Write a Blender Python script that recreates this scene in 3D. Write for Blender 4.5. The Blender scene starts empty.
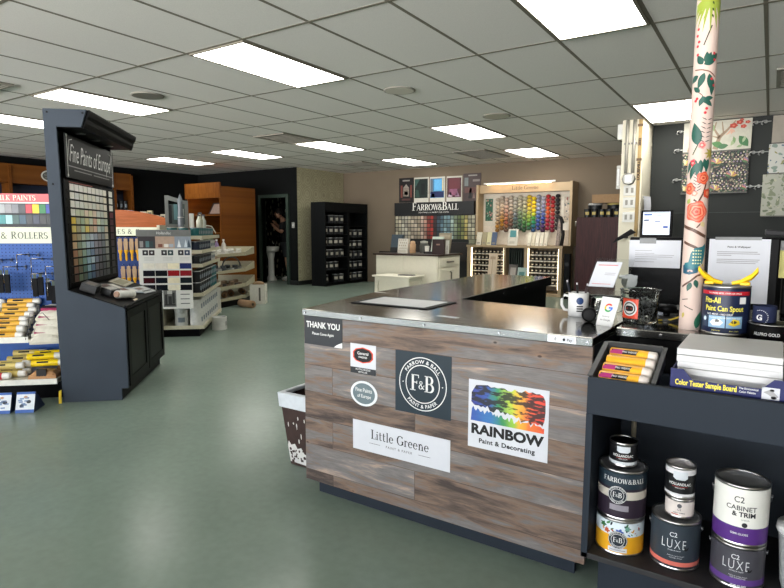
import bpy, bmesh, math, random
from mathutils import Vector, Matrix
random.seed(7)
PI = math.pi
SC = bpy.context.scene
COL = SC.collection
def lin(c):
    c = c.lstrip('#'); v = [int(c[i:i+2], 16)/255 for i in (0, 2, 4)]
    return tuple((x/12.92 if x <= .04045 else ((x+.055)/1.055)**2.4) for x in v) + (1,)
MATS = {}
def nd(nt, t, **kw):
    n = nt.nodes.new(t)
    for k, v in kw.items():
        if k in n.inputs: n.inputs[k].default_value = v
        else: setattr(n, k, v)
    return n
def mat(name, col='#808080', rough=.5, metal=0., var=.07, scale=30., emit=0., bump=0., spec=.3, trans=0., alpha=1.):
    """principled material whose colour is broken up by a procedural noise"""
    if name in MATS: return MATS[name]
    m = bpy.data.materials.new(name); m.use_nodes = True; MATS[name] = m
    nt = m.node_tree; b = nt.nodes['Principled BSDF']
    c = lin(col)
    tc = nd(nt, 'ShaderNodeTexCoord'); nz = nd(nt, 'ShaderNodeTexNoise', Scale=scale, Detail=3.)
    nt.links.new(tc.outputs['Object'], nz.inputs['Vector'])
    cr = nd(nt, 'ShaderNodeValToRGB'); e = cr.color_ramp.elements
    e[0].position = .3; e[1].position = .7
    e[0].color = tuple(x*(1-var) for x in c[:3])+(1,); e[1].color = tuple(min(1, x*(1+var)) for x in c[:3])+(1,)
    nt.links.new(nz.outputs['Fac'], cr.inputs['Fac']); nt.links.new(cr.outputs['Color'], b.inputs['Base Color'])
    b.inputs['Roughness'].default_value = rough; b.inputs['Metallic'].default_value = metal
    b.inputs['Specular IOR Level'].default_value = spec
    if trans: b.inputs['Transmission Weight'].default_value = trans; b.inputs['IOR'].default_value = 1.2
    if alpha < 1: b.inputs['Alpha'].default_value = alpha
    if emit:
        nt.links.new(cr.outputs['Color'], b.inputs['Emission Color']); b.inputs['Emission Strength'].default_value = emit
    if bump:
        bp = nd(nt, 'ShaderNodeBump', Strength=bump, Distance=.002)
        nt.links.new(nz.outputs['Fac'], bp.inputs['Height']); nt.links.new(bp.outputs['Normal'], b.inputs['Normal'])
    return m
def hx(name_col, **k): return mat('paint '+name_col, name_col, **k)

FONT = {}
def glyphs(s, bold=0., sp=1.):
    key = (s, bold, sp)
    if key not in FONT:
        cu = bpy.data.curves.new('t', 'FONT'); cu.body = s; cu.size = 1; cu.resolution_u = 3; cu.offset = bold; cu.space_character = sp
        o = bpy.data.objects.new('t', cu); me = o.to_mesh()
        vs = [(v.co.x, v.co.y) for v in me.vertices]; fs = [tuple(p.vertices) for p in me.polygons]
        o.to_mesh_clear(); bpy.data.objects.remove(o); bpy.data.curves.remove(cu)
        x0 = min(v[0] for v in vs); x1 = max(v[0] for v in vs)
        FONT[key] = ([((x-x0), y) for x, y in vs], fs, x1-x0)
    return FONT[key]
# --- a small serif alphabet drawn from thick and thin strokes: (x0,y0,x1,y1,width) bars, arcs (cx,cy,rx,ry,a0,a1,wmin,wmax)
K, H = .15, .05
def sf(x, y, w=.2): return (x-w, y, x+w, y, H)
SER = {
 'F': (.62, [(.2,0,.2,1,K), (.1,.975,.6,.975,H), (.2,.52,.48,.52,H), (.6,1,.6,.8,H), (.48,.62,.48,.42,H), sf(.2,.025)], []),
 'E': (.66, [(.2,0,.2,1,K), (.1,.975,.6,.975,H), (.2,.52,.46,.52,H), (.1,.025,.62,.025,H), (.6,1,.6,.8,H), (.63,0,.63,.22,H), (.46,.62,.46,.42,H)], []),
 'L': (.62, [(.2,0,.2,1,K), (.05,.025,.6,.025,H), (.6,0,.6,.25,H), sf(.2,.975,.16)], []),
 'I': (.36, [(.18,0,.18,1,K), sf(.18,.975,.16), sf(.18,.025,.16)], []),
 'T': (.7, [(.35,0,.35,1,K), (.03,.975,.67,.975,H), (.05,1,.05,.78,H), (.65,1,.65,.78,H), sf(.35,.025,.17)], []),
 'A': (.78, [(.08,0,.38,1,H), (.36,1,.68,0,K), (.2,.34,.58,.34,H), sf(.08,.025,.11), sf(.68,.025,.16)], []),
 'R': (.76, [(.2,0,.2,1,K), (.05,.975,.4,.975,H), (.2,.5,.4,.5,H), (.38,.5,.68,.02,K), sf(.2,.025,.15), sf(.7,.025,.08)], [(.38,.74,.22,.235,-90,90,H,K)]),
 'P': (.68, [(.2,0,.2,1,K), (.05,.975,.4,.975,H), (.2,.47,.4,.47,H), sf(.2,.025,.16)], [(.38,.72,.23,.25,-90,90,H,K)]),
 'B': (.72, [(.2,0,.2,1,K), (.05,.975,.4,.975,H), (.2,.52,.42,.52,H), (.05,.025,.4,.025,H)], [(.37,.745,.2,.23,-90,90,H,K), (.39,.27,.24,.245,-90,90,H,K)]),
 'O': (.86, [], [(.43,.5,.34,.48,0,360,H,K)]), 'G': (.84, [(.72,.08,.72,.42,K), sf(.7,.43,.14), (.7,.95,.7,.75,H)], [(.43,.5,.34,.48,40,320,H,K)]),
 'W': (1.06, [(.08,1,.33,0,K), (.31,0,.54,1,H), (.52,1,.77,0,K), (.75,0,.98,1,H), sf(.1,.975,.1), sf(.53,.975,.12), sf(.96,.975,.09)], []),
 'M': (.98, [(.12,0,.14,1,H), (.14,1,.48,.05,K), (.46,.05,.82,1,H), (.84,0,.82,1,K), sf(.12,.025,.11), sf(.84,.025,.13), sf(.1,.975,.06), sf(.86,.975,.08)], []),
 'N': (.86, [(.14,0,.14,1,H), (.12,1,.72,0,K), (.72,0,.72,1,H), sf(.14,.025,.12), sf(.72,.975,.12)], []),
 'K': (.78, [(.2,0,.2,1,K), (.22,.42,.62,.98,H), (.32,.55,.68,0,K), sf(.2,.025,.15), sf(.2,.975,.15), sf(.68,.025,.1), sf(.6,.975,.12)], []),
 'S': (.6, [(.5,.98,.5,.74,H), (.09,.02,.09,.28,H)], [(.3,.74,.2,.23,60,270,H,K), (.3,.26,.22,.25,-120,90,H,K)]),
 '&': (.86, [(.2,.72,.72,.02,K), (.78,.46,.55,.12,H), (.22,.45,.5,.65,H), sf(.78,.47,.09), sf(.74,.025,.1)], [(.36,.79,.16,.18,0,360,H,K*.7), (.32,.25,.22,.24,80,340,H,K)]),
 'i': (.34, [(.17,0,.17,.62,K*.85), sf(.17,.02,.14), (.05,.6,.17,.6,H), (.11,.82,.24,.82,.13)], []),
 'l': (.34, [(.17,0,.17,1,K*.85), sf(.17,.02,.14), (.05,.98,.17,.98,H)], []),
 't': (.42, [(.17,.12,.17,.85,K*.8), (.03,.6,.36,.6,H)], [(.27,.13,.1,.12,180,330,H,K*.8)]),
 'e': (.56, [(.1,.35,.46,.35,H)], [(.28,.31,.2,.3,0,320,H,K*.85)]),
 'r': (.46, [(.16,0,.16,.62,K*.85), sf(.16,.02,.14), (.05,.6,.16,.6,H), (.36,.5,.42,.56,.11)], [(.3,.42,.14,.19,60,170,H,K*.7)]),
 'n': (.66, [(.16,0,.16,.62,K*.85), sf(.16,.02,.14), (.05,.6,.16,.6,H), (.5,0,.5,.42,K*.85), sf(.5,.02,.13)], [(.33,.38,.17,.23,0,180,K*.8,K*.5)]),
 ' ': (.34, [], []),
}
class MB:
    def __init__(s): s.v = []; s.f = []; s.mi = []; s.mats = []; s.cur = 0; s.sm = []; s.smooth = False
    def m(s, mt):
        if mt not in s.mats: s.mats.append(mt)
        s.cur = s.mats.index(mt); return s
    def add(s, vs, fs):
        o = len(s.v); s.v += [tuple(v) for v in vs]
        for f in fs: s.f.append(tuple(i+o for i in f)); s.mi.append(s.cur); s.sm.append(s.smooth)
        return s
    def box(s, x0, x1, y0, y1, z0, z1):
        return s.add([(x0,y0,z0),(x1,y0,z0),(x1,y1,z0),(x0,y1,z0),(x0,y0,z1),(x1,y0,z1),(x1,y1,z1),(x0,y1,z1)],
                     [(3,2,1,0),(4,5,6,7),(0,1,5,4),(1,2,6,5),(2,3,7,6),(3,0,4,7)])
    def hexa(s, p):   # eight corners, bottom ring then top ring
        return s.add(p, [(3,2,1,0),(4,5,6,7),(0,1,5,4),(1,2,6,5),(2,3,7,6),(3,0,4,7)])
    def slab(s, c, u, v, w):  # box from a corner and three edge vectors
        c, u, v, w = map(Vector, (c, u, v, w))
        return s.hexa([c, c+u, c+u+v, c+v, c+w, c+u+w, c+u+v+w, c+v+w])
    def prism(s, pts, fn, lo, hi):   # pts in a plane, fn(p,q,t) -> xyz
        n = len(pts); vs = [fn(p[0], p[1], lo) for p in pts]+[fn(p[0], p[1], hi) for p in pts]
        return s.add(vs, [tuple(range(n-1, -1, -1)), tuple(range(n, 2*n))]+[(i, (i+1) % n, n+(i+1) % n, n+i) for i in range(n)])
    def zprism(s, pts, z0, z1): return s.prism(pts, lambda p, q, t: (p, q, t), z0, z1)
    def lathe(s, prof, c=(0, 0, 0), n=32, cap=True, axis=None):
        sm = s.smooth; s.smooth = True; vs = []; fs = []
        ax = Vector(axis or (0, 0, 1)).normalized()
        q = Vector((0, 0, 1)).rotation_difference(ax).to_matrix(); c = Vector(c)
        for r, z in prof:
            for i in range(n):
                a = 2*PI*i/n; vs.append(c+q @ Vector((r*math.cos(a), r*math.sin(a), z)))
        for k in range(len(prof)-1):
            for i in range(n):
                j = (i+1) % n; fs.append((k*n+i, k*n+j, (k+1)*n+j, (k+1)*n+i))
        s.add(vs, fs); s.smooth = False
        if cap:
            o = len(prof)-1
            s.add(vs[:n], [tuple(range(n-1, -1, -1))]); s.add(vs[o*n:], [tuple(range(n))])
        s.smooth = sm; return s
    def cyl(s, c, r, h, n=24, axis=None, r2=None): return s.lathe([(r, 0), (r2 if r2 is not None else r, h)], c, n, True, axis)
    def tube(s, pts, r, n=8):
        pts = [Vector(p) for p in pts]; sm = s.smooth; s.smooth = True; vs = []; fs = []; up = Vector((.13, .21, .97))
        for i, p in enumerate(pts):
            d = (pts[min(i+1, len(pts)-1)]-pts[max(i-1, 0)]).normalized()
            if abs(d.dot(up)) > .96: up = Vector((.9, .3, .1))
            x = d.cross(up).normalized(); y = x.cross(d)
            for k in range(n):
                a = 2*PI*k/n; vs.append(p+(x*math.cos(a)+y*math.sin(a))*r)
        for i in range(len(pts)-1):
            for k in range(n): fs.append((i*n+k, i*n+(k+1) % n, (i+1)*n+(k+1) % n, (i+1)*n+k))
        fs += [tuple(range(n-1, -1, -1)), tuple((len(pts)-1)*n+k for k in range(n))]
        s.add(vs, fs); s.smooth = sm; return s
    def ball(s, c, r, n=12, m=8, sc=(1, 1, 1)):
        prof = [(max(1e-4, math.sin(PI*k/m)), -math.cos(PI*k/m)) for k in range(m+1)]
        o = len(s.v); s.lathe(prof, (0, 0, 0), n, False)
        for i in range(o, len(s.v)): v = s.v[i]; s.v[i] = (c[0]+v[0]*r*sc[0], c[1]+v[1]*r*sc[1], c[2]+v[2]*r*sc[2])
        return s
    du = 0
    def shape(s, pts, fn):   # a flat outline; on a curved face (du > 0) it is cut into strips that follow the curve
        if s.du:
            u0, u1 = min(p[0] for p in pts), max(p[0] for p in pts); n = max(1, math.ceil((u1-u0)/s.du))
            def clip(q, x, sg):
                o = []
                for i, a in enumerate(q):
                    b = q[(i+1) % len(q)]; da, db = sg*(a[0]-x), sg*(b[0]-x)
                    if da >= 0: o.append(a)
                    if da*db < 0: t = da/(da-db); o.append((x, a[1]+(b[1]-a[1])*t))
                return o
            for k in range(n):
                q = clip(clip(pts, u0+(u1-u0)*k/n, 1), u0+(u1-u0)*(k+1)/n, -1)
                if len(q) > 2: s.add([fn(u, v) for u, v in q], [tuple(range(len(q)))])
            return s
        return s.add([fn(u, v) for u, v in pts], [tuple(range(len(pts)))])
    def grid(s, u0, u1, v0, v1, fn, nu=8, nv=1):
        vs = [fn(u0+(u1-u0)*i/nu, v0+(v1-v0)*j/nv) for j in range(nv+1) for i in range(nu+1)]
        return s.add(vs, [(j*(nu+1)+i, j*(nu+1)+i+1, (j+1)*(nu+1)+i+1, (j+1)*(nu+1)+i) for j in range(nv) for i in range(nu)])
    def disc(s, fn, cu, cv, ru, rv=None, n=24, rin=0):
        rv = rv or ru
        P = lambda k, f: fn(cu+ru*f*math.cos(2*PI*k/n), cv+rv*f*math.sin(2*PI*k/n))
        if not rin: return s.shape([(cu+ru*math.cos(2*PI*k/n), cv+rv*math.sin(2*PI*k/n)) for k in range(n)], fn)
        return s.add([P(k, 1) for k in range(n)]+[P(k, rin) for k in range(n)], [(k, (k+1) % n, n+(k+1) % n, n+k) for k in range(n)])
    def text(s, t, size, fn, u=0, v=0, al='C', bold=0., sx=1., sp=1.):
        vs, fs, w = glyphs(t, bold, sp); k = size/.72   # size = cap height
        off = {'C': -w/2, 'L': 0, 'R': -w}[al]
        return s.add([fn(u+(x+off)*k*sx, v+y*k) for x, y in vs], fs)
    def serif(s, t, size, fn, u=0, v=0, al='C', sp=.02, caps=1.):
        ws = [SER[c][0]+sp for c in t]; tot = sum(ws)-sp; x = {'C': -tot/2, 'L': 0, 'R': -tot}[al]
        for c, w in zip(t, ws):
            _, bars, arcs = SER[c]; g = lambda p, q: fn(u+(x+p)*size, v+q*size)
            for (a, b, c2, d, th) in bars:
                L = math.hypot(c2-a, d-b); nx, ny = -(d-b)/L*th/2, (c2-a)/L*th/2
                if abs(d-b) > .15: nx, ny = (th/2, 0) ; nx = -nx
                s.add([g(a+nx, b+ny), g(a-nx, b-ny), g(c2-nx, d-ny), g(c2+nx, d+ny)], [(0, 1, 2, 3)])
            for (cx, cy, rx, ry, a0, a1, w0, w1) in arcs:
                n = max(5, int(abs(a1-a0)/18)); vs = []
                for i in range(n+1):
                    a = math.radians(a0+(a1-a0)*i/n); h = (w0+(w1-w0)*abs(math.cos(a)))/2
                    vs += [g(cx+(rx-h)*math.cos(a), cy+(ry-h)*math.sin(a)), g(cx+(rx+h)*math.cos(a), cy+(ry+h)*math.sin(a))]
                s.add(vs, [(2*i, 2*i+1, 2*i+3, 2*i+2) for i in range(n)])
            x += w
        return s
    def mesh(s, name):
        me = bpy.data.meshes.new(name); me.from_pydata(s.v, [], s.f)
        for mt in s.mats: me.materials.append(mt)
        me.polygons.foreach_set('material_index', s.mi); me.polygons.foreach_set('use_smooth', s.sm); me.update()
        return me
    def build(s, name, mt=None, parent=None, label=None, bevel=0., loc=None, rz=0.):
        if mt is not None and not s.mats: s.mats = [mt]
        o = bpy.data.objects.new(name, s.mesh(name)); COL.objects.link(o)
        if parent is not None: o.parent = parent
        if loc: o.location = loc
        if rz: o.rotation_euler = (0, 0, rz)
        if label: o['label'] = label
        if bevel:
            b = o.modifiers.new('edge', 'BEVEL'); b.width = bevel; b.segments = 2; b.limit_method = 'ANGLE'; b.angle_limit = .6
            b.use_clamp_overlap = True
        return o
def plane(o, u, v):
    o, u, v = Vector(o), Vector(u), Vector(v)
    return lambda p, q: o+u*p+v*q
def wrap(c, r, phi, z0):   # (u along the surface, v up) on an upright cylinder
    return lambda u, v: (c[0]+r*math.cos(phi+u/r), c[1]+r*math.sin(phi+u/r), z0+v)
def tag(o, label, cat, group=None, kind=None):
    o['label'] = label; o['category'] = cat
    if group: o['group'] = group
    if kind: o['kind'] = kind
    return o
def thing(name, label, cat, loc=(0, 0, 0), rz=0., group=None):
    o = bpy.data.objects.new(name, None); COL.objects.link(o); o.empty_display_size = .05
    o.location = loc; o.rotation_euler = (0, 0, rz); return tag(o, label, cat, group)
def struct(name, mb, mt=None, bevel=0):
    o = mb.build(name, mt, bevel=bevel); o['kind'] = 'structure'; return o
def dup(root, loc, rz, label, group=None):
    r = root.copy(); COL.objects.link(r); r.location = loc; r.rotation_euler = (0, 0, rz); r['label'] = label
    if group: r['group'] = group
    for ch in list(root.children):
        c = ch.copy(); COL.objects.link(c); c.parent = r
        for g in ch.children:
            d = g.copy(); COL.objects.link(d); d.parent = c
    return r
ORD = ['first', 'second', 'third', 'fourth', 'fifth', 'sixth', 'seventh', 'eighth', 'ninth', 'tenth', 'eleventh', 'twelfth']
# the rotated aisle frame of the tower and the gondolas: T(along the face, into the aisle, up)
TA = math.atan2(.677, .736); TO = Vector((-3.946, 1.941, 0)); TB = Vector((math.cos(TA), math.sin(TA), 0)); TQ = Vector((-math.sin(TA), math.cos(TA), 0))
def T(b, a, z=0.): p = TO+TB*b+TQ*a; return (p.x, p.y, z)

# ---------------------------------------------------------------- materials of the shell
def floor_mat():
    m = mat('vinyl floor', '#7c8b80', .23, var=.055, scale=2.6, spec=.22)
    nt = m.node_tree; b = nt.nodes['Principled BSDF']; n2 = nd(nt, 'ShaderNodeTexNoise', Scale=26., Detail=3.); nt.links.new(nt.nodes['Texture Coordinate'].outputs['Object'], n2.inputs['Vector'])
    mr = nd(nt, 'ShaderNodeMapRange'); mr.inputs['From Min'].default_value = .3; mr.inputs['From Max'].default_value = .7; mr.inputs['To Min'].default_value = .95; mr.inputs['To Max'].default_value = 1.05
    nt.links.new(n2.outputs['Fac'], mr.inputs['Value']); mx = nd(nt, 'ShaderNodeMix', data_type='RGBA', blend_type='MULTIPLY'); mx.inputs['Factor'].default_value = 1.
    nt.links.new(nt.nodes['Color Ramp'].outputs['Color'], mx.inputs['A']); nt.links.new(mr.outputs[0], mx.inputs['B']); nt.links.new(mx.outputs['Result'], b.inputs['Base Color'])
    return m
def wood_mat(name, cols, sx, sy, grain=9., rough=.45, axis='XZ', plank=True, knots=False):
    """plank pattern: brick cells for the boards, stretched noise for the grain"""
    m = bpy.data.materials.new(name); m.use_nodes = True; MATS[name] = m; nt = m.node_tree; b = nt.nodes['Principled BSDF']
    tc = nd(nt, 'ShaderNodeTexCoord'); sep = nd(nt, 'ShaderNodeSeparateXYZ'); nt.links.new(tc.outputs['Object'], sep.inputs[0])
    cb = nd(nt, 'ShaderNodeCombineXYZ')
    nt.links.new(sep.outputs[axis[0]], cb.inputs['X']); nt.links.new(sep.outputs[axis[1]], cb.inputs['Y'])
    br = nd(nt, 'ShaderNodeTexBrick', offset=.37, squash=1.); br.inputs['Scale'].default_value = 1
    br.inputs['Brick Width'].default_value = sx; br.inputs['Row Height'].default_value = sy; br.inputs['Mortar Size'].default_value = .0012 if plank else 0.
    br.inputs['Color1'].default_value = (0, 0, 0, 1); br.inputs['Color2'].default_value = (1, 1, 1, 1); br.inputs['Mortar'].default_value = (.1, .1, .1, 1)
    br.inputs['Bias'].default_value = 0
    nt.links.new(cb.outputs[0], br.inputs['Vector'])
    mp = nd(nt, 'ShaderNodeMapping'); mp.inputs['Scale'].default_value = (1.1, grain, 1)
    ad = nd(nt, 'ShaderNodeVectorMath', operation='MULTIPLY_ADD'); ad.inputs[1].default_value = (3, 7, 0)
    nt.links.new(br.outputs['Color'], ad.inputs[0]); nt.links.new(cb.outputs[0], ad.inputs[2]); nt.links.new(ad.outputs[0], mp.inputs['Vector'])
    nz = nd(nt, 'ShaderNodeTexNoise', Scale=3., Detail=9., Roughness=.62, Distortion=.5); nt.links.new(mp.outputs[0], nz.inputs['Vector'])
    cr = nd(nt, 'ShaderNodeValToRGB'); e = cr.color_ramp.elements
    while len(e) < len(cols): e.new(.5)
    for i, c in enumerate(cols): e[i].position = .3+.42*i/(len(cols)-1); e[i].color = lin(c)
    mx0 = nd(nt, 'ShaderNodeMath', operation='MULTIPLY_ADD'); mx0.inputs[1].default_value = .22; 
    sepc = nd(nt, 'ShaderNodeSeparateColor'); nt.links.new(br.outputs['Color'], sepc.inputs[0]); nt.links.new(sepc.outputs[0], mx0.inputs[0])
    sub = nd(nt, 'ShaderNodeMath', operation='SUBTRACT'); sub.inputs[1].default_value = .11
    nt.links.new(nz.outputs['Fac'], mx0.inputs[2]); nt.links.new(mx0.outputs[0], sub.inputs[0]); nt.links.new(sub.outputs[0], cr.inputs['Fac'])
    mm = nd(nt, 'ShaderNodeMix', data_type='RGBA', blend_type='MULTIPLY')
    fm = nd(nt, 'ShaderNodeMath', operation='MULTIPLY'); fm.inputs[1].default_value = .35
    nt.links.new(br.outputs['Fac'], fm.inputs[0]); nt.links.new(fm.outputs[0], mm.inputs['Factor'])
    nt.links.new(cr.outputs['Color'], mm.inputs['A']); mm.inputs['B'].default_value = (.15, .13, .12, 1)
    m2 = nd(nt, 'ShaderNodeMapping'); m2.inputs['Scale'].default_value = (5, grain*9, 1); nt.links.new(ad.outputs[0], m2.inputs['Vector'])
    n2 = nd(nt, 'ShaderNodeTexNoise', Scale=3., Detail=6., Roughness=.7); nt.links.new(m2.outputs[0], n2.inputs['Vector'])
    g2 = nd(nt, 'ShaderNodeMapRange'); g2.inputs['From Min'].default_value = .3; g2.inputs['From Max'].default_value = .7; g2.inputs['To Min'].default_value = .84; g2.inputs['To Max'].default_value = 1.14
    nt.links.new(n2.outputs['Fac'], g2.inputs['Value'])
    mg = nd(nt, 'ShaderNodeMix', data_type='RGBA', blend_type='MULTIPLY'); mg.inputs['Factor'].default_value = 1.
    nt.links.new(mm.outputs['Result'], mg.inputs['A']); nt.links.new(g2.outputs[0], mg.inputs['B']); last = mg.outputs['Result']
    if knots:
        m3 = nd(nt, 'ShaderNodeMapping'); m3.inputs['Scale'].default_value = (5.5, 10, 1); nt.links.new(cb.outputs[0], m3.inputs['Vector'])
        vo = nd(nt, 'ShaderNodeTexVoronoi', Scale=1.); nt.links.new(m3.outputs[0], vo.inputs['Vector'])
        k2 = nd(nt, 'ShaderNodeValToRGB'); e = k2.color_ramp.elements; e[0].position = .03; e[0].color = (.25, .2, .18, 1); e[1].position = .055; e[1].color = (1.25, 1.12, 1.0, 1); x = e.new(.13); x.color = (1, 1, 1, 1)
        nt.links.new(vo.outputs['Distance'], k2.inputs[0])
        mk = nd(nt, 'ShaderNodeMix', data_type='RGBA', blend_type='MULTIPLY'); mk.inputs['Factor'].default_value = .85
        nt.links.new(last, mk.inputs['A']); nt.links.new(k2.outputs[0], mk.inputs['B']); last = mk.outputs['Result']
    nt.links.new(last, b.inputs['Base Color']); b.inputs['Roughness'].default_value = rough; b.inputs['Specular IOR Level'].default_value = .15
    return m
M_floor = floor_mat()
M_ceil = mat('ceiling tile', '#e9e5e1', .9, var=.05, scale=160., bump=.25, spec=.2)
M_grid = mat('ceiling grid metal', '#7d786c', .7, spec=.1)
M_back = mat('beige wall', '#75695a', .9, spec=.1, var=.02, scale=3.)
M_char = mat('charcoal wall', '#161717', .9, spec=.02, var=.03, scale=3.)
M_slate = mat('slate wall', '#363837', .9, spec=.05, var=.03, scale=3.)
M_cream = mat('cream column', '#e6dfca', .7, var=.03, scale=4.)
M_white = mat('white laminate', '#d9d8d2', .45, var=.02)
M_paper = mat('white paper', '#cbcdd3', .7, var=.015)
M_black = mat('black satin', '#060607', .45, var=.1, spec=.08)
M_ink = mat('black ink', '#161617', .6, var=.02)
M_steel = mat('brushed steel', '#93918c', .12, 1., var=.03, scale=5.)
M_chrome = mat('chrome', '#9a9a9a', .18, 1., var=.02)
M_blue = mat('slate blue paint', '#2a3038', .6, spec=.1, var=.06, scale=6.)
M_plastic = mat('white plastic', '#d6d6d4', .4, var=.02)
M_clear = mat('clear plastic', '#f4f6f6', .05, 0, var=.01, trans=1.)
M_trimk = mat('black baseboard', '#1c1d1d', .5)
M_green = mat('green door frame', '#2b3830', .5)
SKY, EXPO = 9.0, 0.3
# ---------------------------------------------------------------- the room
ZC = 2.489
XL, XR, YF, YB = -11.6, 3.2, -6.5, 10.72
struct('floor', MB().box(XL-.2, XR+.2, YF-.2, 11.6, -.05, 0), M_floor)
struct('ceiling', MB().box(XL-.2, XR+.2, YF-.2, 11.6, ZC, ZC+.05), M_ceil)
g = MB()
for i in range(-12, 13):
    x = .61*i-4.376
    if XL < x < XR: g.box(x-.012, x+.012, YF, YB, ZC-.0015, ZC)
for j in range(-7, 7):
    y = 1.22*j+2.904
    g.box(XL, XR, y-.012, y+.012, ZC-.002, ZC)
struct('trim_1', g, M_grid)['label'] = 'metal grid of the suspended ceiling'
struct('wall_back', MB().box(-8.5, XR+.1, YB, YB+.1, 0, ZC), M_back)
def scallop():
    m = mat('pale scallop wallpaper', '#b0aa8c', .8, var=.08, scale=9.); nt = m.node_tree; b = nt.nodes['Principled BSDF']
    tc = nt.nodes['Texture Coordinate']; vo = nd(nt, 'ShaderNodeTexVoronoi', Scale=3.6); vo.inputs['Randomness'].default_value = .12
    nt.links.new(tc.outputs['Object'], vo.inputs['Vector'])
    wv = nd(nt, 'ShaderNodeMath', operation='PINGPONG'); wv.inputs[1].default_value = .07; nt.links.new(vo.outputs['Distance'], wv.inputs[0])
    cr = nd(nt, 'ShaderNodeMapRange'); cr.inputs['From Max'].default_value = .07; cr.inputs['To Min'].default_value = .74; cr.inputs['To Max'].default_value = 1.08
    nt.links.new(wv.outputs[0], cr.inputs['Value'])
    mx = nd(nt, 'ShaderNodeMix', data_type='RGBA', blend_type='MULTIPLY'); mx.inputs['Factor'].default_value = 1
    nt.links.new(nt.nodes['Color Ramp'].outputs['Color'], mx.inputs['A']); nt.links.new(cr.outputs[0], mx.inputs['B']); nt.links.new(mx.outputs['Result'], b.inputs['Base Color'])
    return m
struct('wall_alcove', MB().box(-8.5, -8.4, 9.14, YB, 0, ZC), scallop())
DL, DR, DT = -9.46, -8.70, 1.87
w = MB().box(XL, DL, 9.14, 9.24, 0, ZC).box(DR, -8.5, 9.14, 9.24, 0, ZC).box(DL, DR, 9.14, 9.24, DT, ZC).box(-8.5, -8.4, 9.13, 9.14, 0, ZC)
struct('wall_restroom', w, M_char)
struct('wall_left', MB().box(XL-.1, XL, YF, 9.24, 0, ZC), M_char)
struct('wall_right', MB().box(XR, XR+.1, YF, YB, 0, ZC), M_back)
struct('wall_side', MB().box(-1.32, XR, 8.02, 8.14, 0, ZC), M_slate)
col = MB().box(-1.57, -1.33, 7.46, 8.14, 0, ZC); struct('wall_column', col, M_cream)
struct('trim_2', MB().box(-1.30, -1.294, 8.012, 8.02, 1.39, 1.398).box(-1.3, XR, 8.014, 8.02, 1.388, 1.396).box(-.72, -.712, 8.014, 8.02, 0, 1.388), mat('slate joint', '#3f4243', .7))
df = MB().box(DL-.07, DL, 9.10, 9.26, 0, DT+.07).box(DR, DR+.07, 9.10, 9.26, 0, DT+.07).box(DL, DR, 9.10, 9.26, DT, DT+.07)
d = struct('door_1', df, M_green)
struct('baseboard_restroom', MB().box(XL, DL-.07, 9.12, 9.14, 0, .09).box(DR+.07, -8.38, 9.11, 9.13, 0, .09), M_trimk)
struct('baseboard_alcove', MB().box(-8.4, -8.38, 9.14, YB, 0, .09), M_trimk)
struct('baseboard_back', MB().box(-7.5, -2, YB-.015, YB, 0, .09), M_trimk)
# storefront behind the camera: a low wall, posts and a row of panes that let the daylight in
WX = [-11.2, -8.6, -6., -3.4, -.8, 1.8, 3.0]
fw = MB().box(XL, XR, YF-.1, YF, 0, .08).box(XL, XR, YF-.1, YF, 2.42, ZC).box(XL, -11.2, YF-.1, YF, .08, 2.42).box(3.0, XR, YF-.1, YF, .08, 2.42)
struct('wall_front', fw, M_back)
for i in range(6):
    f = MB()
    f.box(WX[i], WX[i]+.05, YF-.09, YF-.01, .08, 2.42).box(WX[i+1]-.05, WX[i+1], YF-.09, YF-.01, .08, 2.42).box(WX[i]+.05, WX[i+1]-.05, YF-.09, YF-.01, .08, .13).box(WX[i]+.05, WX[i+1]-.05, YF-.09, YF-.01, 2.37, 2.42)
    struct('window_%d' % (i+1), f, mat('aluminium mullion', '#8d8f90', .4, .8))
# restroom beyond the door
def leafy():
    m = mat('dark leafy wallpaper', '#1b1c1c', .7, var=.1); nt = m.node_tree; b = nt.nodes['Principled BSDF']; tc = nt.nodes['Texture Coordinate']
    mp = nd(nt, 'ShaderNodeMapping'); mp.inputs['Scale'].default_value = (9, 9, 4.5); mp.inputs['Rotation'].default_value = (0, .7, 0)
    vo = nd(nt, 'ShaderNodeTexVoronoi', Scale=1.3, feature='F1'); nt.links.new(tc.outputs['Object'], mp.inputs[0]); nt.links.new(mp.outputs[0], vo.inputs['Vector'])
    cr = nd(nt, 'ShaderNodeValToRGB'); e = cr.color_ramp.elements; e[0].position = .25; e[1].position = .34
    e[0].color = lin('#a9a899'); e[1].color = lin('#1b1c1c'); nt.links.new(vo.outputs['Distance'], cr.inputs[0]); nt.links.new(cr.outputs[0], b.inputs['Base Color'])
    return m
M_leaf = leafy()
struct('wall_restroom_back', MB().box(-11.2, -8.5, 10.72, 10.82, 0, ZC), M_leaf)
struct('wall_restroom_left', MB().box(-11.3, -11.2, 9.24, 10.82, 0, ZC), M_leaf)
struct('wall_restroom_right', MB().box(-8.56, -8.5, 9.24, 10.72, 0, ZC), M_leaf)

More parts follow.
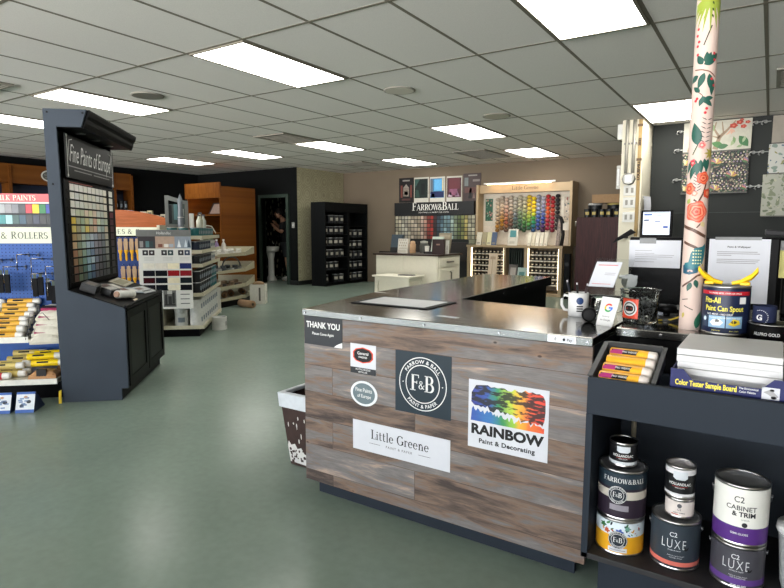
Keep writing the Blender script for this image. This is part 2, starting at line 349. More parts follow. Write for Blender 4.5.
# ceiling lights: (X cell, Y cell) of the tile grid
LAB = {(1, 0): 'large lit ceiling panel above the aisle left of the wood clad counter', (-3, 0): 'lit ceiling panel nearest above the leaning colour tower',
       (-6, 0): 'lit ceiling panel cut by the left picture edge', (5, 0): 'brightest lit ceiling panel, cut by the top picture edge',
       (5, 3): 'lit ceiling panel beside the floral post and the cream column', (1, 3): 'lit ceiling panel in front of the large colour ball rack',
       (1, 5): 'lit ceiling panel closest to the colour ball rack and back wall', (-3, 5): 'lit ceiling panel closest to the room posters on the back wall',
       (-3, 3): 'lit ceiling panel beside a grey vent, out from the black can cabinet', (-6, 3): 'lit ceiling panel out from the restroom door and tall oak cabinet',
       (-9, 3): 'farthest left lit ceiling panel, above the arched oak sign'}
M_lamp = mat('lamp diffuser', '#fffdf6', .5, var=.0, emit=9.)
l0 = None
for (i, j), lab in LAB.items():
    x, y = .61*i-4.376, 1.22*j+2.904
    if l0 is None:
        l0 = thing('ceiling_light', lab, 'ceiling light', (x, y, ZC-.012), 0, 'fluorescent panels in the ceiling grid')
        f = MB().box(.012, .598, .012, .03, 0, .012).box(.012, .598, 1.19, 1.208, 0, .012).box(.012, .03, .03, 1.19, 0, .012).box(.58, .598, .03, 1.19, 0, .012)
        f.build('frame', M_grid, l0); MB().box(.03, .58, .03, 1.19, .004, .012).build('diffuser', M_lamp, l0, label='glowing white diffuser')
    else: dup(l0, (x, y, ZC-.012), 0, lab)
def vent(x, y, w, d, lab):
    t = thing('ceiling_vent', lab, 'vent', (x, y, ZC-.02), 0, 'air vents in the ceiling')
    MB().box(-w/2, w/2, -d/2, d/2, .014, .0195).build('backing', mat('vent dark', '#4c4a44', .7), t)
    f = MB().box(-w/2, w/2, -d/2, -d/2+.03, 0, .014).box(-w/2, w/2, d/2-.03, d/2, 0, .014).box(-w/2, -w/2+.03, -d/2+.03, d/2-.03, 0, .014).box(w/2-.03, w/2, -d/2+.03, d/2-.03, 0, .014)
    f.build('frame', mat('vent grey', '#8b877c', .6), t)
    s = MB(); n = 9
    for k in range(n):
        yy = -d/2+.05+(d-.1)*k/(n-1); s.box(-w/2+.03, w/2-.03, yy-.006, yy+.006, .002, .013)
    s.build('louvers', mat('vent grey', '#8b877c', .6), t)
vent(-6.15, 2.35, .58, .55, 'dark square ceiling vent at the left picture edge')
vent(-5.9, 6.25, .58, .8, 'grey ceiling vent touching the panel out from the black can cabinet')
vent(-6.9, 9.3, .58, .6, 'small grey ceiling vent in front of the black can cabinet')
vent(-4.25, 9.3, .58, 1.1, 'long grey ceiling vent in front of the colour ball rack')
vent(.25, 6.1, .58, .7, 'dark ceiling vent at the right picture edge')
for x, y, r, c, lab in [(-5.22, 3.55, .155, '#78756d', 'round dark ceiling speaker beside the panel above the colour tower'),
                     (-3.02, 4.72, .15, '#cfc9bd', 'pale round ceiling speaker over the middle of the shop'), (-2.73, 6.35, .16, '#bdb6a8', 'round ceiling speaker near the panel facing the colour ball rack')]:
    t = thing('ceiling_speaker', lab, 'speaker', (x, y, ZC-.012))
    MB().cyl((0, 0, 0), r*.9, .006, 32).build('grille', mat('grille '+c, c, .7, bump=.3, scale=300), t)
    MB().lathe([(r*.9, 0), (r, .002), (r, .0115), (r*.9, .0115)], n=32, cap=False).build('ring', mat('grille rim', '#8d8a80', .6), t)
t = thing('light_switch', 'small grey light switch on the dark wall beside the restroom door', 'switch', (-8.52, 9.14, 1.28))
MB().box(-.04, .04, -.012, 0, -.06, .06).build('plate', mat('switch plate', '#8f8f8a', .5), t, bevel=.003)
MB().box(-.008, .008, -.022, -.012, -.015, .015).build('toggle', M_plastic, t)
# restroom basin and the person in the doorway
t = thing('pedestal_sink', 'white pedestal sink seen through the dark restroom doorway', 'sink', (-9.73, 9.66, 0))
M_por = mat('porcelain', '#d9d9d4', .15, var=.01)
MB().lathe([(.13, 0), (.12, .03), (.075, .12), (.07, .5), (.1, .66)], n=24).build('pedestal', M_por, t)
MB().lathe([(.1, .66), (.17, .68), (.195, .74), (.2, .79), (.188, .795), (.165, .76), (.09, .7), (.001, .695)], n=28, cap=False).build('basin', M_por, t)
MB().tube([(0, .17, .79), (0, .165, .86), (0, .13, .89), (0, .08, .86)], .012).build('faucet', M_chrome, t)
def skin(name, chain, mt, parent, sub=2):
    """chain: list of (x,y,z,r,parent index)"""
    me = bpy.data.meshes.new(name); me.from_pydata([c[:3] for c in chain], [(c[4], i) for i, c in enumerate(chain) if c[4] >= 0], [])
    o = bpy.data.objects.new(name, me); COL.objects.link(o); o.parent = parent; me.materials.append(mt)
    s = o.modifiers.new('skin', 'SKIN'); me.update()
    lay = me.skin_vertices[0] if me.skin_vertices else None
    if lay is None:
        bm = bmesh.new(); bm.from_mesh(me); bm.verts.layers.skin.verify(); bm.to_mesh(me); bm.free(); lay = me.skin_vertices[0]
    for i, c in enumerate(chain): lay.data[i].radius = (c[3], c[3])
    lay.data[0].use_root = True
    ss = o.modifiers.new('sub', 'SUBSURF'); ss.levels = ss.render_levels = sub
    return o
def person():
    p = thing('person', 'person in dark shirt and shorts, arms raised, looking down in the restroom doorway', 'person', (-9.40, 9.92, 0), math.radians(-148))
    sk = mat('skin', '#a87f68', .5, var=.04)
    # local frame: +x forward (towards the basin side), +y to the left hand
    B = [(0, 0, .88, .12, -1), (.02, 0, 1.05, .125, 0), (.07, 0, 1.24, .135, 1), (.11, 0, 1.36, .09, 2), (.14, 0, 1.43, .052, 3), (.18, 0, 1.49, .06, 4),
         (.08, .17, 1.33, .06, 3), (.12, .25, 1.12, .043, 6), (.27, .17, 1.22, .036, 7), (.33, .10, 1.28, .028, 8),
         (.08, -.17, 1.33, .06, 3), (.13, -.25, 1.13, .043, 10), (.28, -.16, 1.27, .036, 11), (.33, -.08, 1.34, .028, 12),
         (0, .1, .82, .095, 0), (.03, .11, .47, .06, 14), (0, .11, .30, .058, 15), (-.02, .11, .09, .038, 16), (.04, .12, .035, .036, 17), (.14, .13, .025, .028, 18),
         (0, -.1, .82, .095, 0), (.02, -.11, .47, .06, 20), (-.02, -.11, .30, .058, 21), (-.03, -.11, .09, .038, 22), (.03, -.12, .035, .036, 23), (.13, -.13, .025, .028, 24)]
    # five fingers on each hand
    for base, y0, sgn in ((9, .10, 1), (13, -.08, -1)):
        x, y, z = B[base][:3]
        for k, (dy, L) in enumerate(((.026, .05), (.010, .062), (-.008, .058), (-.024, .045))):
            n = len(B); B.append((x+.035, y+dy, z+.03, .0095, base)); B.append((x+.035+L*.5, y+dy, z+.03+L*.45, .0085, n))
        n = len(B); B.append((x+.005, y-sgn*.035, z+.025, .011, base)); B.append((x+.03, y-sgn*.045, z+.055, .009, n))
    body = skin('body', B, sk, p)
    h = MB().m(sk); h.ball((.235, 0, 1.555), .085, 18, 12, (1.02, .86, 1.28))
    h.ball((.322, 0, 1.535), .016, 8, 6, (1.1, .8, 1.5)); h.ball((.21, .075, 1.55), .02, 8, 6, (.7, .4, 1.2)); h.ball((.21, -.075, 1.55), .02, 8, 6, (.7, .4, 1.2))
    h.m(mat('lips', '#8a5a4c', .5)).ball((.315, 0, 1.497), .014, 8, 6, (.6, 1.6, .5))
    h.m(M_ink).ball((.308, .03, 1.567), .009, 8, 6).ball((.308, -.03, 1.567), .009, 8, 6)
    h.build('head', None, p)
    MB().ball((.222, 0, 1.585), .09, 18, 12, (1.0, .9, 1.14)).build('hair', mat('dark hair', '#1d1714', .6), p)
    sh = [(-.01, 0, .78, .175, -1), (.0, 0, .9, .175, 0), (.02, 0, 1.05, .18, 1), (.07, 0, 1.24, .19, 2), (.105, 0, 1.37, .13, 3), (.08, .17, 1.33, .095, 4), (.105, .235, 1.16, .085, 5), (.08, -.17, 1.33, .095, 4), (.11, -.235, 1.16, .085, 7)]
    skin('shirt', sh, mat('black shirt', '#17181a', .8), p)
    st = [(0, 0, .9, .165, -1), (0, .1, .8, .13, 0), (.025, .115, .52, .115, 1), (0, -.1, .8, .13, 0), (.02, -.115, .52, .115, 3)]
    skin('shorts', st, mat('charcoal shorts', '#2b2d30', .8), p)
    for s, x in ((1, .05), (-1, .04)):
        MB().ball((x, s*.12, .045), .05, 14, 8, (2.2, .95, .9)).build('shoe', mat('pale shoe', '#b4b2ac', .6), p)
person()
# ---------------------------------------------------------------- the wood clad service counter
def Wd(mb, name, mt, root, label=None, bevel=0.):
    """a part whose mesh is written in room coordinates, under a root that is not turned"""
    o = mb.build(name, mt, root, label, bevel); o.location = -Vector(root.location); return o
M_barn = wood_mat('weathered barn boards', ['#4a413e', '#64574f', '#7b6759', '#716d6c', '#7d7875', '#a99485'], 1.1, .118, 8., .5, knots=True)
sc_ = thing('service_counter', 'L-shaped shop counter clad in weathered wood boards with a steel top', 'counter', (-1.05, 1.85, 0))
Wd(MB().box(-1.661, -.447, 1.838, 1.856, .07, .806), 'wood_panel', M_barn, sc_)
Wd(MB().box(-1.625, -.49, 1.885, 1.905, 0, .07), 'toe_kick', M_blue, sc_, 'slate blue toe kick')
Wd(MB().box(-1.655, -.452, 1.856, 2.34, .07, .804), 'counter_body', M_blue, sc_)
Wd(MB().hexa([(-1.735, 2.345, .0), (-1.28, 2.345, 0), (-1.335, 4.07, 0), (-1.80, 4.05, 0), (-1.735, 2.345, .804), (-1.28, 2.345, .804), (-1.335, 4.07, .804), (-1.80, 4.05, .804)]), 'return_body', M_black, sc_)
FT = [(-1.645, 1.808), (-.44, 1.808), (-.43, 2.375), (-1.245, 2.498), (-1.772, 2.528)]
Wd(MB().zprism(FT, .806, .835), 'steel_top', M_steel, sc_, 'brushed steel front top with a folded lip', .003)
Wd(MB().zprism([(-1.773, 2.531), (-1.245, 2.501), (-1.315, 4.11), (-1.835, 4.085)], .805, .8345), 'return_top', M_steel, sc_, 'brushed steel top of the return', .003)
Wd(MB().hexa([(-1.243, 2.52, .775), (-1.238, 2.52, .775), (-1.309, 4.10, .775), (-1.314, 4.10, .775), (-1.243, 2.52, .834), (-1.238, 2.52, .834), (-1.309, 4.1, .834), (-1.314, 4.1, .834)]), 'edge_strip', M_black, sc_, 'black inner edge strip')
for x in (-1.628, -1.336, -1.046, -.751, -.456): Wd(MB().cyl((x, 1.8075, .8205), .0045, .003, 10, (0, -1, 0)), 'bolt', M_chrome, sc_)
for y in (2.75, 3.1, 3.5): Wd(MB().cyl((-1.238-.0444*(y-2.52), y, .805), .006, .003, 10, (1, 0, 0)), 'bolt', M_chrome, sc_)
SF = lambda k: plane((0, 1.838-k, 0), (1, 0, 0), (0, 0, 1))
def board(name, x0, x1, z0, z1, mt, label, t=.0016):
    return Wd(MB().box(x0, x1, 1.838-t, 1.8378, z0, z1), name, mt, sc_, label)
F1, F2 = SF(.002), SF(.0024)
M_dk = mat('sign dark', '#272a2e', .5, var=.02); M_wink = mat('white ink', '#dcdcda', .6, var=.01); M_navy = mat('ink navy', '#1b2a33', .5, var=.03)
# thank you sign
s = board('thank_you_sign', -1.658, -1.451, .680, .809, M_dk, 'dark sign reading THANK YOU')
b = MB().m(M_wink); b.text('THANK YOU', .026, F1, -1.555, .754, bold=.022, sx=.87); b.text('Please Come Again', .0115, F1, -1.555, .724, bold=.012, sx=.95)
b.shape([(-1.451, .680), (-1.451, .703), (-1.466, .697), (-1.480, .691), (-1.495, .680)], F1); b.build('lettering', None, s)
# authorized retailer sign
s = board('retailer_sign', -1.409, -1.282, .587, .709, M_paper, 'small white retailer sign with a black badge')
b = MB().m(M_dk); b.add([F1(-1.409, .587), F1(-1.282, .587), F1(-1.282, .612), F1(-1.409, .612)], [(0, 1, 2, 3)])
M_or = mat('badge orange', '#d2492a', .5)
hexb = lambda k: [(-1.3455+x*k, .664+z*k) for x, z in ((-.05, -.012), (-.036, -.025), (0, -.033), (.036, -.025), (.05, -.012), (.05, .012), (.036, .025), (0, .033), (-.036, .025), (-.05, .012))]
b.m(M_or).shape(hexb(1), F1); b.m(M_ink).shape(hexb(.88), F2)
F3 = SF(.0028)
b.m(M_wink).text('AUTHORIZED', .0075, F2, -1.3455, .6015, bold=.01, sp=1.2); b.text('RETAILER', .0065, F2, -1.3455, .591, bold=.01, sp=1.2)
b.text('General', .0125, F3, -1.3455, .666, bold=.01); b.text('FINISHES', .008, F3, -1.3455, .652, bold=.01); b.build('lettering', None, s)
# oval sign
o_ = MB().m(mat('oval rim', '#d9dde0', .4)); n = 36
ell = lambda k: [(-1.342+.067*k*math.cos(2*PI*i/n), .506+.052*k*math.sin(2*PI*i/n)) for i in range(n)]
o_.prism(ell(1), lambda p, q, t: (p, t, q), 1.8364, 1.8378); s = Wd(o_, 'oval_sign', None, sc_, 'grey oval sign with white script')
b = MB().m(mat('oval grey', '#66757a', .5)).shape(ell(.83), F1).m(M_wink)
b.text('Fine Paints', .0165, F2, -1.342, .513, bold=.008, sx=.85); b.text('of Europe', .0145, F2, -1.340, .489, bold=.008, sx=.85); b.build('lettering', None, s)
# round monogram sign
def monogram(b, fn, cu, cv, R, white, k=1.):
    b.m(white).disc(fn, cu, cv, R, n=48, rin=.965); b.disc(fn, cu, cv, R*.72, n=48, rin=.95)
    def arc(t, r, size, mid, inward):
        vs, fs, w = glyphs(t, .014, 1.12); kk = size/.72
        vv = []
        for x, y in vs:
            if not inward: a = mid-(x-w/2)*kk/r; rr = r+y*kk
            else: a = mid+(x-w/2)*kk/r; rr = r-y*kk
            vv.append(fn(cu+rr*math.cos(a), cv+rr*math.sin(a)))
        b.add(vv, fs)
    arc('FARROW & BALL', R*.77, R*.135, PI/2, False); arc('PAINT & PAPER', R*.9, R*.135, -PI/2, True)
    b.serif('F', R*.60, fn, cu-R*.34, cv-R*.27); b.serif('B', R*.60, fn, cu+R*.28, cv-R*.27); b.serif('&', R*.30, fn, cu-R*.04, cv-R*.19)
    b.disc(fn, cu-R*.83, cv, R*.022, n=8); b.disc(fn, cu+R*.83, cv, R*.022, n=8)
s = board('monogram_sign', -1.189, -.945, .466, .707, M_navy, 'dark square sign with a round white monogram emblem')
b = MB(); monogram(b, F1, -1.067, .5865, .104, M_wink); b.build('lettering', None, s)
# little greene strip
s = board('brand_strip', -1.398, -.946, .267, .391, M_paper, 'long white sign with black serif lettering')
b = MB().m(M_ink); b.serif('Little Greene', .0385, F1, -1.172, .325, sp=.03); b.text('PAINT & PAPER', .010, F1, -1.172, .300, sp=1.35)
for u0, u1 in ((-1.315, -1.262), (-1.082, -1.03)): b.add([F1(u0, .3045), F1(u1, .3045), F1(u1, .306), F1(u0, .306)], [(0, 1, 2, 3)])
b.build('lettering', None, s)
# rainbow sign
def rainbow_mat(name, x0, x1, stops, black):
    m = bpy.data.materials.new(name); m.use_nodes = True; nt = m.node_tree; bs = nt.nodes['Principled BSDF']; bs.inputs['Roughness'].default_value = .5
    tc = nd(nt, 'ShaderNodeTexCoord'); sp = nd(nt, 'ShaderNodeSeparateXYZ'); nt.links.new(tc.outputs['Object'], sp.inputs[0])
    mr = nd(nt, 'ShaderNodeMapRange'); mr.inputs['From Min'].default_value = x0; mr.inputs['From Max'].default_value = x1; nt.links.new(sp.outputs['X'], mr.inputs['Value'])
    nz = nd(nt, 'ShaderNodeTexNoise', Scale=22., Detail=4.); nt.links.new(tc.outputs['Object'], nz.inputs['Vector'])
    ad = nd(nt, 'ShaderNodeMath', operation='MULTIPLY_ADD'); ad.inputs[1].default_value = .22; nt.links.new(nz.outputs['Fac'], ad.inputs[0]); nt.links.new(mr.outputs[0], ad.inputs[2])
    su = nd(nt, 'ShaderNodeMath', operation='SUBTRACT'); su.inputs[1].default_value = .11; nt.links.new(ad.outputs[0], su.inputs[0])
    cr = nd(nt, 'ShaderNodeValToRGB'); e = cr.color_ramp.elements
    while len(e) < len(stops): e.new(.5)
    for k, (p, c) in enumerate(stops): e[k].position = p; e[k].color = lin(c)
    nt.links.new(su.outputs[0], cr.inputs[0])
    mp = nd(nt, 'ShaderNodeMapping'); mp.inputs['Rotation'].default_value = (0, -.5, 0); mp.inputs['Scale'].default_value = (26, 26, 95); nt.links.new(tc.outputs['Object'], mp.inputs[0])
    n2 = nd(nt, 'ShaderNodeTexNoise', Scale=1., Detail=5.); nt.links.new(mp.outputs[0], n2.inputs['Vector'])
    c2 = nd(nt, 'ShaderNodeValToRGB'); c2.color_ramp.elements[0].position = .5-.02*black; c2.color_ramp.elements[1].position = .55+.05*(1-black)
    nt.links.new(n2.outputs['Fac'], c2.inputs[0])
    mx = nd(nt, 'ShaderNodeMix', data_type='RGBA', blend_type='MULTIPLY'); mx.inputs['Factor'].default_value = black
    nt.links.new(cr.outputs[0], mx.inputs['A']); nt.links.new(c2.outputs[0], mx.inputs['B']); nt.links.new(mx.outputs['Result'], bs.inputs['Base Color'])
    return m
s = board('rainbow_sign', -.874, -.580, .388, .637, M_paper, 'white sign with a rainbow paint stroke')
st = [(0, '#2b2f86'), (.25, '#2a4f9c'), (.36, '#2f8a4e'), (.55, '#b5c93a'), (.66, '#efae2c'), (.8, '#e2532c'), (1, '#c8281f')]
rnd = random.Random(3); b = MB()
b.m(rainbow_mat('rainbow stroke', -.865, -.59, st, .93))
up = [(-.862, .59), (-.845, .618), (-.80, .624)]+[(-.80+.2*i/16, .622+rnd.uniform(-.008, .004)) for i in range(1, 17)]+[(-.592, .60), (-.591, .56), (-.594, .53)]
up += [(-.60-.25*i/30, .513+.038*i/30+rnd.uniform(-.013, .006)) for i in range(31)]+[(-.863, .556)]
b.shape(up, F1)
b.m(rainbow_mat('rainbow band', -.865, -.59, [(0, '#2b4f9e'), (.3, '#2d6fae'), (.45, '#2f8a4e'), (.6, '#8fc03c'), (.68, '#efae2c'), (.8, '#e8762c'), (1, '#d94a25')], .08))
lo = [(-.864, .487), (-.594, .487)]+[(-.594-.13*i/22, .500+rnd.uniform(-.006, .009)*(1+(i%3==0))+.014*(i/22)) for i in range(23)]+[(-.73-.13*i/24, .515+rnd.uniform(-.007, .006)*(1+(i%3==0))+.022*i/24) for i in range(25)]
b.shape(lo, F1)
b.m(M_ink).text('RAINBOW', .0355, F1, -.727, .441, bold=.045, sx=1.14); b.text('Paint & Decorating', .0165, F1, -.727, .409, bold=.03, sx=1.08, sp=1.08)
b.build('artwork', None, s)
# payment sticker on the lip
s = Wd(MB().box(-.583, -.492, 1.8062, 1.8078, .8095, .8325), 'payment_sticker', mat('sticker grey', '#dfe2e4', .4), sc_, 'contactless payment sticker')
P1 = plane((0, 1.8056, 0), (1, 0, 0), (0, 0, 1)); b = MB().m(M_ink)
for k in range(3):
    r = .003+.0025*k; b.add([P1(-.563+(r+d)*math.cos(a), .821+(r+d)*math.sin(a)) for a in [(-.8+.2*i) for i in range(9)] for d in (0, .0012)], [(2*i, 2*i+1, 2*i+3, 2*i+2) for i in range(8)])
b.m(M_paper).add([P1(-.54, .812), P1(-.496, .812), P1(-.496, .8305), P1(-.54, .8305)], [(0, 1, 2, 3)])
P2 = plane((0, 1.8052, 0), (1, 0, 0), (0, 0, 1))
b.m(M_ink).disc(P2, -.5295, .8205, .0042, .0046, 14).shape([(-.5295, .8255), (-.527, .828), (-.526, .8285), (-.5275, .826)], P2); b.text('Pay', .0085, P2, -.5115, .8165, bold=.01)
b.build('lettering', None, s)
# things lying on the steel top
def q4(pts, z0, z1): return MB().zprism(pts, z0, z1)
t = thing('counter_mat', 'black rimmed counter mat with a white sheet on the steel top', 'mat', (-1.39, 2.22, .835))
Wd(q4([(-1.592, 2.079), (-1.182, 2.071), (-1.19, 2.355), (-1.61, 2.362)], .8355, .839), 'base', M_black, t, bevel=.001)
Wd(q4([(-1.562, 2.105), (-1.215, 2.098), (-1.22, 2.33), (-1.578, 2.336)], .839, .8396), 'sheet', mat('sheet grey white', '#d5d5d8', .35, var=.05, scale=12), t, 'greyish white sheet')
tag(q4([(-1.07, 1.942), (-.98, 1.928), (-.974, 1.955), (-1.064, 1.969)], .8352, .836).build('paper_strip', M_paper), 'thin white paper strip near the front of the steel top', 'paper strip')

# waste bin behind the counter's left end
t = thing('waste_bin', 'brown waste bin with a white liner folded over its rim beside the wood counter', 'bin', (-1.845, 2.13, 0))
def frus(w0, d0, w1, d1, z0, z1): return [(-w0/2, -d0/2, z0), (w0/2, -d0/2, z0), (w0/2, d0/2, z0), (-w0/2, d0/2, z0), (-w1/2, -d1/2, z1), (w1/2, -d1/2, z1), (w1/2, d1/2, z1), (-w1/2, d1/2, z1)]
f = MB(); a_, b_ = frus(.20, .18, .27, .25, 0, .36), frus(.18, .16, .245, .225, .01, .36)
f.add(a_+b_, [(3, 2, 1, 0), (0, 1, 5, 4), (1, 2, 6, 5), (2, 3, 7, 6), (3, 0, 4, 7), (8, 9, 10, 11), (8, 12, 13, 9), (9, 13, 14, 10), (10, 14, 15, 11), (11, 15, 12, 8), (4, 5, 13, 12), (5, 6, 14, 13), (6, 7, 15, 14), (7, 4, 12, 15)])
f.build('bin_body', mat('bin brown', '#3a2a26', .5, var=.15), t)
for (w0, d0, z0), (w1, d1, z1) in (((.275, .255, .30), (.285, .265, .372)),):
    f = MB(); a_, b_ = frus(w0, d0, w1, d1, z0, z1), frus(w0-.006, d0-.006, w1-.05, d1-.05, z0, z1+.002)
    f.add(a_+b_, [(0, 1, 5, 4), (1, 2, 6, 5), (2, 3, 7, 6), (3, 0, 4, 7), (8, 12, 13, 9), (9, 13, 14, 10), (10, 14, 15, 11), (11, 15, 12, 8), (4, 5, 13, 12), (5, 6, 14, 13), (6, 7, 15, 14), (7, 4, 12, 15)])
    f.build('liner', mat('bin liner', '#c9ced3', .35, bump=.6, scale=25), t, 'white plastic liner')
f = MB(); f.box(-.136, -.116, -.11, .11, .36, .372); f.build('rim', mat('bin liner', '#c9ced3', .35), t)
f = MB().m(mat('spatter white', '#d2d0cc', .6)); yb = lambda v: -.0905-.035*v/.36
fp = lambda u, v: (u, yb(v)-.0008, v); fp2 = lambda u, v: (u, yb(v)-.0016, v)
f.shape([(-.099, .015), (-.108, .10), (-.10, .125), (-.085, .105), (-.06, .115), (-.045, .09), (-.02, .10), (0, .07), (.03, .075), (.05, .03), (.02, .012)], fp)
for k in range(8): f.disc(fp, rnd.uniform(-.10, .02), rnd.uniform(.13, .26), rnd.uniform(.002, .005), rnd.uniform(.006, .016), 8)
f.m(mat('bin brown', '#3a2a26'))
for k in range(22): f.disc(fp2, rnd.uniform(-.095, -.0), rnd.uniform(.02, .09), rnd.uniform(.003, .010), rnd.uniform(.003, .009), 7)
f.build('dried_paint', None, t, 'white dried paint')

# ---------------------------------------------------------------- the steel counter on the right
rc = thing('till_counter', 'steel topped counter behind the display shelf, holding the till screen', 'counter', (.3, 2.45, 0))
Wd(MB().box(-.425, 1.15, 2.055, 2.90, .806, .835), 'steel_top', M_steel, rc, 'brushed steel top', .003)
Wd(MB().box(-.415, 1.14, 2.075, 2.88, 0, .805), 'counter_body', M_black, rc)
for x in (-.395, -.285, .3): Wd(MB().cyl((x, 2.0545, .821), .005, .003, 10, (0, -1, 0)), 'bolt', M_chrome, rc)
# ---------------------------------------------------------------- the blue display shelf with cans
ds = thing('display_shelf', 'dark slate painted shelf unit holding paint cans beside the wood counter', 'shelf', (.05, 1.83, 0))
Wd(MB().box(-.405, .62, 1.62, 1.638, .652, .757), 'fascia', M_blue, ds, bevel=.002)
Wd(MB().box(-.405, -.387, 1.6385, 2.04, .225, .70), 'side_panel', M_blue, ds); Wd(MB().box(.602, .62, 1.6385, 2.04, .225, .70), 'side_panel', M_blue, ds)
Wd(MB().box(-.405, -.387, 1.62, 1.638, .225, .6515), 'stile', M_blue, ds)
Wd(MB().box(-.405, .62, 1.62, 2.04, .223, .24), 'bottom_shelf', mat('worn dark shelf', '#2e2d2e', .6, var=.2, scale=14), ds, 'worn dark shelf board', .002)
Wd(MB().box(-.385, .60, 1.64, 2.02, .652, .668), 'deck', M_blue, ds); Wd(MB().box(-.387, .602, 2.022, 2.04, .24, .70), 'back_panel', mat('shelf inside', '#1e252d', .7), ds)
Wd(MB().box(-.362, .60, 1.655, 2.02, 0, .222), 'base', M_blue, ds)
Wd(MB().tube([(-.345, 2.015, .25), (-.345, 2.015, .64)], .008), 'pipe', mat('pipe beige', '#8d8672', .5), ds)
# tilted tub of roller packs
TL_ = math.radians(19)
def tilt(x, d, h): return (x, 1.645+d*math.cos(TL_)-h*math.sin(TL_), .706+d*math.sin(TL_)+h*math.cos(TL_))
tub = thing('roller_tub', 'dark grey sloping tub of mini roller packs on the display shelf', 'tub', (-.32, 1.70, .70))
M_tub = mat('tub grey', '#3b3c3d', .5)
f = MB()
def tb(x0, x1, d0, d1, h0, h1): f.hexa([tilt(x0, d0, h0), tilt(x1, d0, h0), tilt(x1, d1, h0), tilt(x0, d1, h0), tilt(x0, d0, h1), tilt(x1, d0, h1), tilt(x1, d1, h1), tilt(x0, d1, h1)])
tb(-.403, -.236, .016, .205, 0, .004); tb(-.403, -.396, .016, .205, .004, .05); tb(-.243, -.236, .016, .205, .004, .05); tb(-.396, -.243, .199, .205, .004, .06); tb(-.396, -.243, .016, .021, .004, .03)
Wd(f, 'tray', M_tub, tub)
f = MB(); tb(-.41, -.396, .01, .21, .0503, .054); Wd(f, 'rim', M_tub, tub); f = MB(); tb(-.243, -.231, .01, .21, .0503, .054); Wd(f, 'rim', M_tub, tub)
M_yel = mat('pack yellow', '#efb02c', .35, var=.06); M_nap = mat('roller nap', '#e6dcd3', .8, bump=.5, scale=150); M_pink = mat('pack magenta', '#a8336f', .4)
names = ['PRO WEAVE', 'MICROFIBER', 'PRO WEAVE', 'PRO WEAVE']
labs = ['mini roller pack at the back of the sloping tub', 'mini roller pack second from the back in the sloping tub, its label turned away',
        'mini roller pack third from the back in the sloping tub', 'mini roller pack at the front of the sloping tub']
for k in range(4):
    d = .178-.0462*k; c = tilt(-.32, d, .0285); yaw = [-.03, .02, -.05, -.02][k]
    t = thing('roller_pack', labs[k], 'roller pack', c, yaw, 'mini rollers in the sloping tub')
    MB().lathe([(.014, -.066), (.021, -.062), (.0222, -.05), (.0222, .05), (.021, .064), (.013, .068)], n=20, axis=(1, 0, 0)).build('roller', M_nap, t, 'pale roller nap')
    MB().lathe([(.0226, -.064), (.0228, 0), (.0226, .043)], n=20, cap=False, axis=(1, 0, 0)).build('sleeve', M_yel, t, 'yellow printed sleeve')
    def rl(r, a0): return lambda u, v: (u, r*math.sin(-(a0+v/r)) if 0 else -r*math.cos(a0+v/r), r*math.sin(a0+v/r))
    if k != 1:
        g1, g2, g3 = rl(.0231, .75), rl(.0234, .75), rl(.0237, .75)
        b = MB().m(M_ink); b.add([g1(u, v) for v in (-.008, 0, .008) for u in (-.06, .012+.004*(v > 0))], [(0, 1, 3, 2), (2, 3, 5, 4)])
        b.m(M_pink).add([g2(u, v) for v in (-.008, 0, .008) for u in (-.063+.012*(v > 0), -.028+.004*(v > 0))], [(0, 1, 3, 2), (2, 3, 5, 4)])
        b.m(M_wink).text(names[k], .0062, g3, -.008, -.003, bold=.012, sx=.85); b.build('print', None, t, 'black and magenta label')
# box of sample boards
bx = thing('sample_board_box', 'blue open box with yellow lettering, holding white boards on the display shelf', 'box', (-.07, 1.78, .668))
M_bxb = mat('box blue', '#141b56', .45, var=.03)
f = MB(); f.prism([(-.199, .668), (.056, .668), (.056, .805), (.030, .805), (.006, .779), (-.146, .779), (-.169, .805), (-.199, .805)], lambda p, q, t: (p, t, q), 1.652, 1.655)
Wd(f, 'carton_wall', M_bxb, bx)
Wd(MB().box(-.199, -.196, 1.6555, 1.99, .6685, .80), 'carton_wall', M_bxb, bx); Wd(MB().box(.053, .056, 1.6555, 1.99, .6685, .80), 'carton_wall', M_bxb, bx)
Wd(MB().box(-.196, .053, 1.6555, 1.99, .6685, .671), 'bottom', M_bxb, bx)
X1 = plane((0, 1.6515, 0), (1, 0, 0), (0, 0, 1)); X2 = plane((0, 1.6511, 0), (1, 0, 0), (0, 0, 1))
b = MB().m(mat('print yellow', '#f3e34a', .5)); b.text('Color Tester Sample Board', .0145, X1, -.117, .7635, bold=.028, sx=.62)
b.m(M_wink).text('The Economical', .0068, X1, -.0245, .7745, 'L', bold=.015, sx=.55) if 0 else b.m(M_wink).text('The Economical', .0055, X1, -.022, .7725, bold=.015, sx=.85)
b.text('Color Palette', .0055, X1, -.024, .7635, bold=.015, sx=.85)
b.m(M_paper).add([X1(.006, .755), X1(.043, .755), X1(.043, .785), X1(.006, .785)], [(0, 1, 2, 3)])
b.m(mat('print grey', '#9a9a9c', .5)).shape([(.009, .772), (.024, .781), (.041, .764), (.034, .758), (.018, .768)], X2)
b.m(M_ink).disc(X2, .027, .7785, .005, .003, 10).disc(X2, .031, .7605, .006, .0035, 10); Wd(b, 'lettering', None, bx)
NB = 10
bw = ['bottom', 'second from bottom', 'third from bottom', 'fourth from bottom', 'fifth from bottom', 'fifth from top', 'fourth from top', 'third from top', 'second from top', 'topmost']
bb = None
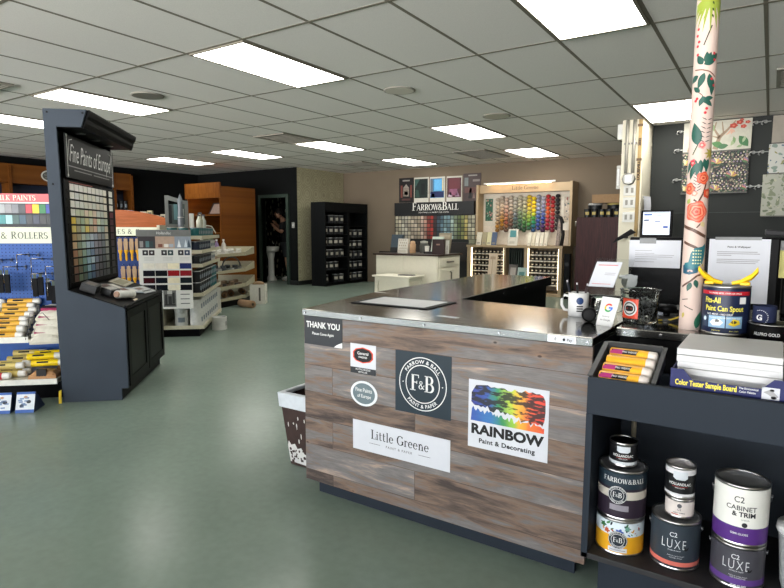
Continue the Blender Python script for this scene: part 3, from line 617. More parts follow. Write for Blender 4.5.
for k in range(NB):
    z0 = .6712+.0182*k; lab = 'white sample board, %s in the stack in the blue box' % bw[k]
    sh = rnd.uniform(-.0015, .0015); lc = (-.0715+sh, 1.83+rnd.uniform(-.004, .004)+(.012 if k < 8 else 0), z0)
    if bb is None:
        bb = MB().box(-.119, .119, -.135, .13, 0, .0170).build('sample_board', mat('board white', '#cfcfcf', .45, var=.01), bevel=.0012)
        bb.location = lc; tag(bb, lab, 'sample board', 'white sample boards in the blue box')
    else: dup(bb, lc, rnd.uniform(-.008, .008), lab)
# ---------------------------------------------------------------- paint cans in front
M_tin = mat('tin metal', '#b9b7b4', .28, 1., var=.04); M_lid = mat('tin lid', '#7f8082', .5, .15, var=.08)
def can(label, loc, r, h, bands, name='paint_can', cat='paint can', group=None, lid=None, handle=True, art=None, yaw=0., lidlab=None):
    """a round tin: bands = [(share from, share to, material)]"""
    phi = math.atan2(-loc[1], -loc[0])+yaw
    t = thing(name, label, cat, loc, phi, group)          # local +x looks at the shop front
    b = MB(); b.lathe([(r*.97, 0), (r*1.005, .002), (r*1.005, .005), (r*.985, .007), (r*.985, h-.007), (r*1.012, h-.005), (r*1.012, h), (r*.95, h), (r*.95, h-.004)], n=40, cap=False); b.add([(r*.97*math.cos(2*PI*i/40), r*.97*math.sin(2*PI*i/40), 0) for i in range(40)], [tuple(range(39, -1, -1))])
    b.build('can_body', M_tin, t)
    z0, z1 = .0075, h-.0075; lb = MB()
    for f0, f1, mt in bands: lb.m(mt).lathe([(r, z0+(z1-z0)*f0), (r, z0+(z1-z0)*f1)], n=40, cap=False)
    lo = lb.build('printed_label', None, t)
    b = MB(); b.lathe([(r*.95, h-.004), (r*.86, h-.003), (r*.85, h-.0065), (r*.3, h-.006), (.0005, h-.006)], n=40, cap=False); b.build('lid', lid or M_lid, t, lidlab)
    if art:
        g = MB(); g.du = .006; art(g, wrap((0, 0), r+.0005, 0, 0), r, h); g.build('lettering', None, lo)
    if handle:
        hb = MB()
        for s in (1, -1): hb.cyl((0, s*r, h*.78), .005, .004, 12, (0, s, 0))
        pts = [(-(r+.004)*math.sin(PI*k/14)*.55-0, (r+.005)*math.cos(PI*k/14), h*.78-.55*h*math.sin(PI*k/14)*.9) for k in range(15)]
        pts = [((-math.sqrt(max(0, (r+.006)**2-p[1]**2))), p[1], p[2]) for p in pts]
        hb.tube(pts, .0012, 6); hb.build('handle', mat('wire grey', '#5c5d5f', .4, .6), t, 'wire handle')
    return t
P = lambda c, **k: hx(c, rough=.35, var=.03, **k)
def badge(g, fn, u, v, R, dark, light):
    g.m(dark).disc(fn, u, v, R, n=32); f2 = lambda p, q: tuple(Vector(fn(p, q))*1.0+Vector((.0004, 0, 0)))
    g.m(light).disc(f2, u, v, R*.97, n=36, rin=.95); g.disc(f2, u, v, R*.70, n=32, rin=.93)
    vs, fs, w = glyphs('FARROW & BALL', .014, 1.1); k = R*.16/.72
    g.add([f2(u+(R*.76+y*k)*math.cos(PI/2-(x-w/2)*k/(R*.76)), v+(R*.76+y*k)*math.sin(PI/2-(x-w/2)*k/(R*.76))) for x, y in vs], fs)
    vs, fs, w = glyphs('PAINT & PAPER', .014, 1.1)
    g.add([f2(u+(R*.9-y*k)*math.cos(-PI/2+(x-w/2)*k/(R*.9)), v+(R*.9-y*k)*math.sin(-PI/2+(x-w/2)*k/(R*.9))) for x, y in vs], fs)
    g.serif('F', R*.56, f2, u-R*.33, v-R*.26); g.serif('B', R*.56, f2, u+R*.28, v-R*.26); g.serif('&', R*.3, f2, u-R*.03, v-R*.2)
C_navy, C_white = P('#1d2730'), M_wink
def art_yellow(g, fn, r, h):
    rr = random.Random(5)
    f0 = fn
    for k in range(26):
        u, v = rr.uniform(-.055, .06), rr.uniform(.062, .095); c = rr.choice(['#2c5f3c', '#b0492f', '#3f62a8', '#7aa7b8', '#c8923a', '#4e8257', '#20303a'])
        g.m(P(c)); a = rr.uniform(0, PI); L = rr.uniform(.002, .0075)
        g.shape([(u+L*math.cos(t)*math.cos(a)-L*.45*math.sin(t)*math.sin(a), v+L*math.cos(t)*math.sin(a)+L*.45*math.sin(t)*math.cos(a)) for t in [2*PI*i/10 for i in range(10)]], f0)
    for u, v, c, R in ((-.035, .068, '#b5502e', .008), (.0, .072, '#3f5fae', .010), (-.048, .083, '#2f6a3d', .009), (.022, .083, '#6b9a8c', .008)):
        g.m(P(c)); g.shape([(u+R*(1+.3*math.cos(5*t))*math.cos(t), v+R*(1+.3*math.cos(5*t))*math.sin(t)*.8) for t in [2*PI*i/20 for i in range(20)]], wrap((0, 0), r+.0007, 0, 0))
    badge(g, wrap((0, 0), r+.0009, 0, 0), -.004, .047, .0265, C_navy, C_white)
    g.m(M_paper).add([fn(-.03+.052*i/6, .011+.013*j) for j in (0, 1) for i in range(7)], [(i, i+1, i+8, i+7) for i in range(6)])
    g.m(M_ink).text('No. 2008', .0045, wrap((0, 0), r+.0008, 0, 0), -.019, .0155, sx=.9) if 0 else g.m(hx('#77787a')).add([wrap((0, 0), r+.0008, 0, 0)(u, v) for v in (.016, .018) for u in (-.026, -.018, -.008, .002, .012, .018)], [(i, i+1, i+7, i+6) for i in range(5)])
can('yellow and white floral paint can with a round emblem, bottom of the left stack', (-.319, 1.715, .2405), .0655, .106,
    [(0, .56, P('#dfa224')), (.56, 1, P('#d8e3ea'))], art=art_yellow, handle=False, group='paint cans on the display shelf')
def art_purple(g, fn, r, h):
    badge(g, wrap((0, 0), r+.0009, 0, 0), -.012, .074, .0265, C_navy, C_white)
    g.m(hx('#8c8790')).add([fn(-.032+.052*i/6, .028+.017*j) for j in (0, 1) for i in range(7)], [(i, i+1, i+8, i+7) for i in range(6)])
    g.m(M_wink).serif('FARROW&BALL', .0135, wrap((0, 0), r+.0007, 0, 0), .006, h-.035, sp=.05)
can('dark purple paint can with a teal band and round emblem, second of the left stack', (-.318, 1.716, .347), .066, .145,
    [(0, .42, P('#2e2531')), (.42, .60, P('#c5beb2')), (.60, .66, P('#2e2531')), (.66, 1, P('#25333d'))], art=art_purple, handle=False, group='paint cans on the display shelf')
def art_holl(txt):
    def f(g, fn, r, h):
        g.m(P('#c9ced3')).shape([(-.018, h*.86), (-.018, h*.66), (-.010, h*.60), (.012, h*.60), (.019, h*.66), (.019, h*.86)], fn)
        g.m(M_wink).text(txt, .0075, fn, 0, h*.43, bold=.02, sx=.85); g.text('HIGH GLOSS', .003, fn, 0, h*.33, bold=.01); g.m(P('#b3322e')).add([fn(-.02+.04*i/4, h*.38+.001*j) for j in (0, 1) for i in range(5)], [(i, i+1, i+6, i+5) for i in range(4)])
    return f
can('small black and white tin with black lid on top of the left stack of cans', (-.319, 1.716, .4925), .0385, .072, [(0, .16, P('#c8cdd0')), (.16, .84, P('#18191b')), (.84, 1, P('#1c1c1e'))], art=art_holl('HOLLANDLAC'), handle=False, name='paint_tin', cat='paint tin', lid=M_black, lidlab='black lid', group='small tins on the display shelf')
def art_luxe(low):
    def f(g, fn, r, h):
        g.m(P('#d9dbdd')); g.text('C2', .013, fn, -.004, h*.70, bold=.01, sx=.9); g.text('LUXE', .027, fn, -.002, h*.46, bold=-.012, sx=.62, sp=1.25)
        g.text('INTERIOR PAINT', .0032, fn, 0, h*.41, bold=.005); g.text('ACRYLIC LATEX PAINT', .003, fn, .004, h*.30); g.text('EGGSHELL FINISH' if not low else 'FOR INTERIOR USE', .003, fn, .004, h*.26)
        if low: g.text('SEMI-GLOSS', .005, fn, .006, h*.075, bold=.015)
        g.m(M_ink).shape([(.024, h*.46), (.027, h*.51), (.031, h*.48), (.037, h*.52), (.034, h*.455), (.029, h*.43)], fn)
    return f
can('dark grey can with a coral stripe, bottom of the middle stack', (-.1725, 1.722, .2405), .063, .138, [(0, .05, P('#2c3036')), (.05, .15, P('#cf6f62')), (.15, 1, P('#333b43'))], art=art_luxe(False), group='paint cans on the display shelf')
def art_cream(g, fn, r, h):
    g.m(P('#5a5a5e')).disc(fn, 0, h*.66, .006, n=16); g.text('C2', .006, fn, 0, h*.42, bold=.01); g.text('PAINT SAMPLE', .0034, fn, 0, h*.27, bold=.01); g.m(P('#b3322e')).add([fn(-.02+.018*i/3, h*.2+.002*j) for j in (0, 1) for i in range(4)], [(i, i+1, i+5, i+4) for i in range(3)])
can('small cream white tin in the middle stack on the coral striped can', (-.166, 1.722, .379), .0365, .056, [(0, 1, P('#d9cfc9'))], art=art_cream, handle=False, name='paint_tin', cat='paint tin', group='small tins on the display shelf')
can('small black tin with silver lid topping the middle stack of cans', (-.168, 1.723, .4355), .038, .09, [(0, .1, P('#d0d0d2')), (.1, .8, P('#17181a')), (.8, 1, P('#d9d7d9'))], art=art_holl('HOLLANDLAC'), handle=False, name='paint_tin', cat='paint tin', lid=mat('pale lid', '#bdbabb', .4), lidlab='silver lid', group='small tins on the display shelf')
can('grey purple can with a violet stripe, bottom of the right stack', (-.021, 1.72, .2405), .063, .117, [(0, .06, P('#3c3b42')), (.06, .22, P('#5f3f86')), (.22, 1, P('#47464d'))], art=art_luxe(True), group='paint cans on the display shelf')
def art_cab(g, fn, r, h):
    g.m(P('#2b2b2f')); g.text('C2', .016, fn, -.004, h*.73, bold=.008, sx=.9); g.text('CABINET', .0125, fn, .002, h*.60, bold=.012, sx=1.0); g.text('& TRIM', .0125, fn, .008, h*.50, bold=.03, sx=1.0)
    g.add([fn(-.03+.05*i/5, h*.63+.0006*j) for j in (0, 1) for i in range(6)], [(i, i+1, i+7, i+6) for i in range(5)]) if 0 else None
    g.text('INTERIOR', .003, fn, .012, h*.44); g.disc(fn, .011, h*.365, .0065, n=16); g.m(C_white).text('SPACE GREEN', .0055, fn, 0, h*.19, bold=.015) if 0 else g.m(C_white).text('SEMI-GLOSS', .0055, fn, 0, h*.19, bold=.015)
can('white and violet can, top of the right stack on the display shelf', (-.021, 1.722, .3585), .0635, .16, [(0, .3, P('#55307c')), (.3, 1, P('#e4e3dc'))], art=art_cab, group='paint cans on the display shelf')
t = thing('plastic_pot', 'clear plastic pot at the right end of the display shelf, cut by the picture edge', 'pot', (.125, 1.74, .2405))
MB().lathe([(.045, 0), (.05, .02), (.06, .15), (.064, .155), (.0585, .15), (.048, .02), (.001, .004)], n=28, cap=False).build('cup', mat('milky plastic', '#d9dcda', .3, trans=.4), t)
MB().lathe([(.0635, .156), (.066, .16), (.064, .175), (.03, .178), (.001, .178)], n=28, cap=False).build('lid', M_plastic, t)

# ---------------------------------------------------------------- things on the steel tops
CT = .8353
t = thing('coffee_mug', 'white mug with a navy round print holding pens on the steel counter', 'mug', (-.612, 2.26, CT), -.12)
MB().lathe([(.034, 0), (.0375, .004), (.0385, .09), (.0365, .092), (.0345, .088), (.034, .008), (.001, .006)], n=32, cap=False).build('cup', M_plastic, t)
MB().tube([(-.037, -.0, .075), (-.056, -.002, .078), (-.066, -.003, .06), (-.066, -.003, .038), (-.055, -.002, .02), (-.037, 0, .018)], .0055, 8).build('handle', M_plastic, t)
w = wrap((0, 0), .0389, -PI/2+.55, 0); b = MB(); b.du = .006; b.m(P('#26406e')).disc(w, 0, .062, .014, n=20).m(M_ink)
for k in range(3): b.add([w(-.012+.024*i/4, .02+.009*k+.005*j) for j in (0, 1) for i in range(5)], [(i, i+1, i+6, i+5) for i in range(4)])
b.build('print', None, t, 'navy print')
for k, (x, y, dx, dy, c, lab) in enumerate([(-.012, -.008, -.03, .0, '#20232c', 'dark pen leaning left in the white mug'), (.0, .008, -.012, .01, '#191919', 'black pen in the middle of the white mug'), (.012, .0, .02, .0, '#3a2b2e', 'dark brown pen leaning right in the white mug')]):
    p0 = Vector((-.612+x, 2.26+y, CT+.012)); p1 = p0+Vector((dx, dy, .108 if k else .118))
    pen = thing('pen', lab, 'pen', p0, 0, 'pens in the white mug'); MB().tube([(0, 0, 0), p1-p0], .004, 8).build('barrel', hx(c), pen); MB().tube([(p1-p0)*.99, (p1-p0)*1.07], .003, 8).build('cap', hx('#c9c4c8'), pen)
t = thing('tape_measure', 'round black disc standing on edge in front of the white mug', 'disc', (-.535, 2.125, CT+.0268))
ax = Vector((.25, -1, .08)).normalized(); MB().lathe([(.021, -.013), (.026, -.009), (.0265, 0), (.026, .009), (.021, .013)], n=32, axis=ax).build('case', M_black, t)
MB().lathe([(.0005, .0135), (.018, .0137), (.019, .0131)], n=28, cap=False, axis=ax).build('face', mat('matte black', '#0d0d0e', .7), t)
t = thing('glass_mug', 'clear glass mug behind the round black disc', 'mug', (-.535, 2.275, CT))
M_glass = mat('clear glass', '#f2f5f5', .02, var=.0, trans=1.)
MB().lathe([(.03, 0), (.031, .004), (.032, .075), (.03, .076), (.0285, .01), (.001, .008)], n=28, cap=False).build('cup', M_glass, t)
MB().tube([(.0, -.031, .062), (.008, -.052, .06), (.012, -.058, .04), (.008, -.05, .02), (0, -.031, .016)], .004, 8).build('handle', M_glass, t)
# review card with the four colour G
t = thing('review_card', 'white card with a four-coloured letter G leaning on the steel counter', 'card', (-.468, 2.07, CT))
bl, br, tl, tr = Vector((-.499, 2.078, CT)), Vector((-.4395, 2.056, CT)), Vector((-.487, 2.112, .934)), Vector((-.4225, 2.09, .932))
uu = (br-bl).normalized(); nn = uu.cross((tl-bl)).normalized()  # facing the room
vv = (tl-bl).normalized(); nn = uu.cross(vv).normalized(); 
if nn.y > 0: nn = -nn
b = MB(); b.hexa([bl, br, br-nn*.0015, bl-nn*.0015, tl, tr, tr-nn*.0015, tl-nn*.0015]); Wd(b, 'card', M_plastic, t, bevel=.0006)
fn = plane((bl+br)/2+nn*.0006, uu, (tl+tr-bl-br).normalized()); b = MB()
def garc(a0, a1, c, R=.0155, w=.0058, cu=.001, cv=.066):
    n = 10; b.m(P(c)); b.add([fn(cu+(R-w*j)*math.cos(math.radians(a0+(a1-a0)*i/n)), cv+(R-w*j)*math.sin(math.radians(a0+(a1-a0)*i/n))) for j in (0, 1) for i in range(n+1)], [(i, i+1, i+n+2, i+n+1) for i in range(n)])
garc(42, 150, '#e0402f'); garc(150, 208, '#f2b51e'); garc(208, 310, '#2f9a4c'); garc(310, 362, '#3f77d8')
b.m(P('#3f77d8')).add([fn(.001, .0632), fn(.0165, .0632), fn(.0165, .069), fn(.001, .069)], [(0, 1, 2, 3)])
b.m(hx('#5c5f63')).text('Review us', .0048, fn, -.001, .032, bold=.012); b.text('on Google', .0068, fn, 0, .0185, bold=.012); Wd(b, 'print', None, t)
Wd(MB().hexa([(-.475, 2.11, CT), (-.455, 2.103, CT), (-.45, 2.135, CT), (-.47, 2.14, CT), (-.458, 2.1, .90), (-.452, 2.098, .90), (-.452, 2.103, .9), (-.458, 2.105, .9)]), 'easel', M_plastic, t)
# slanted acrylic sign holder
t = thing('sign_holder', 'slanted clear acrylic holder with a white notice, behind the white mug', 'sign holder', (-.56, 2.40, CT))
A0, A1, A2, A3 = Vector((-.653, 2.40, CT)), Vector((-.500, 2.40, CT)), Vector((-.445, 2.44, 1.052)), Vector((-.592, 2.44, 1.056))
th = Vector((0, -.003, 0))
Wd(MB().hexa([A0, A1, A1-th, A0-th, A3, A2, A2-th, A3-th]), 'back_sheet', M_clear, t)
Wd(MB().hexa([A0, A1, A1+Vector((.01, .1, 0)), A0+Vector((.01, .1, 0)), A0+Vector((0, 0, .003)), A1+Vector((0, 0, .003)), A1+Vector((.01, .1, .003)), A0+Vector((.01, .1, .003))]), 'foot', M_clear, t)
L = lambda s_, t_: A0+(A1-A0)*s_+(A3-A0)*t_+th*1.3
cs = [L(.05, .47), L(.70, .47), L(.70, .93), L(.05, .93)]
b = MB().m(M_paper).hexa([cs[0], cs[1], cs[1]-th*.2, cs[0]-th*.2, cs[3], cs[2], cs[2]-th*.2, cs[3]-th*.2])
Lf = lambda s_, t_: L(s_, t_)+th*.2; red, gry = hx('#c97a78'), hx('#a5a3a8')
b.m(red); b.add([Lf(.12, .862), Lf(.62, .862), Lf(.62, .878), Lf(.12, .878)], [(0, 1, 2, 3)])
b.m(gry)
for q in (.69, .72): b.add([Lf(.36, q), Lf(.63, q), Lf(.63, q+.012), Lf(.36, q+.012)], [(0, 1, 2, 3)])
b.m(red).add([Lf(.12, .52), Lf(.60, .52), Lf(.60, .53), Lf(.12, .53)], [(0, 1, 2, 3)])
Wd(b, 'notice', None, t, 'white paper notice with faint red lines')
Wd(MB().cyl((-.46, 2.43, .965), .03, .004, 24, (0, -1, 0)).box(-.50, -.43, 2.427, 2.43, .975, .99), 'clip', mat('milky clip', '#b9bfbd', .2, trans=.6), t)
# clear tub with the orange sticker
t = thing('clear_tub', 'clear plastic tub with a round badge on an orange sticker, full of small silver bits', 'tub', (-.383, 2.235, CT))
MB().lathe([(.055, 0), (.058, .004), (.068, .115), (.071, .118), (.0695, .12), (.066, .116), (.056, .008), (.001, .006)], n=36, cap=False).build('tub_wall', mat('tub clear', '#eef2f2', .04, var=0, trans=1.), t)
w = wrap((0, 0), .0655, math.radians(-112), 0)
b = MB(); b.du = .008; b.m(P('#e0492c')); b.add([w(-.031+.062*i/6, .018+.072*j) for j in (0, 1) for i in range(7)], [(i, i+1, i+8, i+7) for i in range(6)])
w1 = wrap((0, 0), .0662, math.radians(-112), 0); w2 = wrap((0, 0), .0668, math.radians(-112), 0); w3 = wrap((0, 0), .0674, math.radians(-112), 0)
b.m(M_wink).disc(w1, 0, .054, .027, n=32).m(M_ink).disc(w2, 0, .054, .0225, n=32).m(M_wink).disc(w2, 0, .054, .0165, n=28) if 0 else b.m(M_wink).disc(w1, 0, .054, .0275, n=32)
b.m(M_ink).disc(w2, 0, .054, .0225, n=32, rin=.82).shape([(x*.30, .054+z*.30) for x, z in ((-.05, -.02), (-.03, -.033), (.03, -.033), (.05, -.02), (.05, .02), (.03, .033), (-.03, .033), (-.05, .02))], w2)
b.m(P('#8a2f25')).add([w3(-.011, .051), w3(.011, .051), w3(.011, .057), w3(-.011, .057)], [(0, 1, 2, 3)])
b.build('sticker', None, t, 'orange sticker with a black and white badge')
# small silver bits in the tub: a heap nobody could count
rr = random.Random(11); b = MB()
for k in range(150):
    a = rr.uniform(0, 2*PI); q = .05*math.sqrt(rr.random()); p = Vector((q*math.cos(a), q*math.sin(a), rr.uniform(.012, .085))); d = Vector((rr.uniform(-1, 1), rr.uniform(-1, 1), rr.uniform(-1, 1))).normalized()*.011
    b.tube([p-d*.6, p+d*.6], .0017, 4)
o = b.build('metal_clips', mat('clip metal', '#9a9b9f', .3, .3, var=.3)); o.location = (-.383, 2.235, CT); tag(o, 'heap of small silver metal bits inside the clear tub', 'metal bits', None, 'stuff')
# dark puck with the yellow lead
t = thing('desk_scanner', 'dark round gadget with a yellow cable on the till counter beside the floral post', 'gadget', (-.306, 2.33, CT))
MB().lathe([(.045, 0), (.047, .006), (.044, .012), (.03, .014)], n=32).build('base', mat('gadget grey', '#3f3f3e', .4), t)
MB().tube([(0, 0, .014), (0, .005, .03)], .012, 12).build('neck', M_black, t); MB().lathe([(.024, .03), (.034, .034), (.036, .05), (.03, .058), (.001, .06)], n=28).build('head', M_black, t)
MB().tube([(-.02, -.045, .004), (.02, -.04, .008), (.06, -.015, .025), (.085, .02, .045), (.09, .07, .05), (.1, .12, .02)], .0032, 8).build('cable', hx('#c9ad3c'), t, 'yellow cable')

# floor-to-ceiling style post wrapped in floral paper, standing on the counter
PX, PY, PR = -.211, 2.165, .0335
post = thing('floral_post', 'slim post wrapped in pink wallpaper printed with roses, leaves and a blue bird', 'post', (PX, PY, CT))
MB().cyl((0, 0, 0), PR, ZC-CT-.002, 40).build('post', mat('pink wallpaper', '#cfb9ae', .6, var=.02), post)
pz = lambda y: (328-y)*.00328
phi0 = math.atan2(-PY, -PX)
pb = MB(); pb.du = .005; NS = [0]
def pf(k, turn=0.):
    NS[0] += 1; e_ = (NS[0] % 40)*.00001
    return lambda u, v: (lambda a, r: (r*math.cos(a), r*math.sin(a), v))(phi0+turn+u/PR, PR+.0003+.0003*k+e_)
def motifs(turn, dz):
    U = lambda d: PR*math.asin(max(-1, min(1, d)))*1.0
    f0, f1, f2 = pf(0, turn), pf(1, turn), pf(2, turn)
    def leaf(d, y, L, W, ang, c, k=0):
        u, v = U(d) if abs(d) < 1 else d*PR*1.4, pz(y)+dz; a = math.radians(ang); pb.m(P(c)); n = 8
        pts = [(L*t, W*math.sin(PI*t**.8)) for t in [i/n for i in range(n+1)]]+[(L*t, -W*math.sin(PI*t**.8)) for t in [i/n for i in range(n-1, 0, -1)]]
        pb.shape([(u+x*math.cos(a)-y_*math.sin(a), v+x*math.sin(a)+y_*math.cos(a)) for x, y_ in pts], pf(k, turn))
    def branch(pts, w, c):
        pb.m(P(c)); q = [(U(d), pz(y)+dz) for d, y in pts]
        for (x0, y0), (x1, y1) in zip(q, q[1:]):
            L = math.hypot(x1-x0, y1-y0); nx, ny = -(y1-y0)/L*w*1.5, (x1-x0)/L*w*1.5; pb.shape([(x0+nx, y0+ny), (x0-nx, y0-ny), (x1-nx, y1-ny), (x1+nx, y1+ny)], f0)
    def rose(d, y, R, cs):
        u, v = U(d), pz(y)+dz
        for k, c in enumerate(cs):
            r = R*(1-k/len(cs)); pb.m(P(c)); o_ = k*.7
            pb.shape([(u+r*(1+.10*math.cos(5*t+o_))*math.cos(t), v+r*(1+.10*math.cos(5*t+o_))*math.sin(t)) for t in [2*PI*i/24 for i in range(24)]], pf(k*.6, turn))
    def berry(d, y, R, c='#c4343f'): pb.m(P(c)).disc(f2, U(d), pz(y)+dz, R, n=10)
    DG, MG = '#235247', '#3d6f55'
    for k in range(-7, 8):  # chartreuse frond at the top
        leaf(.25, -8+abs(k)*1.5, .15-.009*abs(k), .0042, -90+k*9, '#8f9e3c'); leaf(.3, -26, .10, .007, -90+k*13, '#8f9e3c'); leaf(.25, 8, .06, .003, -90+k*22, '#8f9e3c')
    for y in (2, 8, 14, 20): leaf(.35, y, .012, .0025, -70, '#3d4a1e', 2)
    for d, y in ((-.7, 32), (-.75, 38), (-.6, 44), (-.7, 48), (-.65, 56), (.7, 56), (.75, 62), (.62, 80), (.8, 86), (-.5, 98), (-.6, 100), (.35, 108), (.25, 112)): berry(d, y, .0045)
    branch([(-.8, 70), (-.2, 71), (.4, 73), (.9, 78)], .0012, '#6f4232'); branch([(-.6, 90), (-.1, 95), (.3, 103)], .0008, '#6f4232'); branch([(-.2, 48), (.4, 30)], .0012, '#3c4033')
    for d, y, a, L in ((.1, 66, 70, .03), (-.2, 66, 120, .028), (-.1, 66, 20, .03), (.5, 62, 40, .025), (.0, 74, -110, .04), (.4, 75, -80, .045), (-.5, 76, -150, .03), (.75, 80, -95, .04), (.2, 66, 95, .03)): leaf(d, y, L*1.3, .010, a, DG)
    for d, y, a in ((-.1, 96, -60), (.0, 97, -110), (.1, 99, 10), (-.3, 92, 140), (.2, 100, -40)): leaf(d, y, .03, .0075, a, DG)
    leaf(-.2, 143, .075, .017, 102, DG); branch([(-.6, 152), (-.1, 140)], .0013, '#3f5a3d')
    for k in range(6): leaf(.35+.03*k, 140-4.2*k, .02, .0013, 20, '#22282a'); leaf(.3+.03*k, 140-4.2*k, .018, .0013, 150, '#22282a')
    rose(.15, 143, .012, ['#e08f88', '#cf5a5c', '#edb4a4']); rose(-.55, 160, .012, ['#d9505a', '#b93440', '#e89088']); 
    for k in range(8): leaf(.85, 151, .022, .0035, k*45, '#9b8f3f', 1)
    for d, y, a in ((-.7, 158, -110), (-.3, 157, -95), (.1, 157, -85), (.4, 156, -75), (-.5, 163, -100), (.75, 156, -100), (-.1, 160, -92)): leaf(d, y, .045, .0075, a, DG)
    rose(.42, 175, .020, ['#c9482f', '#dd6a48', '#b53a2a', '#e58a66', '#a93225']); rose(-.72, 185, .019, ['#cf5238', '#e07a58', '#b53a2a', '#e58a66']); rose(-.25, 190, .009, ['#d98878', '#e9b8a8']); rose(.85, 190, .016, ['#c9482f', '#e58a66'])
    for k in range(6): leaf(-.12+.02*k, 188-3*k, .018, .0012, 35, '#22282a'); leaf(-.12+.02*k, 188-3*k, .018, .0012, 145, '#22282a')
    branch([(-.3, 196), (.1, 199), (.5, 190), (.7, 180)], .0018, '#5a3b2e')
    rose(.02, 208, .034, ['#d4533c', '#e58068', '#d9573f', '#ea9478', '#c8452f', '#e58068', '#b53a2a']); leaf(-.8, 200, .02, .007, 60, '#9aa55a'); leaf(.5, 218, .02, .008, -60, '#c9b98a')
    branch([(-1, 221), (-.2, 226), (.6, 231), (.9, 233)], .0035, '#5b4034'); branch([(-.9, 238), (0, 243), (.3, 245)], .003, '#5b4034'); branch([(.1, 224), (.5, 219)], .0014, '#5b4034')
    # a blue bird on the branch
    u, v = U(.15), pz(253)+dz; pb.m(P('#2d6f79')); pb.shape([(u-.030, v-.035), (u-.034, v-.022), (u-.02, v-.018), (u-.014, v+.012), (u-.004, v+.028), (u+.02, v+.034), (u+.034, v+.044), (u+.036, v+.03), (u+.032, v+.005), (u+.024, v-.022), (u+.005, v-.036), (u-.012, v-.044)], pf(.5, turn))
    pb.m(P('#24546a')).shape([(u-.038, v-.055), (u-.04, v-.03), (u-.03, v-.024), (u-.015, v-.034), (u+.012, v-.034), (u+.01, v-.052), (u-.015, v-.06)], pf(.3, turn))
    pb.m(P('#cfd2a6'))
    for i in range(5):
        for j in range(4): pb.disc(f2, u-.006+.0075*j, v-.022+.0105*i, .0026, n=7)
    for k in range(5): leaf(.85, 250+5*k, .012, .003, 200+20*k, '#b9a752')
    branch([(-.85, 284), (-.2, 278), (.4, 272), (.9, 270)], .002, '#5b4034'); leaf(-.1, 279, .032, .008, -110, DG); leaf(.25, 276, .03, .008, -75, DG)
    branch([(-.8, 297), (-.3, 296)], .0009, '#26241f'); branch([(-.6, 303), (.2, 307)], .0009, '#26241f'); leaf(-.6, 310, .02, .005, -100, '#b9a752')
    leaf(.55, 326, .06, .013, 75, '#2f6a52'); leaf(-.5, 268, .012, .003, 30, '#c9a9a0'); leaf(0, 268, .012, .003, 150, '#c9a9a0')
motifs(0, 0); motifs(PI, .12)
for k in range(14):
    q = pf(k % 3, k*1.9); pb.m(P(['#235247', '#c9482f', '#3d6f55', '#c4343f'][k % 4])).shape([(.016*math.cos(a_), 1.24+.028*k+.009*math.sin(a_)) for a_ in [2*PI*i/12 for i in range(12)]], q)
pb.build('printed_pattern', None, post, 'printed roses, leaves and bird')
# big can of pour spouts
def art_fits(g, fn, r, h):
    f2 = wrap((0, 0), r+.0009, 0, 0); f3 = wrap((0, 0), r+.0013, 0, 0)
    Q = lambda f, u0, u1, v0, v1, n=8: g.add([f(u0+(u1-u0)*i/n, v) for v in (v0, v1) for i in range(n+1)], [(i, i+1, i+n+2, i+n+1) for i in range(n)])
    g.m(P('#b5202c')); Q(f2, -.085, .085, h-.028, h-.016, 12)
    g.m(M_wink).text('NO MORE MESS, DRIPS OR SPILLS', .0048, f3, 0, h-.0245, bold=.014)
    g.m(P('#eadf5a')).text('Fits-All', .018, f2, -.036, h-.054, bold=.022, sx=.74); g.text('Paint Can Spout', .0165, f2, 0, h-.079, bold=.022, sx=.78)
    g.m(M_wink).text('NO MESS - NO DRIP', .0062, f2, -.012, h-.093, bold=.014); g.text('Fits Most Gallon & Quart Paint Cans', .0045, f2, .004, h-.103, bold=.012)
    g.add([f2(.044, h-.055), f2(.066, h-.055), f2(.066, h-.034), f2(.044, h-.034)], [(0, 1, 2, 3)])
    for u0, u1, c in ((-.072, -.048, '#39465a'), (-.045, .005, '#8fb3cf'), (.008, .056, '#7ea3bf')):
        g.m(P(c)); Q(f2, u0, u1, .024, .062, 6)
    g.m(P('#f2f2ee')).shape([(-.04, .04), (-.03, .03), (-.008, .032), (.0, .042), (-.012, .052), (-.03, .05)], f3).m(P('#3c3c3c')).disc(f3, -.018, .046, .007, .005, 12).m(P('#d9bd2c')).shape([(.014, .036), (.03, .03), (.05, .038), (.046, .05), (.028, .054)], f3).m(P('#3a352c')).disc(f3, .03, .044, .009, .005, 12).m(P('#cfe0ee')).disc(f3, -.06, .05, .006, .007, 12)
    g.m(P('#e8dc66')).text('EASY POUR', .0035, f2, -.02, .013, bold=.01); g.text('EASY CLEAN', .0035, f2, .032, .013, bold=.01)
can('large navy can with yellow lettering and two spouts beside the floral post', (-.108, 2.15, CT), .0685, .157, [(0, 1, P('#1b2540'))], art=art_fits, handle=False, yaw=-.06)
M_sp = mat('spout yellow', '#f0c51d', .35, var=.03)
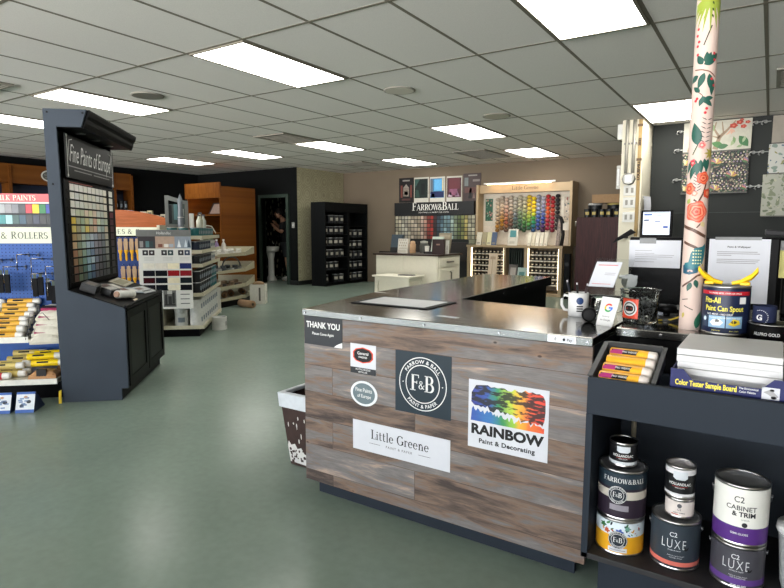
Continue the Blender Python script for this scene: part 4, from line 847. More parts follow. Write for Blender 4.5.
for s, lab in ((-1, 'yellow plastic pour spout on the left rim of the navy can'), (1, 'yellow plastic pour spout on the right rim of the navy can')):
    t = thing('pour_spout', lab, 'spout', (-.108+s*.048, 2.15, CT+.157), 0 if s > 0 else PI, 'yellow spouts on the navy can')
    b = MB(); n = 8
    def ring(x, z, w): return [(x, w*math.sin(a), z-w*.55*(math.cos(a)-.3)) for a in [(-1.15+2.3*i/n) for i in range(n+1)]]
    R1 = [ring(x, z, w) for x, z, w in ((-.034, .004, .012), (-.008, .012, .022), (.02, .030, .030), (.036, .050, .027))]
    vs = [p for r_ in R1 for p in r_]; vs2 = [(p[0]-.002, p[1]*.86, p[2]+.0075+.12*max(0, p[0])) for p in vs]; m_ = n+1
    fs = [(k*m_+i, k*m_+i+1, (k+1)*m_+i+1, (k+1)*m_+i) for k in range(3) for i in range(n)]; N = len(vs)
    b.add(vs+vs2, fs+[tuple(N+i for i in f)[::-1] for f in fs]+[(3*m_+i, 3*m_+i+1, N+3*m_+i+1, N+3*m_+i) for i in range(n)]+[(k*m_, (k+1)*m_, N+(k+1)*m_, N+k*m_) for k in range(3)]+[(k*m_+n, N+k*m_+n, N+(k+1)*m_+n, (k+1)*m_+n) for k in range(3)])
    b.build('chute', M_sp, t); MB().lathe([(.026, .001), (.026, .012), (.024, .012), (.024, .001)], (-.012, 0, 0), n=20, cap=False).build('collar', M_sp, t) if 0 else MB().box(-.012, .016, -.018, .018, .001, .012).build('clip', M_sp, t, bevel=.003)
# low black tin and a navy can cooler on it
t = thing('low_tin', 'low black tin with white capitals and a pink flash, right of the navy can', 'tin', (.02, 2.125, CT), math.atan2(-2.125, -.02))
MB().lathe([(.062, 0), (.0635, .003), (.0635, .044), (.061, .046), (.001, .046)], n=40).build('can_body', M_black, t)
MB().lathe([(.0625, .0435), (.0642, .045), (.063, .0465), (.058, .0465)], n=40, cap=False).build('rim', M_tin, t)
w = wrap((0, 0), .0639, 0, 0); b = MB(); b.du = .008; b.m(M_wink).text('ALLPRO GOLD', .0095, w, -.012, .013, bold=.02, sx=.82); b.m(P('#cf2f63')).shape([(.034, .026), (.05, .036), (.075, .034), (.075, .024), (.055, .02)], w); b.build('lettering', None, t)
t = thing('can_cooler', 'navy foam can cooler with a white letter G standing on the low black tin', 'can cooler', (.0, 2.135, CT+.0472), math.atan2(-2.135, 0))
MB().lathe([(.030, 0), (.0325, .002), (.0325, .05), (.0305, .052), (.0295, .05), (.0295, .004), (.001, .003)], n=36, cap=False).build('sleeve', mat('foam navy', '#1d2542', .8, bump=.3, scale=200), t)
w = wrap((0, 0), .0329, 0, 0); b = MB().m(M_wink).text('G', .017, w, -.014, .008, bold=.03)
for k in range(14):
    a = 1.9-k*.26; b.disc(w, -.012+.022*math.cos(a), .017+.022*math.sin(a), .0013, n=6)
b.build('print', None, t, 'white print')
# monitor seen from behind with two taped notices
t = thing('computer_monitor', 'black monitor seen from behind with two white notices taped to it', 'monitor', (-.23, 2.68, CT))
Wd(MB().box(-.505, .035, 2.635, 2.665, .858, 1.140), 'casing', M_black, t, bevel=.006)
Wd(MB().box(-.36, -.10, 2.612, 2.6345, .93, 1.08), 'back_hump', M_black, t, bevel=.01) if 0 else None
Wd(MB().box(-.27, -.19, 2.666, 2.69, CT+.008, 1.0), 'neck', M_black, t); Wd(MB().box(-.33, -.13, 2.60, 2.80, CT, CT+.008), 'foot', M_black, t)
def notice(name, x0, x1, z0, z1, y, label, lines, head=None):
    o = thing(name, label, 'notice', ((x0+x1)/2, y, z0)); b = MB().m(M_paper).box(x0, x1, y-.0006, y, z0, z1); Wd(b, 'sheet', None, o)
    f = plane((0, y-.0009, 0), (1, 0, 0), (0, 0, 1)); b = MB().m(M_ink)
    if head: b.text(head, .007, f, (x0+x1)/2, z1-.034, bold=.02, sx=1.1)
    b.m(hx('#97979a'))
    for (u0, u1, v, h) in lines: b.add([f(x0+(x1-x0)*u0, z1-v), f(x0+(x1-x0)*u1, z1-v), f(x0+(x1-x0)*u1, z1-v+h), f(x0+(x1-x0)*u0, z1-v+h)], [(0, 1, 2, 3)])
    Wd(b, 'lines_of_print', None, o)
    b = MB()
    if head: b.box(x0+.02, x1-.03, y-.0012, y-.0008, z1-.004, z1+.008)
    else: b.box(x0+.04, x0+.105, y-.0012, y-.0008, z1-.014, z1+.009)
    Wd(b, 'tape', mat('tape', '#b9bcbc', .2, trans=.55), o, 'strip of clear tape')
    return o
notice('taped_notice', -.505, -.305, 1.012, 1.127, 2.6345, 'white landscape notice taped on the monitor left of the floral post', [(.12, .45, .045, .0022), (.12, .5, .056, .0022), (.12, .88, .063, .0022), (.12, .85, .071, .0022), (.12, .55, .080, .0022), (.12, .5, .092, .0022)])
notice('taped_notice', -.203, .004, .884, 1.135, 2.6345, 'white notice headed Paint & Wallpaper taped on the monitor behind the navy can', [(.14, .80, .052, .003), (.14, .84, .059, .003), (.14, .38, .066, .003), (.14, .84, .082, .003), (.14, .82, .089, .003), (.14, .78, .096, .003)], 'Paint & Wallpaper')
t = thing('desk_printer', 'grey and black printer behind the taped notice at the right picture edge', 'printer', (.20, 2.82, CT))
Wd(MB().box(.05, .40, 2.715, 2.88, CT, 1.05), 'printer_body', M_black, t, bevel=.006); Wd(MB().box(.0, .42, 2.70, 2.89, 1.10, 1.128), 'paper_tray', mat('printer grey', '#9b9d9d', .5), t, 'grey top tray', .004); Wd(MB().box(.05, .40, 2.72, 2.88, 1.05, 1.10), 'paper_slot', mat('printer dark', '#232425', .5), t)
Wd(MB().box(.005, .05, 2.71, 2.80, 1.03, 1.10), 'side_cover', mat('printer grey', '#9b9d9d', .5), t)
tag(MB().box(.0, .105, 2.6965, 2.6985, .985, 1.092).build('sticky_note', mat('note yellow', '#e2db8a', .6)), 'pale yellow sticky note on the printer at the right edge', 'sticky note')
t = thing('stapler', 'small black stapler on top of the grey printer tray', 'stapler', (.05, 2.80, 1.1285), .2)
MB().box(-.07, .07, -.015, .015, 0, .012).build('base', M_black, t, bevel=.003); MB().hexa([(-.07, -.014, .022), (.07, -.014, .013), (.07, .014, .013), (-.07, .014, .022), (-.07, -.012, .045), (.06, -.012, .03), (.06, .012, .03), (-.07, .012, .045)]).build('arm', hx('#2a2a2c'), t, bevel=.004)
t = thing('rolled_cloth', 'dark rolled cloth lying on the printer behind the stapler', 'cloth', (.17, 2.80, 1.1285)); MB().lathe([(.012, -.06), (.022, -.055), (.024, 0), (.022, .055), (.012, .06)], (0, 0, .024), n=14, axis=(1, .1, 0)).build('roll', hx('#3a3733', rough=.9), t)
# ---------------------------------------------------------------- the leaning colour tower (local x into the aisle, y along its face)
def tw(name, label, cat, b, a, z=0., rz=0., group=None): return thing(name, label, cat, T(b, a, z), TA+rz, group)
M_tside = mat('tower side grey', '#3d444d', .6, spec=.1, var=.05, scale=5.)
tow = tw('colour_tower', 'tall dark paint colour display with slanted desk and chip rack', 'display stand', 0, 0)
prof = [(0, 0), (.38, 0), (.38, .081), (.424, .081), (.424, .635), (.072, .765), (.062, 1.83), (.212, 1.83), (.248, 1.943), (-.015, 1.943)]
for y0, y1 in ((0, .02), (1.08, 1.1)):
    s = MB().prism(prof, lambda p, q, t_: (p, t_, q), y0, y1).build('side_panel', M_tside, tow, 'grey side panel', .0015)
    b = MB()
    for p, q in ((.012, 1.92), (.225, 1.92), (.022, 1.463)): b.cyl((p, y0 if y0 == 0 else y1, q), .007, .002, 10, (0, -1 if y0 == 0 else 1, 0))
    b.build('screw', M_black, s)
MB().box(0, .02, .021, 1.079, .06, 1.94).build('back_panel', M_black, tow)
MB().box(.021, .376, .021, 1.079, 0, .08).build('toe_base', M_black, tow)
MB().hexa([(.05, .021, .08), (.41, .021, .08), (.41, 1.079, .08), (.05, 1.079, .08), (.05, .021, .755), (.41, .021, .625), (.41, 1.079, .625), (.05, 1.079, .755)]).build('desk_body', M_black, tow)
sl = (.765-.635)/(.424-.072)
zt = lambda x: .765-(x-.072)*sl
MB().hexa([(.07, .0205, .757), (.428, .0205, .624), (.428, 1.0795, .624), (.07, 1.0795, .757), (.07, .0205, .770), (.434, .0205, .636), (.434, 1.0795, .636), (.07, 1.0795, .770)]).build('desk_top', M_black, tow, bevel=.002)
MB().hexa([(.415, .025, .645), (.43, .025, .64), (.43, 1.075, .64), (.415, 1.075, .645), (.415, .025, .656), (.43, .025, .65), (.43, 1.075, .65), (.415, 1.075, .656)]).build('desk_lip', M_black, tow)
for y0, y1 in ((.03, .545), (.555, 1.07)):
    d = MB().box(.411, .424, y0, y1, .09, .618).build('door', mat('door black', '#0d0e0d', .4, spec=.12), tow)
    b = MB()
    for (a0, a1, c0, c1) in ((y0, y1, .09, .15), (y0, y1, .558, .618), (y0, y0+.06, .15, .558), (y1-.06, y1, .15, .558)): b.box(.424, .431, a0, a1, c0, c1)
    b.build('frame', M_black, d, bevel=.002)
# cornice
b = MB(); b.prism([(.205, 1.83), (.222, 1.83), (.235, 1.86), (.24, 1.885), (.255, 1.905), (.262, 1.93), (.262, 1.943), (-.01, 1.943), (-.01, 1.935), (.2, 1.935)], lambda p, q, t_: (p, t_, q), .0205, 1.12)
b.build('cornice', M_black, tow, 'black moulded cornice')
MB().box(.03, .205, .021, 1.079, 1.828, 1.838).build('canopy_panel', M_black, tow)
for y in (.25, .55, .85): MB().lathe([(.035, 1.8265), (.032, 1.822), (.02, 1.8235), (.001, 1.824)], (.12, y, 0), n=20, cap=False).build('downlight', mat('downlight grey', '#77787a', .3, .8), tow)
# name board
s = MB().box(.085, .09, .05, 1.05, 1.515, 1.80).build('name_board', mat('board black', '#0f1011', .35, spec=.1), tow, 'black board with white script')
fn = plane((.0904, .55, 0), (0, 1, 0), (0, 0, 1)); b = MB().m(M_wink)
sl_ = lambda p, q: fn(p+(q-1.625)*.22-.01, q); b.text('Fine Paints of Europe', .125, sl_, 0, 1.625, bold=-.004, sx=.565)
b.tube([fn(-.44, 1.63), fn(-.452, 1.70), fn(-.43, 1.765), fn(-.38, 1.775)], .003, 5).tube([fn(.39, 1.62), fn(.42, 1.70), fn(.44, 1.765), fn(.40, 1.77)], .003, 5)
for y0 in (-.475, .462): b.add([fn(y0, 1.53), fn(y0+.008, 1.53), fn(y0+.008, 1.79), fn(y0, 1.79)], [(0, 1, 2, 3)])
b.text('CORRESPONDING TO NATURE', .013, fn, -.2, 1.565, bold=.0, sp=1.1) if 0 else None
b.m(hx('#8d8d8d'))
for y0, y1, v in ((-.36, -.02, 1.567), (.02, .38, 1.567), (-.46, .46, 1.59)): b.add([fn(y0, v), fn(y1, v), fn(y1, v+.007), fn(y0, v+.007)], [(0, 1, 2, 3)])
for y in (-.471, .466):
    for v in (1.53, 1.79): b.m(M_wink).disc(fn, y, v, .012, n=10)
b.build('lettering', None, s)
# chip rack: twelve strips, nine chips and one more each
rk = MB().box(.072, .082, .03, 1.07, .778, 1.50)
rk.build('rack_board', M_black, tow)
MB().m(P('#8c3a36')).box(.0822, .083, .10, .55, 1.484, 1.491).build('title_strip', None, tow, 'thin red title strip')
rows = [['#e9e6df', '#ebe6e2', '#eae8e2', '#e7e2d8', '#e6e1dc', '#e8e4da', '#e3e0d8', '#dedcd5', '#e6e1d5'], ['#eeeae0', '#dfe0dc', '#e1dfd6', '#e8e3d2', '#dcd9cd', '#e0dccd', '#d9d8d0', '#cfcdc4', '#e4dcc8'],
        ['#ebe7dd', '#dcdcd4', '#d8d8d0', '#d5d2c4', '#d9d3c8', '#cfcfc6', '#d6cec0', '#c8c8c0', '#ddd6c8'], ['#e9e6da', '#c9cdb4', '#bfc5a8', '#dcc9b4', '#d2cfae', '#d8c2b0', '#c6c9c1', '#b9bdb6', '#cfc6b2'],
        ['#d9b843', '#a9a88d', '#9fae95', '#c8c08f', '#c3c9b6', '#cfa68f', '#c9d0b4', '#aeb8b0', '#b9c0a9'], ['#d8c06a', '#a39a7c', '#b0bfa2', '#dfc56a', '#bfa98c', '#d5b5a0', '#b5c2bd', '#98a6a4', '#c7b8a2'],
        ['#a98c62', '#a1967a', '#b5bcab', '#9fb0ae', '#b0b9c4', '#9a9fae', '#8f8a8c', '#7d8286', '#b5ad9c'], ['#bb9d78', '#84907a', '#9fb3a9', '#a3b5c3', '#8d9db5', '#8a8593', '#75707a', '#6c7278', '#9a9a90'],
        ['#9a6d4e', '#8c8468', '#869c8b', '#7f97a3', '#6b7f99', '#75747f', '#66626a', '#5a6066', '#858880'], ['#8a6a4a', '#6f7558', '#6f8f86', '#8ba7b5', '#a5b6c2', '#6d7584', '#57545c', '#4c5258', '#6f746e'],
        ['#6b4a38', '#5f5a48', '#4f6b62', '#7a9aa5', '#57708c', '#5d5963', '#48464d', '#3f4449', '#585c58'], ['#4f382e', '#5a6a52', '#47534b', '#4b6b7a', '#3f5470', '#474650', '#3b3a40', '#34383c', '#44474a']]
tenth = ['#e6e3dc', '#e2dfd6', '#dcd8cf', '#5a1f2a', '#46202a', '#3f2026', '#3a2428', '#332628', '#2c2626', '#2a2728', '#262526', '#232324']
CH, rest = 0, MB()
for r_ in range(12):
    zc = 1.455-r_*.0565
    MB().box(.0822, .088, .045, 1.055, zc-.0285, zc-.0235).build('chip_strip', M_black, tow)
    for c in range(10):
        y0 = .105+c*.084 if c < 9 else .905
        if c == 9: y0 = .915
        colr = rows[r_][c] if c < 9 else tenth[r_]
        b = MB().m(hx(colr, rough=.5, var=.02)).box(.0822, .0846, y0, y0+(.073 if c < 9 else .085), zc-.0225, zc+.022)
        if CH < 99: b.build('colour_chip', None, tow); CH += 1
        else: rest.m(hx(colr, rough=.5, var=.02)).box(.0822, .0846, y0, y0+(.073 if c < 9 else .085), zc-.0225, zc+.022)
o = rest.build('colour_chip', None, tow, 'remaining dark colour chips at the bottom'); o['kind'] = 'stuff'
# brochures and samples on the slanted desk
def ondesk(name, label, cat, x, y, w_, d_, h, colr, rz, group='papers on the tower desk', art=None):
    z = zt(x)+.0065
    t = thing(name, label, cat, T(x, y, z), TA); t.rotation_euler = Matrix.Rotation(TA, 3, 'Z').to_4x4().to_euler()
    t.rotation_euler = (Matrix.Rotation(TA, 4, 'Z') @ Matrix.Rotation(math.atan(sl), 4, 'Y') @ Matrix.Rotation(rz, 4, 'Z')).to_euler()
    if group: t['group'] = group
    MB().box(-w_/2, w_/2, -d_/2, d_/2, 0, h).build('cover', hx(colr, rough=.35), t)
    if art:
        b = MB(); f = plane((0, 0, h+.0004), (0, 1, 0), (-1, 0, 0))
        for (u0, u1, v0, v1, c) in art: b.m(hx(c)).add([f(u0, v0), f(u1, v0), f(u1, v1), f(u0, v1)], [(0, 1, 2, 3)])
        b.build('print', None, t)
    return t
ondesk('brochure_box', 'black brochure holder at the near back corner of the tower desk', 'holder', .15, .17, .10, .15, .055, '#1c1d1e', .1, None, [(-.05, .06, -.03, .03, '#77706a')])
ondesk('brochure_box', 'black leaflet holder in the middle of the tower desk', 'holder', .245, .28, .07, .16, .045, '#222324', -.1, None, [(-.06, .07, -.02, .025, '#b9b6b0')])
ondesk('brochure', 'brochure with a red brown picture at the back of the tower desk', 'brochure', .18, .52, .12, .26, .008, '#8d8d88', -.25, 'brochures', [(-.11, .03, -.04, .05, '#5a403a'), (.05, .11, -.04, .05, '#cfcac0')])
ondesk('brochure', 'pale blue brochure beside the white roll on the tower desk', 'brochure', .28, .62, .11, .26, .008, '#9aa6ae', -.3, 'brochures', [(-.1, .0, -.03, .04, '#6f5148'), (.02, .1, -.03, .03, '#d8d5cf')])
ondesk('brochure', 'cream floral brochure at the far back of the tower desk', 'brochure', .16, .87, .13, .3, .006, '#b3ac98', .05, 'brochures', [(-.12, .12, -.04, .04, '#8f8a72')])
ondesk('brochure', 'grey white brochure at the far front of the tower desk', 'brochure', .33, .86, .12, .26, .006, '#b9bcbd', -.1, 'brochures', [(-.1, .1, -.04, -.02, '#4a4a4c'), (-.1, .02, 0, .04, '#7d6a5e')])
ondesk('name_card', 'tiny cream label at the front edge of the tower desk', 'card', .395, .38, .02, .09, .002, '#c9b9a2', 0, None)
t = tw('paper_roll', 'white paper roll lying on the slanted tower desk', 'roll', .335, .30, zt(.335)+.0075)
t.rotation_euler = (Matrix.Rotation(TA, 4, 'Z') @ Matrix.Rotation(math.atan(sl), 4, 'Y') @ Matrix.Rotation(-.28, 4, 'Z')).to_euler()
MB().lathe([(.027, -.10), (.0285, -.097), (.0285, .1), (.027, .103)], (0, 0, .0288), n=24, axis=(0, 1, 0)).build('sleeve', mat('roll white', '#dcdcd6', .7), t); MB().lathe([(.02, -.112), (.022, -.1005)], (0, 0, .0288), n=16, axis=(0, 1, 0)).build('core', hx('#c9a48c'), t)

# ---------------------------------------------------------------- roller gondola at the left picture edge
M_peg = mat('pegboard blue', '#2c57a0', .5, var=.05); M_shelf = mat('cream shelf metal', '#ccc7b5', .45, var=.03)
go = tw('roller_gondola', 'blue pegboard shop shelving of rollers under a sign at the left edge', 'shelving', -.6, .3)
def G(mb, name, mt, label=None, bevel=0., root=None):   # coordinates (b, a, z) of the aisle frame
    root = root or go; o = mb.build(name, mt, root, label, bevel)
    d = Vector(root.location)-TO; o.location = (-d.dot(TB), -d.dot(TQ), -root.location.z); return o
p_ = MB().box(-1.3, -.03, .42, .44, 0, 1.08); pg = G(p_, 'pegboard', M_peg, 'blue pegboard')
b = MB()
for i in range(50):
    for j in range(16): b.add([(-1.28+.025*i+.004*math.cos(q), .4195, .68+.025*j+.004*math.sin(q)) for q in (0, 1.05, 2.09, 3.14, 4.19, 5.24)], [tuple(range(6))])
b.build('peg_holes', mat('peg hole', '#14254a', .8), pg)
G(MB().box(-1.3, -.03, .01, .42, .135, .165), 'shelf', M_shelf, 'cream lower shelf', .003)
G(MB().box(-1.3, -.03, .002, .009, .13, .167), 'price_rail', mat('rail white', '#e4e2d8', .4), 'white price rail')
G(MB().box(-1.3, -.235, .11, .42, .405, .425), 'shelf', M_shelf, None, .003); G(MB().box(-1.3, -.235, .10, .109, .40, .44), 'price_rail', mat('rail white', '#e4e2d8', .4))
G(MB().box(-1.28, -.05, .14, .42, 0, .13), 'base', M_black)
G(MB().box(-1.3, -.03, .385, .419, 1.07, 1.185), 'header', mat('header cream', '#d5d8c2', .5, var=.02), 'cream header board')
FH = plane((0, .3845, 0), (1, 0, 0), (0, 0, 1))
b = MB().m(hx('#3a413c')); b.serif('&', .047, FH, -.47, 1.103); b.serif('R', .05, FH, -.406, 1.103); b.serif('OLLERS', .0455, FH, -.380, 1.103, 'L', sp=.05)
b.text('BRUSHES', .05, FH, -.52, 1.103, 'R', bold=.0); G(b, 'lettering', None)
# wire baskets
b = MB()
def wire(pts): b.tube(pts, .0028, 5)
for bb_ in (-.25, -.242): wire([(bb_, .41, .62), (bb_, .15, .46), (bb_, .10, .43)])
for k in range(3): wire([(-.25, .12+.09*k, .46+.055*k), (-.235, .12+.09*k, .44+.055*k), (-.235, .12+.09*k, .52+.055*k)])
wire([(-.25, .10, .42), (-.22, .12, .60), (-.14, .12, .60), (-.10, .12, .55)])
G(b, 'wire_basket', M_chrome)
# chrome hooks
hk = tw('display_hook', 'chrome display hook standing out of the blue pegboard above the rollers', 'hook', -.33, .415, .985, 0, 'chrome hooks on the blue pegboard')
b = MB(); b.tube([(0, 0, 0), (0, -.17, .012), (.012, -.19, .012), (.055, -.19, .012), (.065, -.17, .012), (.065, 0, 0)], .0035, 6).tube([(0, -.18, .012), (0, -.18, -.10)], .003, 5)
b.build('wire', M_chrome, hk); MB().box(-.006, .006, -.002, .003, -.012, .012).box(.059, .071, -.002, .003, -.012, .012).build('plate', mat('hook clip', '#4d5a78', .5), hk)
for bb_, zz in ((-.42, .90), (-.24, .955), (-.245, .85), (-.15, .90), (-.145, .80), (-.51, .95), (-.60, .93), (-.70, .95), (-.80, .93), (-.90, .95)): dup(hk, T(bb_, .415, zz), TA, hk['label'])
def small(name, label, cat, b_, a_, z_, parts, rz=0., group=None):
    t = tw(name, label, cat, b_, a_, z_, rz, group)
    for nm, mb, mt, lb in parts: mb.build(nm, mt, t, lb)
    return t
# black packs hanging from the hooks
nb = None
for k, (bb_, zz, aa, w_) in enumerate([(-.47, .80, .30, .03), (-.425, .80, .29, .03), (-.25, .77, .30, .04), (-.205, .78, .28, .035), (-.165, .74, .3, .04), (-.12, .72, .27, .035), (-.085, .73, .3, .03), (-.53, .8, .3, .03), (-.6, .78, .3, .04), (-.7, .8, .3, .04)]):
    lab = 'dark pack hanging on the blue pegboard, %s from the tower' % ORD[9-k] if k > 6 else 'dark hanging pack on the pegboard, %s from the left edge' % ORD[k]
    if nb is None: nb = small('hanging_pack', lab, 'hanging pack', bb_, aa, zz, [('card', MB().box(-.016, .016, -.008, .008, -.075, .055), mat('pack black', '#0c0d0f', .6, spec=.1), None), ('tab', MB().box(-.010, .010, -.002, .002, .055, .085), hx('#3b4a41'), None)], 0, 'dark packs on the blue pegboard')
    else: dup(nb, T(bb_, aa, zz), TA, lab)
# sleeves of rollers: one kind of pack, turned and stacked
M_yw = mat('sleeve yellow', '#d9a63c', .35, var=.15); M_pl = mat('sleeve pale yellow', '#d3bd70', .3, var=.05); M_br = mat('sleeve bright', '#f0cf1e', .3, var=.05); M_wh = mat('sleeve white', '#e6e4de', .35, var=.04)
def sleeve(kind):
    t = tw('roller_sleeve', 'x', 'roller pack', 0, 0, 0, 0, 'roller packs on the gondola shelves'); L = .11
    my = {'y': M_yw, 'p': M_pl, 'b': M_br, 'r': mat('sleeve red', '#c23a44', .35)}[kind]
    MB().lathe([(.012, -L), (.021, -L+.006), (.0225, -L+.015), (.0225, L-.015), (.021, L-.006), (.012, L)], n=14, axis=(1, 0, 0)).build('roller', M_wh, t, 'white roller nap')
    MB().lathe([(.0229, -L+.004), (.0231, 0), (.0229, L-.05)], n=14, cap=False, axis=(1, 0, 0)).build('wrapper', my, t)
    g1 = lambda u, v: (u, -.0234*math.cos(.5+v/.0234), .0234*math.sin(.5+v/.0234))
    MB().m(M_ink if kind != 'r' else M_wh).add([g1(u, v) for v in (-.006, 0, .006) for u in (-.07, .0)], [(0, 1, 3, 2), (2, 3, 5, 4)]).build('label_band', None, t, 'dark label band')
    return t
protos = {}
def put(kind, b_, a_, z_, label, rz=0.):
    if kind not in protos:
        protos[kind] = t = sleeve(kind); t.location = T(b_, a_, z_); t.rotation_euler = (0, 0, TA+rz); t['label'] = label; return t
    return dup(protos[kind], T(b_, a_, z_), TA+rz, label)
rr = random.Random(21); ROWN = ['front', 'second', 'third', 'fourth', 'fifth', 'sixth', 'back']
for c, bb_ in enumerate((-.375, -.60, -.83)):
    for k in range(7):
        for l_ in range(2):
            a_ = .135+.042*k; z_ = .449+.046*l_+.026*k
            put('y', bb_+rr.uniform(-.012, .012), a_, z_, 'yellow roller pack, %s row, %s layer, on upper shelf stack %s' % (ROWN[k], ['lower', 'upper'][l_], ['nearest the tower', 'in the middle', 'farthest from the tower'][c]), rr.uniform(-.06, .06))
for k in range(4):
    put('p', -.375+rr.uniform(-.02, .02), .10+.046*(k % 2), .189+.048*(k//2)+.004*k, 'pale yellow roller pack, %s, on the lower shelf left of the bright ones' % ['bottom front', 'bottom back', 'top front', 'top back'][k], rr.uniform(-.05, .05))
for k in range(3): put('p', -.36+.02*k, .22+.05*k, .190+.034*k+.03, 'pale yellow roller pack, %s of those behind on the lower shelf' % ['lowest', 'middle', 'highest'][k], .03*k)
put('r', -.44, .045, .1885, 'red and white roller pack at the front left of the lower shelf')
for k in range(5):
    put('b', -.15+rr.uniform(-.02, .02), .155+.048*(k % 3)+.02*(k//3), .245+.045*(k//3)+.01*(k % 3), 'bright yellow roller pack, %s of the heap beside the tower' % ['lower front', 'lower middle', 'lower back', 'upper front', 'upper back'][k], rr.uniform(.05, .2))
# a heap of white crinkled packs in the wire bin and paper bags below
def pack(name, label, cat, b_, a_, z_, w_, d_, h_, colr, rz, art=(), group=None, tip=0.):
    t = tw(name, label, cat, b_, a_, z_, rz, group)
    t.rotation_euler = (Matrix.Rotation(TA+rz, 4, 'Z') @ Matrix.Rotation(tip, 4, 'X')).to_euler()
    b = MB(); n = 7; top = []
    for j in range(n+1):
        for i in range(n+1):
            u, v = i/n-.5, j/n-.5; e = (1-(2*abs(u))**4)*(1-(2*abs(v))**4); top.append((u*w_, v*d_, h_*.35+h_*.65*e*(1+rr.uniform(-.16, .1))))
    bot = [(p[0], p[1], 0) for p in top]; m_ = n+1; N = m_*m_
    fs = [(j*m_+i, j*m_+i+1, (j+1)*m_+i+1, (j+1)*m_+i) for j in range(n) for i in range(n)]
    b.add(top+bot, fs+[tuple(N+q for q in f)[::-1] for f in fs]+[(i, N+i, N+i+1, i+1) for i in range(n)]+[(n*m_+i+1, N+n*m_+i+1, N+n*m_+i, n*m_+i) for i in range(n)]+[((j+1)*m_, N+(j+1)*m_, N+j*m_, j*m_) for j in range(n)]+[(j*m_+n, N+j*m_+n, N+(j+1)*m_+n, (j+1)*m_+n) for j in range(n)])
    b.build('bag', mat('bag '+colr, colr, .35, var=.06), t)
    if art:
        g = MB()
        for (u0, u1, v0, v1, c) in art: g.m(hx(c)).hexa([(u0*w_, v0*d_, h_*.3), (u1*w_, v0*d_, h_*.3), (u1*w_, v1*d_, h_*.3), (u0*w_, v1*d_, h_*.3), (u0*w_, v0*d_, h_*1.16), (u1*w_, v0*d_, h_*1.16), (u1*w_, v1*d_, h_*1.16), (u0*w_, v1*d_, h_*1.16)])
        g.build('label', None, t, 'printed label')
    return t
for k in range(4): pack('crinkled_pack', 'white crinkled pack with a dark and pink band, %s in the heap beside the tower' % ['lowest', 'second', 'third', 'topmost'][k], 'pack', -.135+.006*k, .17+.03*k, .425+.05*k, .19, .17, .05, '#d9d4c4', .12-.06*k, ((-.40, .3, -.05, .10, '#2c2a2c'), (-.38, .25, -.17, -.07, '#a63a62')), 'white packs heaped by the tower', .45)
G(MB().box(-.235, -.035, .10, .42, .405, .42), 'bin_shelf', M_shelf)
pack('paper_bag', 'brown paper bag with a black label lying on the lower shelf', 'bag', -.13, .075, .1665, .17, .12, .055, '#b98a5e', .05, ((-.2, .15, -.5, -.32, '#262322'),))
pack('paper_bag', 'brown paper bag leaning behind the other one near the tower', 'bag', -.075, .26, .168, .09, .08, .062, '#a97c54', .2, ((-.25, .2, -.5, -.3, '#d8cfc0'),))
# standing cardboard leaflets in front of the shelf
for k, (b0, lab) in enumerate(((-.295, 'blue and white cardboard stand on the floor, at the left edge'), (-.155, 'blue and white cardboard stand on the floor, next to the tower'))):
    t = tw('cardboard_stand', lab, 'cardboard stand', b0, -.20, 0, 0, 'cardboard stands under the gondola')
    MB().prism([(0, 0), (.045, .125), (.05, .125), (.17, .0)], lambda p, q, t_: (t_+.02 if 0 else t_, p, q), -.055, .055).build('easel', hx('#23304f', rough=.5), t)
    n_ = Vector((0, -.94, .34))*.0008; f = plane(n_, (1, 0, 0), (0, .045/.1329, .125/.1329)); b = MB().m(hx('#dfe3e8')).add([f(-.055, .001), f(.055, .001), f(.055, .131), f(-.055, .131)], [(0, 1, 2, 3)])
    f2 = plane(n_*1.7, (1, 0, 0), (0, .045/.1329, .125/.1329)); b.m(hx('#3d63ab'))
    for v0, v1 in ((0, .02), (.118, .132)): b.add([f2(-.055, v0), f2(.055, v0), f2(.055, v1), f2(-.055, v1)], [(0, 1, 2, 3)])
    b.m(hx('#7e93b8'))
    for q in range(9): u, v = rr.uniform(-.045, .02), rr.uniform(.03, .10); b.add([f2(u, v), f2(u+.025, v), f2(u+.025, v+.01), f2(u, v+.008)], [(0, 1, 2, 3)])
    b.m(hx('#3a3d44')).disc(f2, .02, .07, .014, .011, 12).disc(f2, -.02, .045, .012, .01, 12).m(hx('#c09a80')).disc(f2, .0, .1, .012, .008, 10); b.build('print', None, t, 'blue and white print')
tag(MB().hexa([(-.008, -.002, 0), (.012, -.002, 0), (.012, .002, 0), (-.008, .002, 0), (-.002, -.002, .085), (.014, -.002, .095), (.014, .002, .095), (-.002, .002, .085)]).build('yellow_flyer', hx('#e6c331'), loc=T(-.012, -.02, 0), rz=TA), 'yellow paper flyer standing on the floor against the grey tower side', 'flyer')
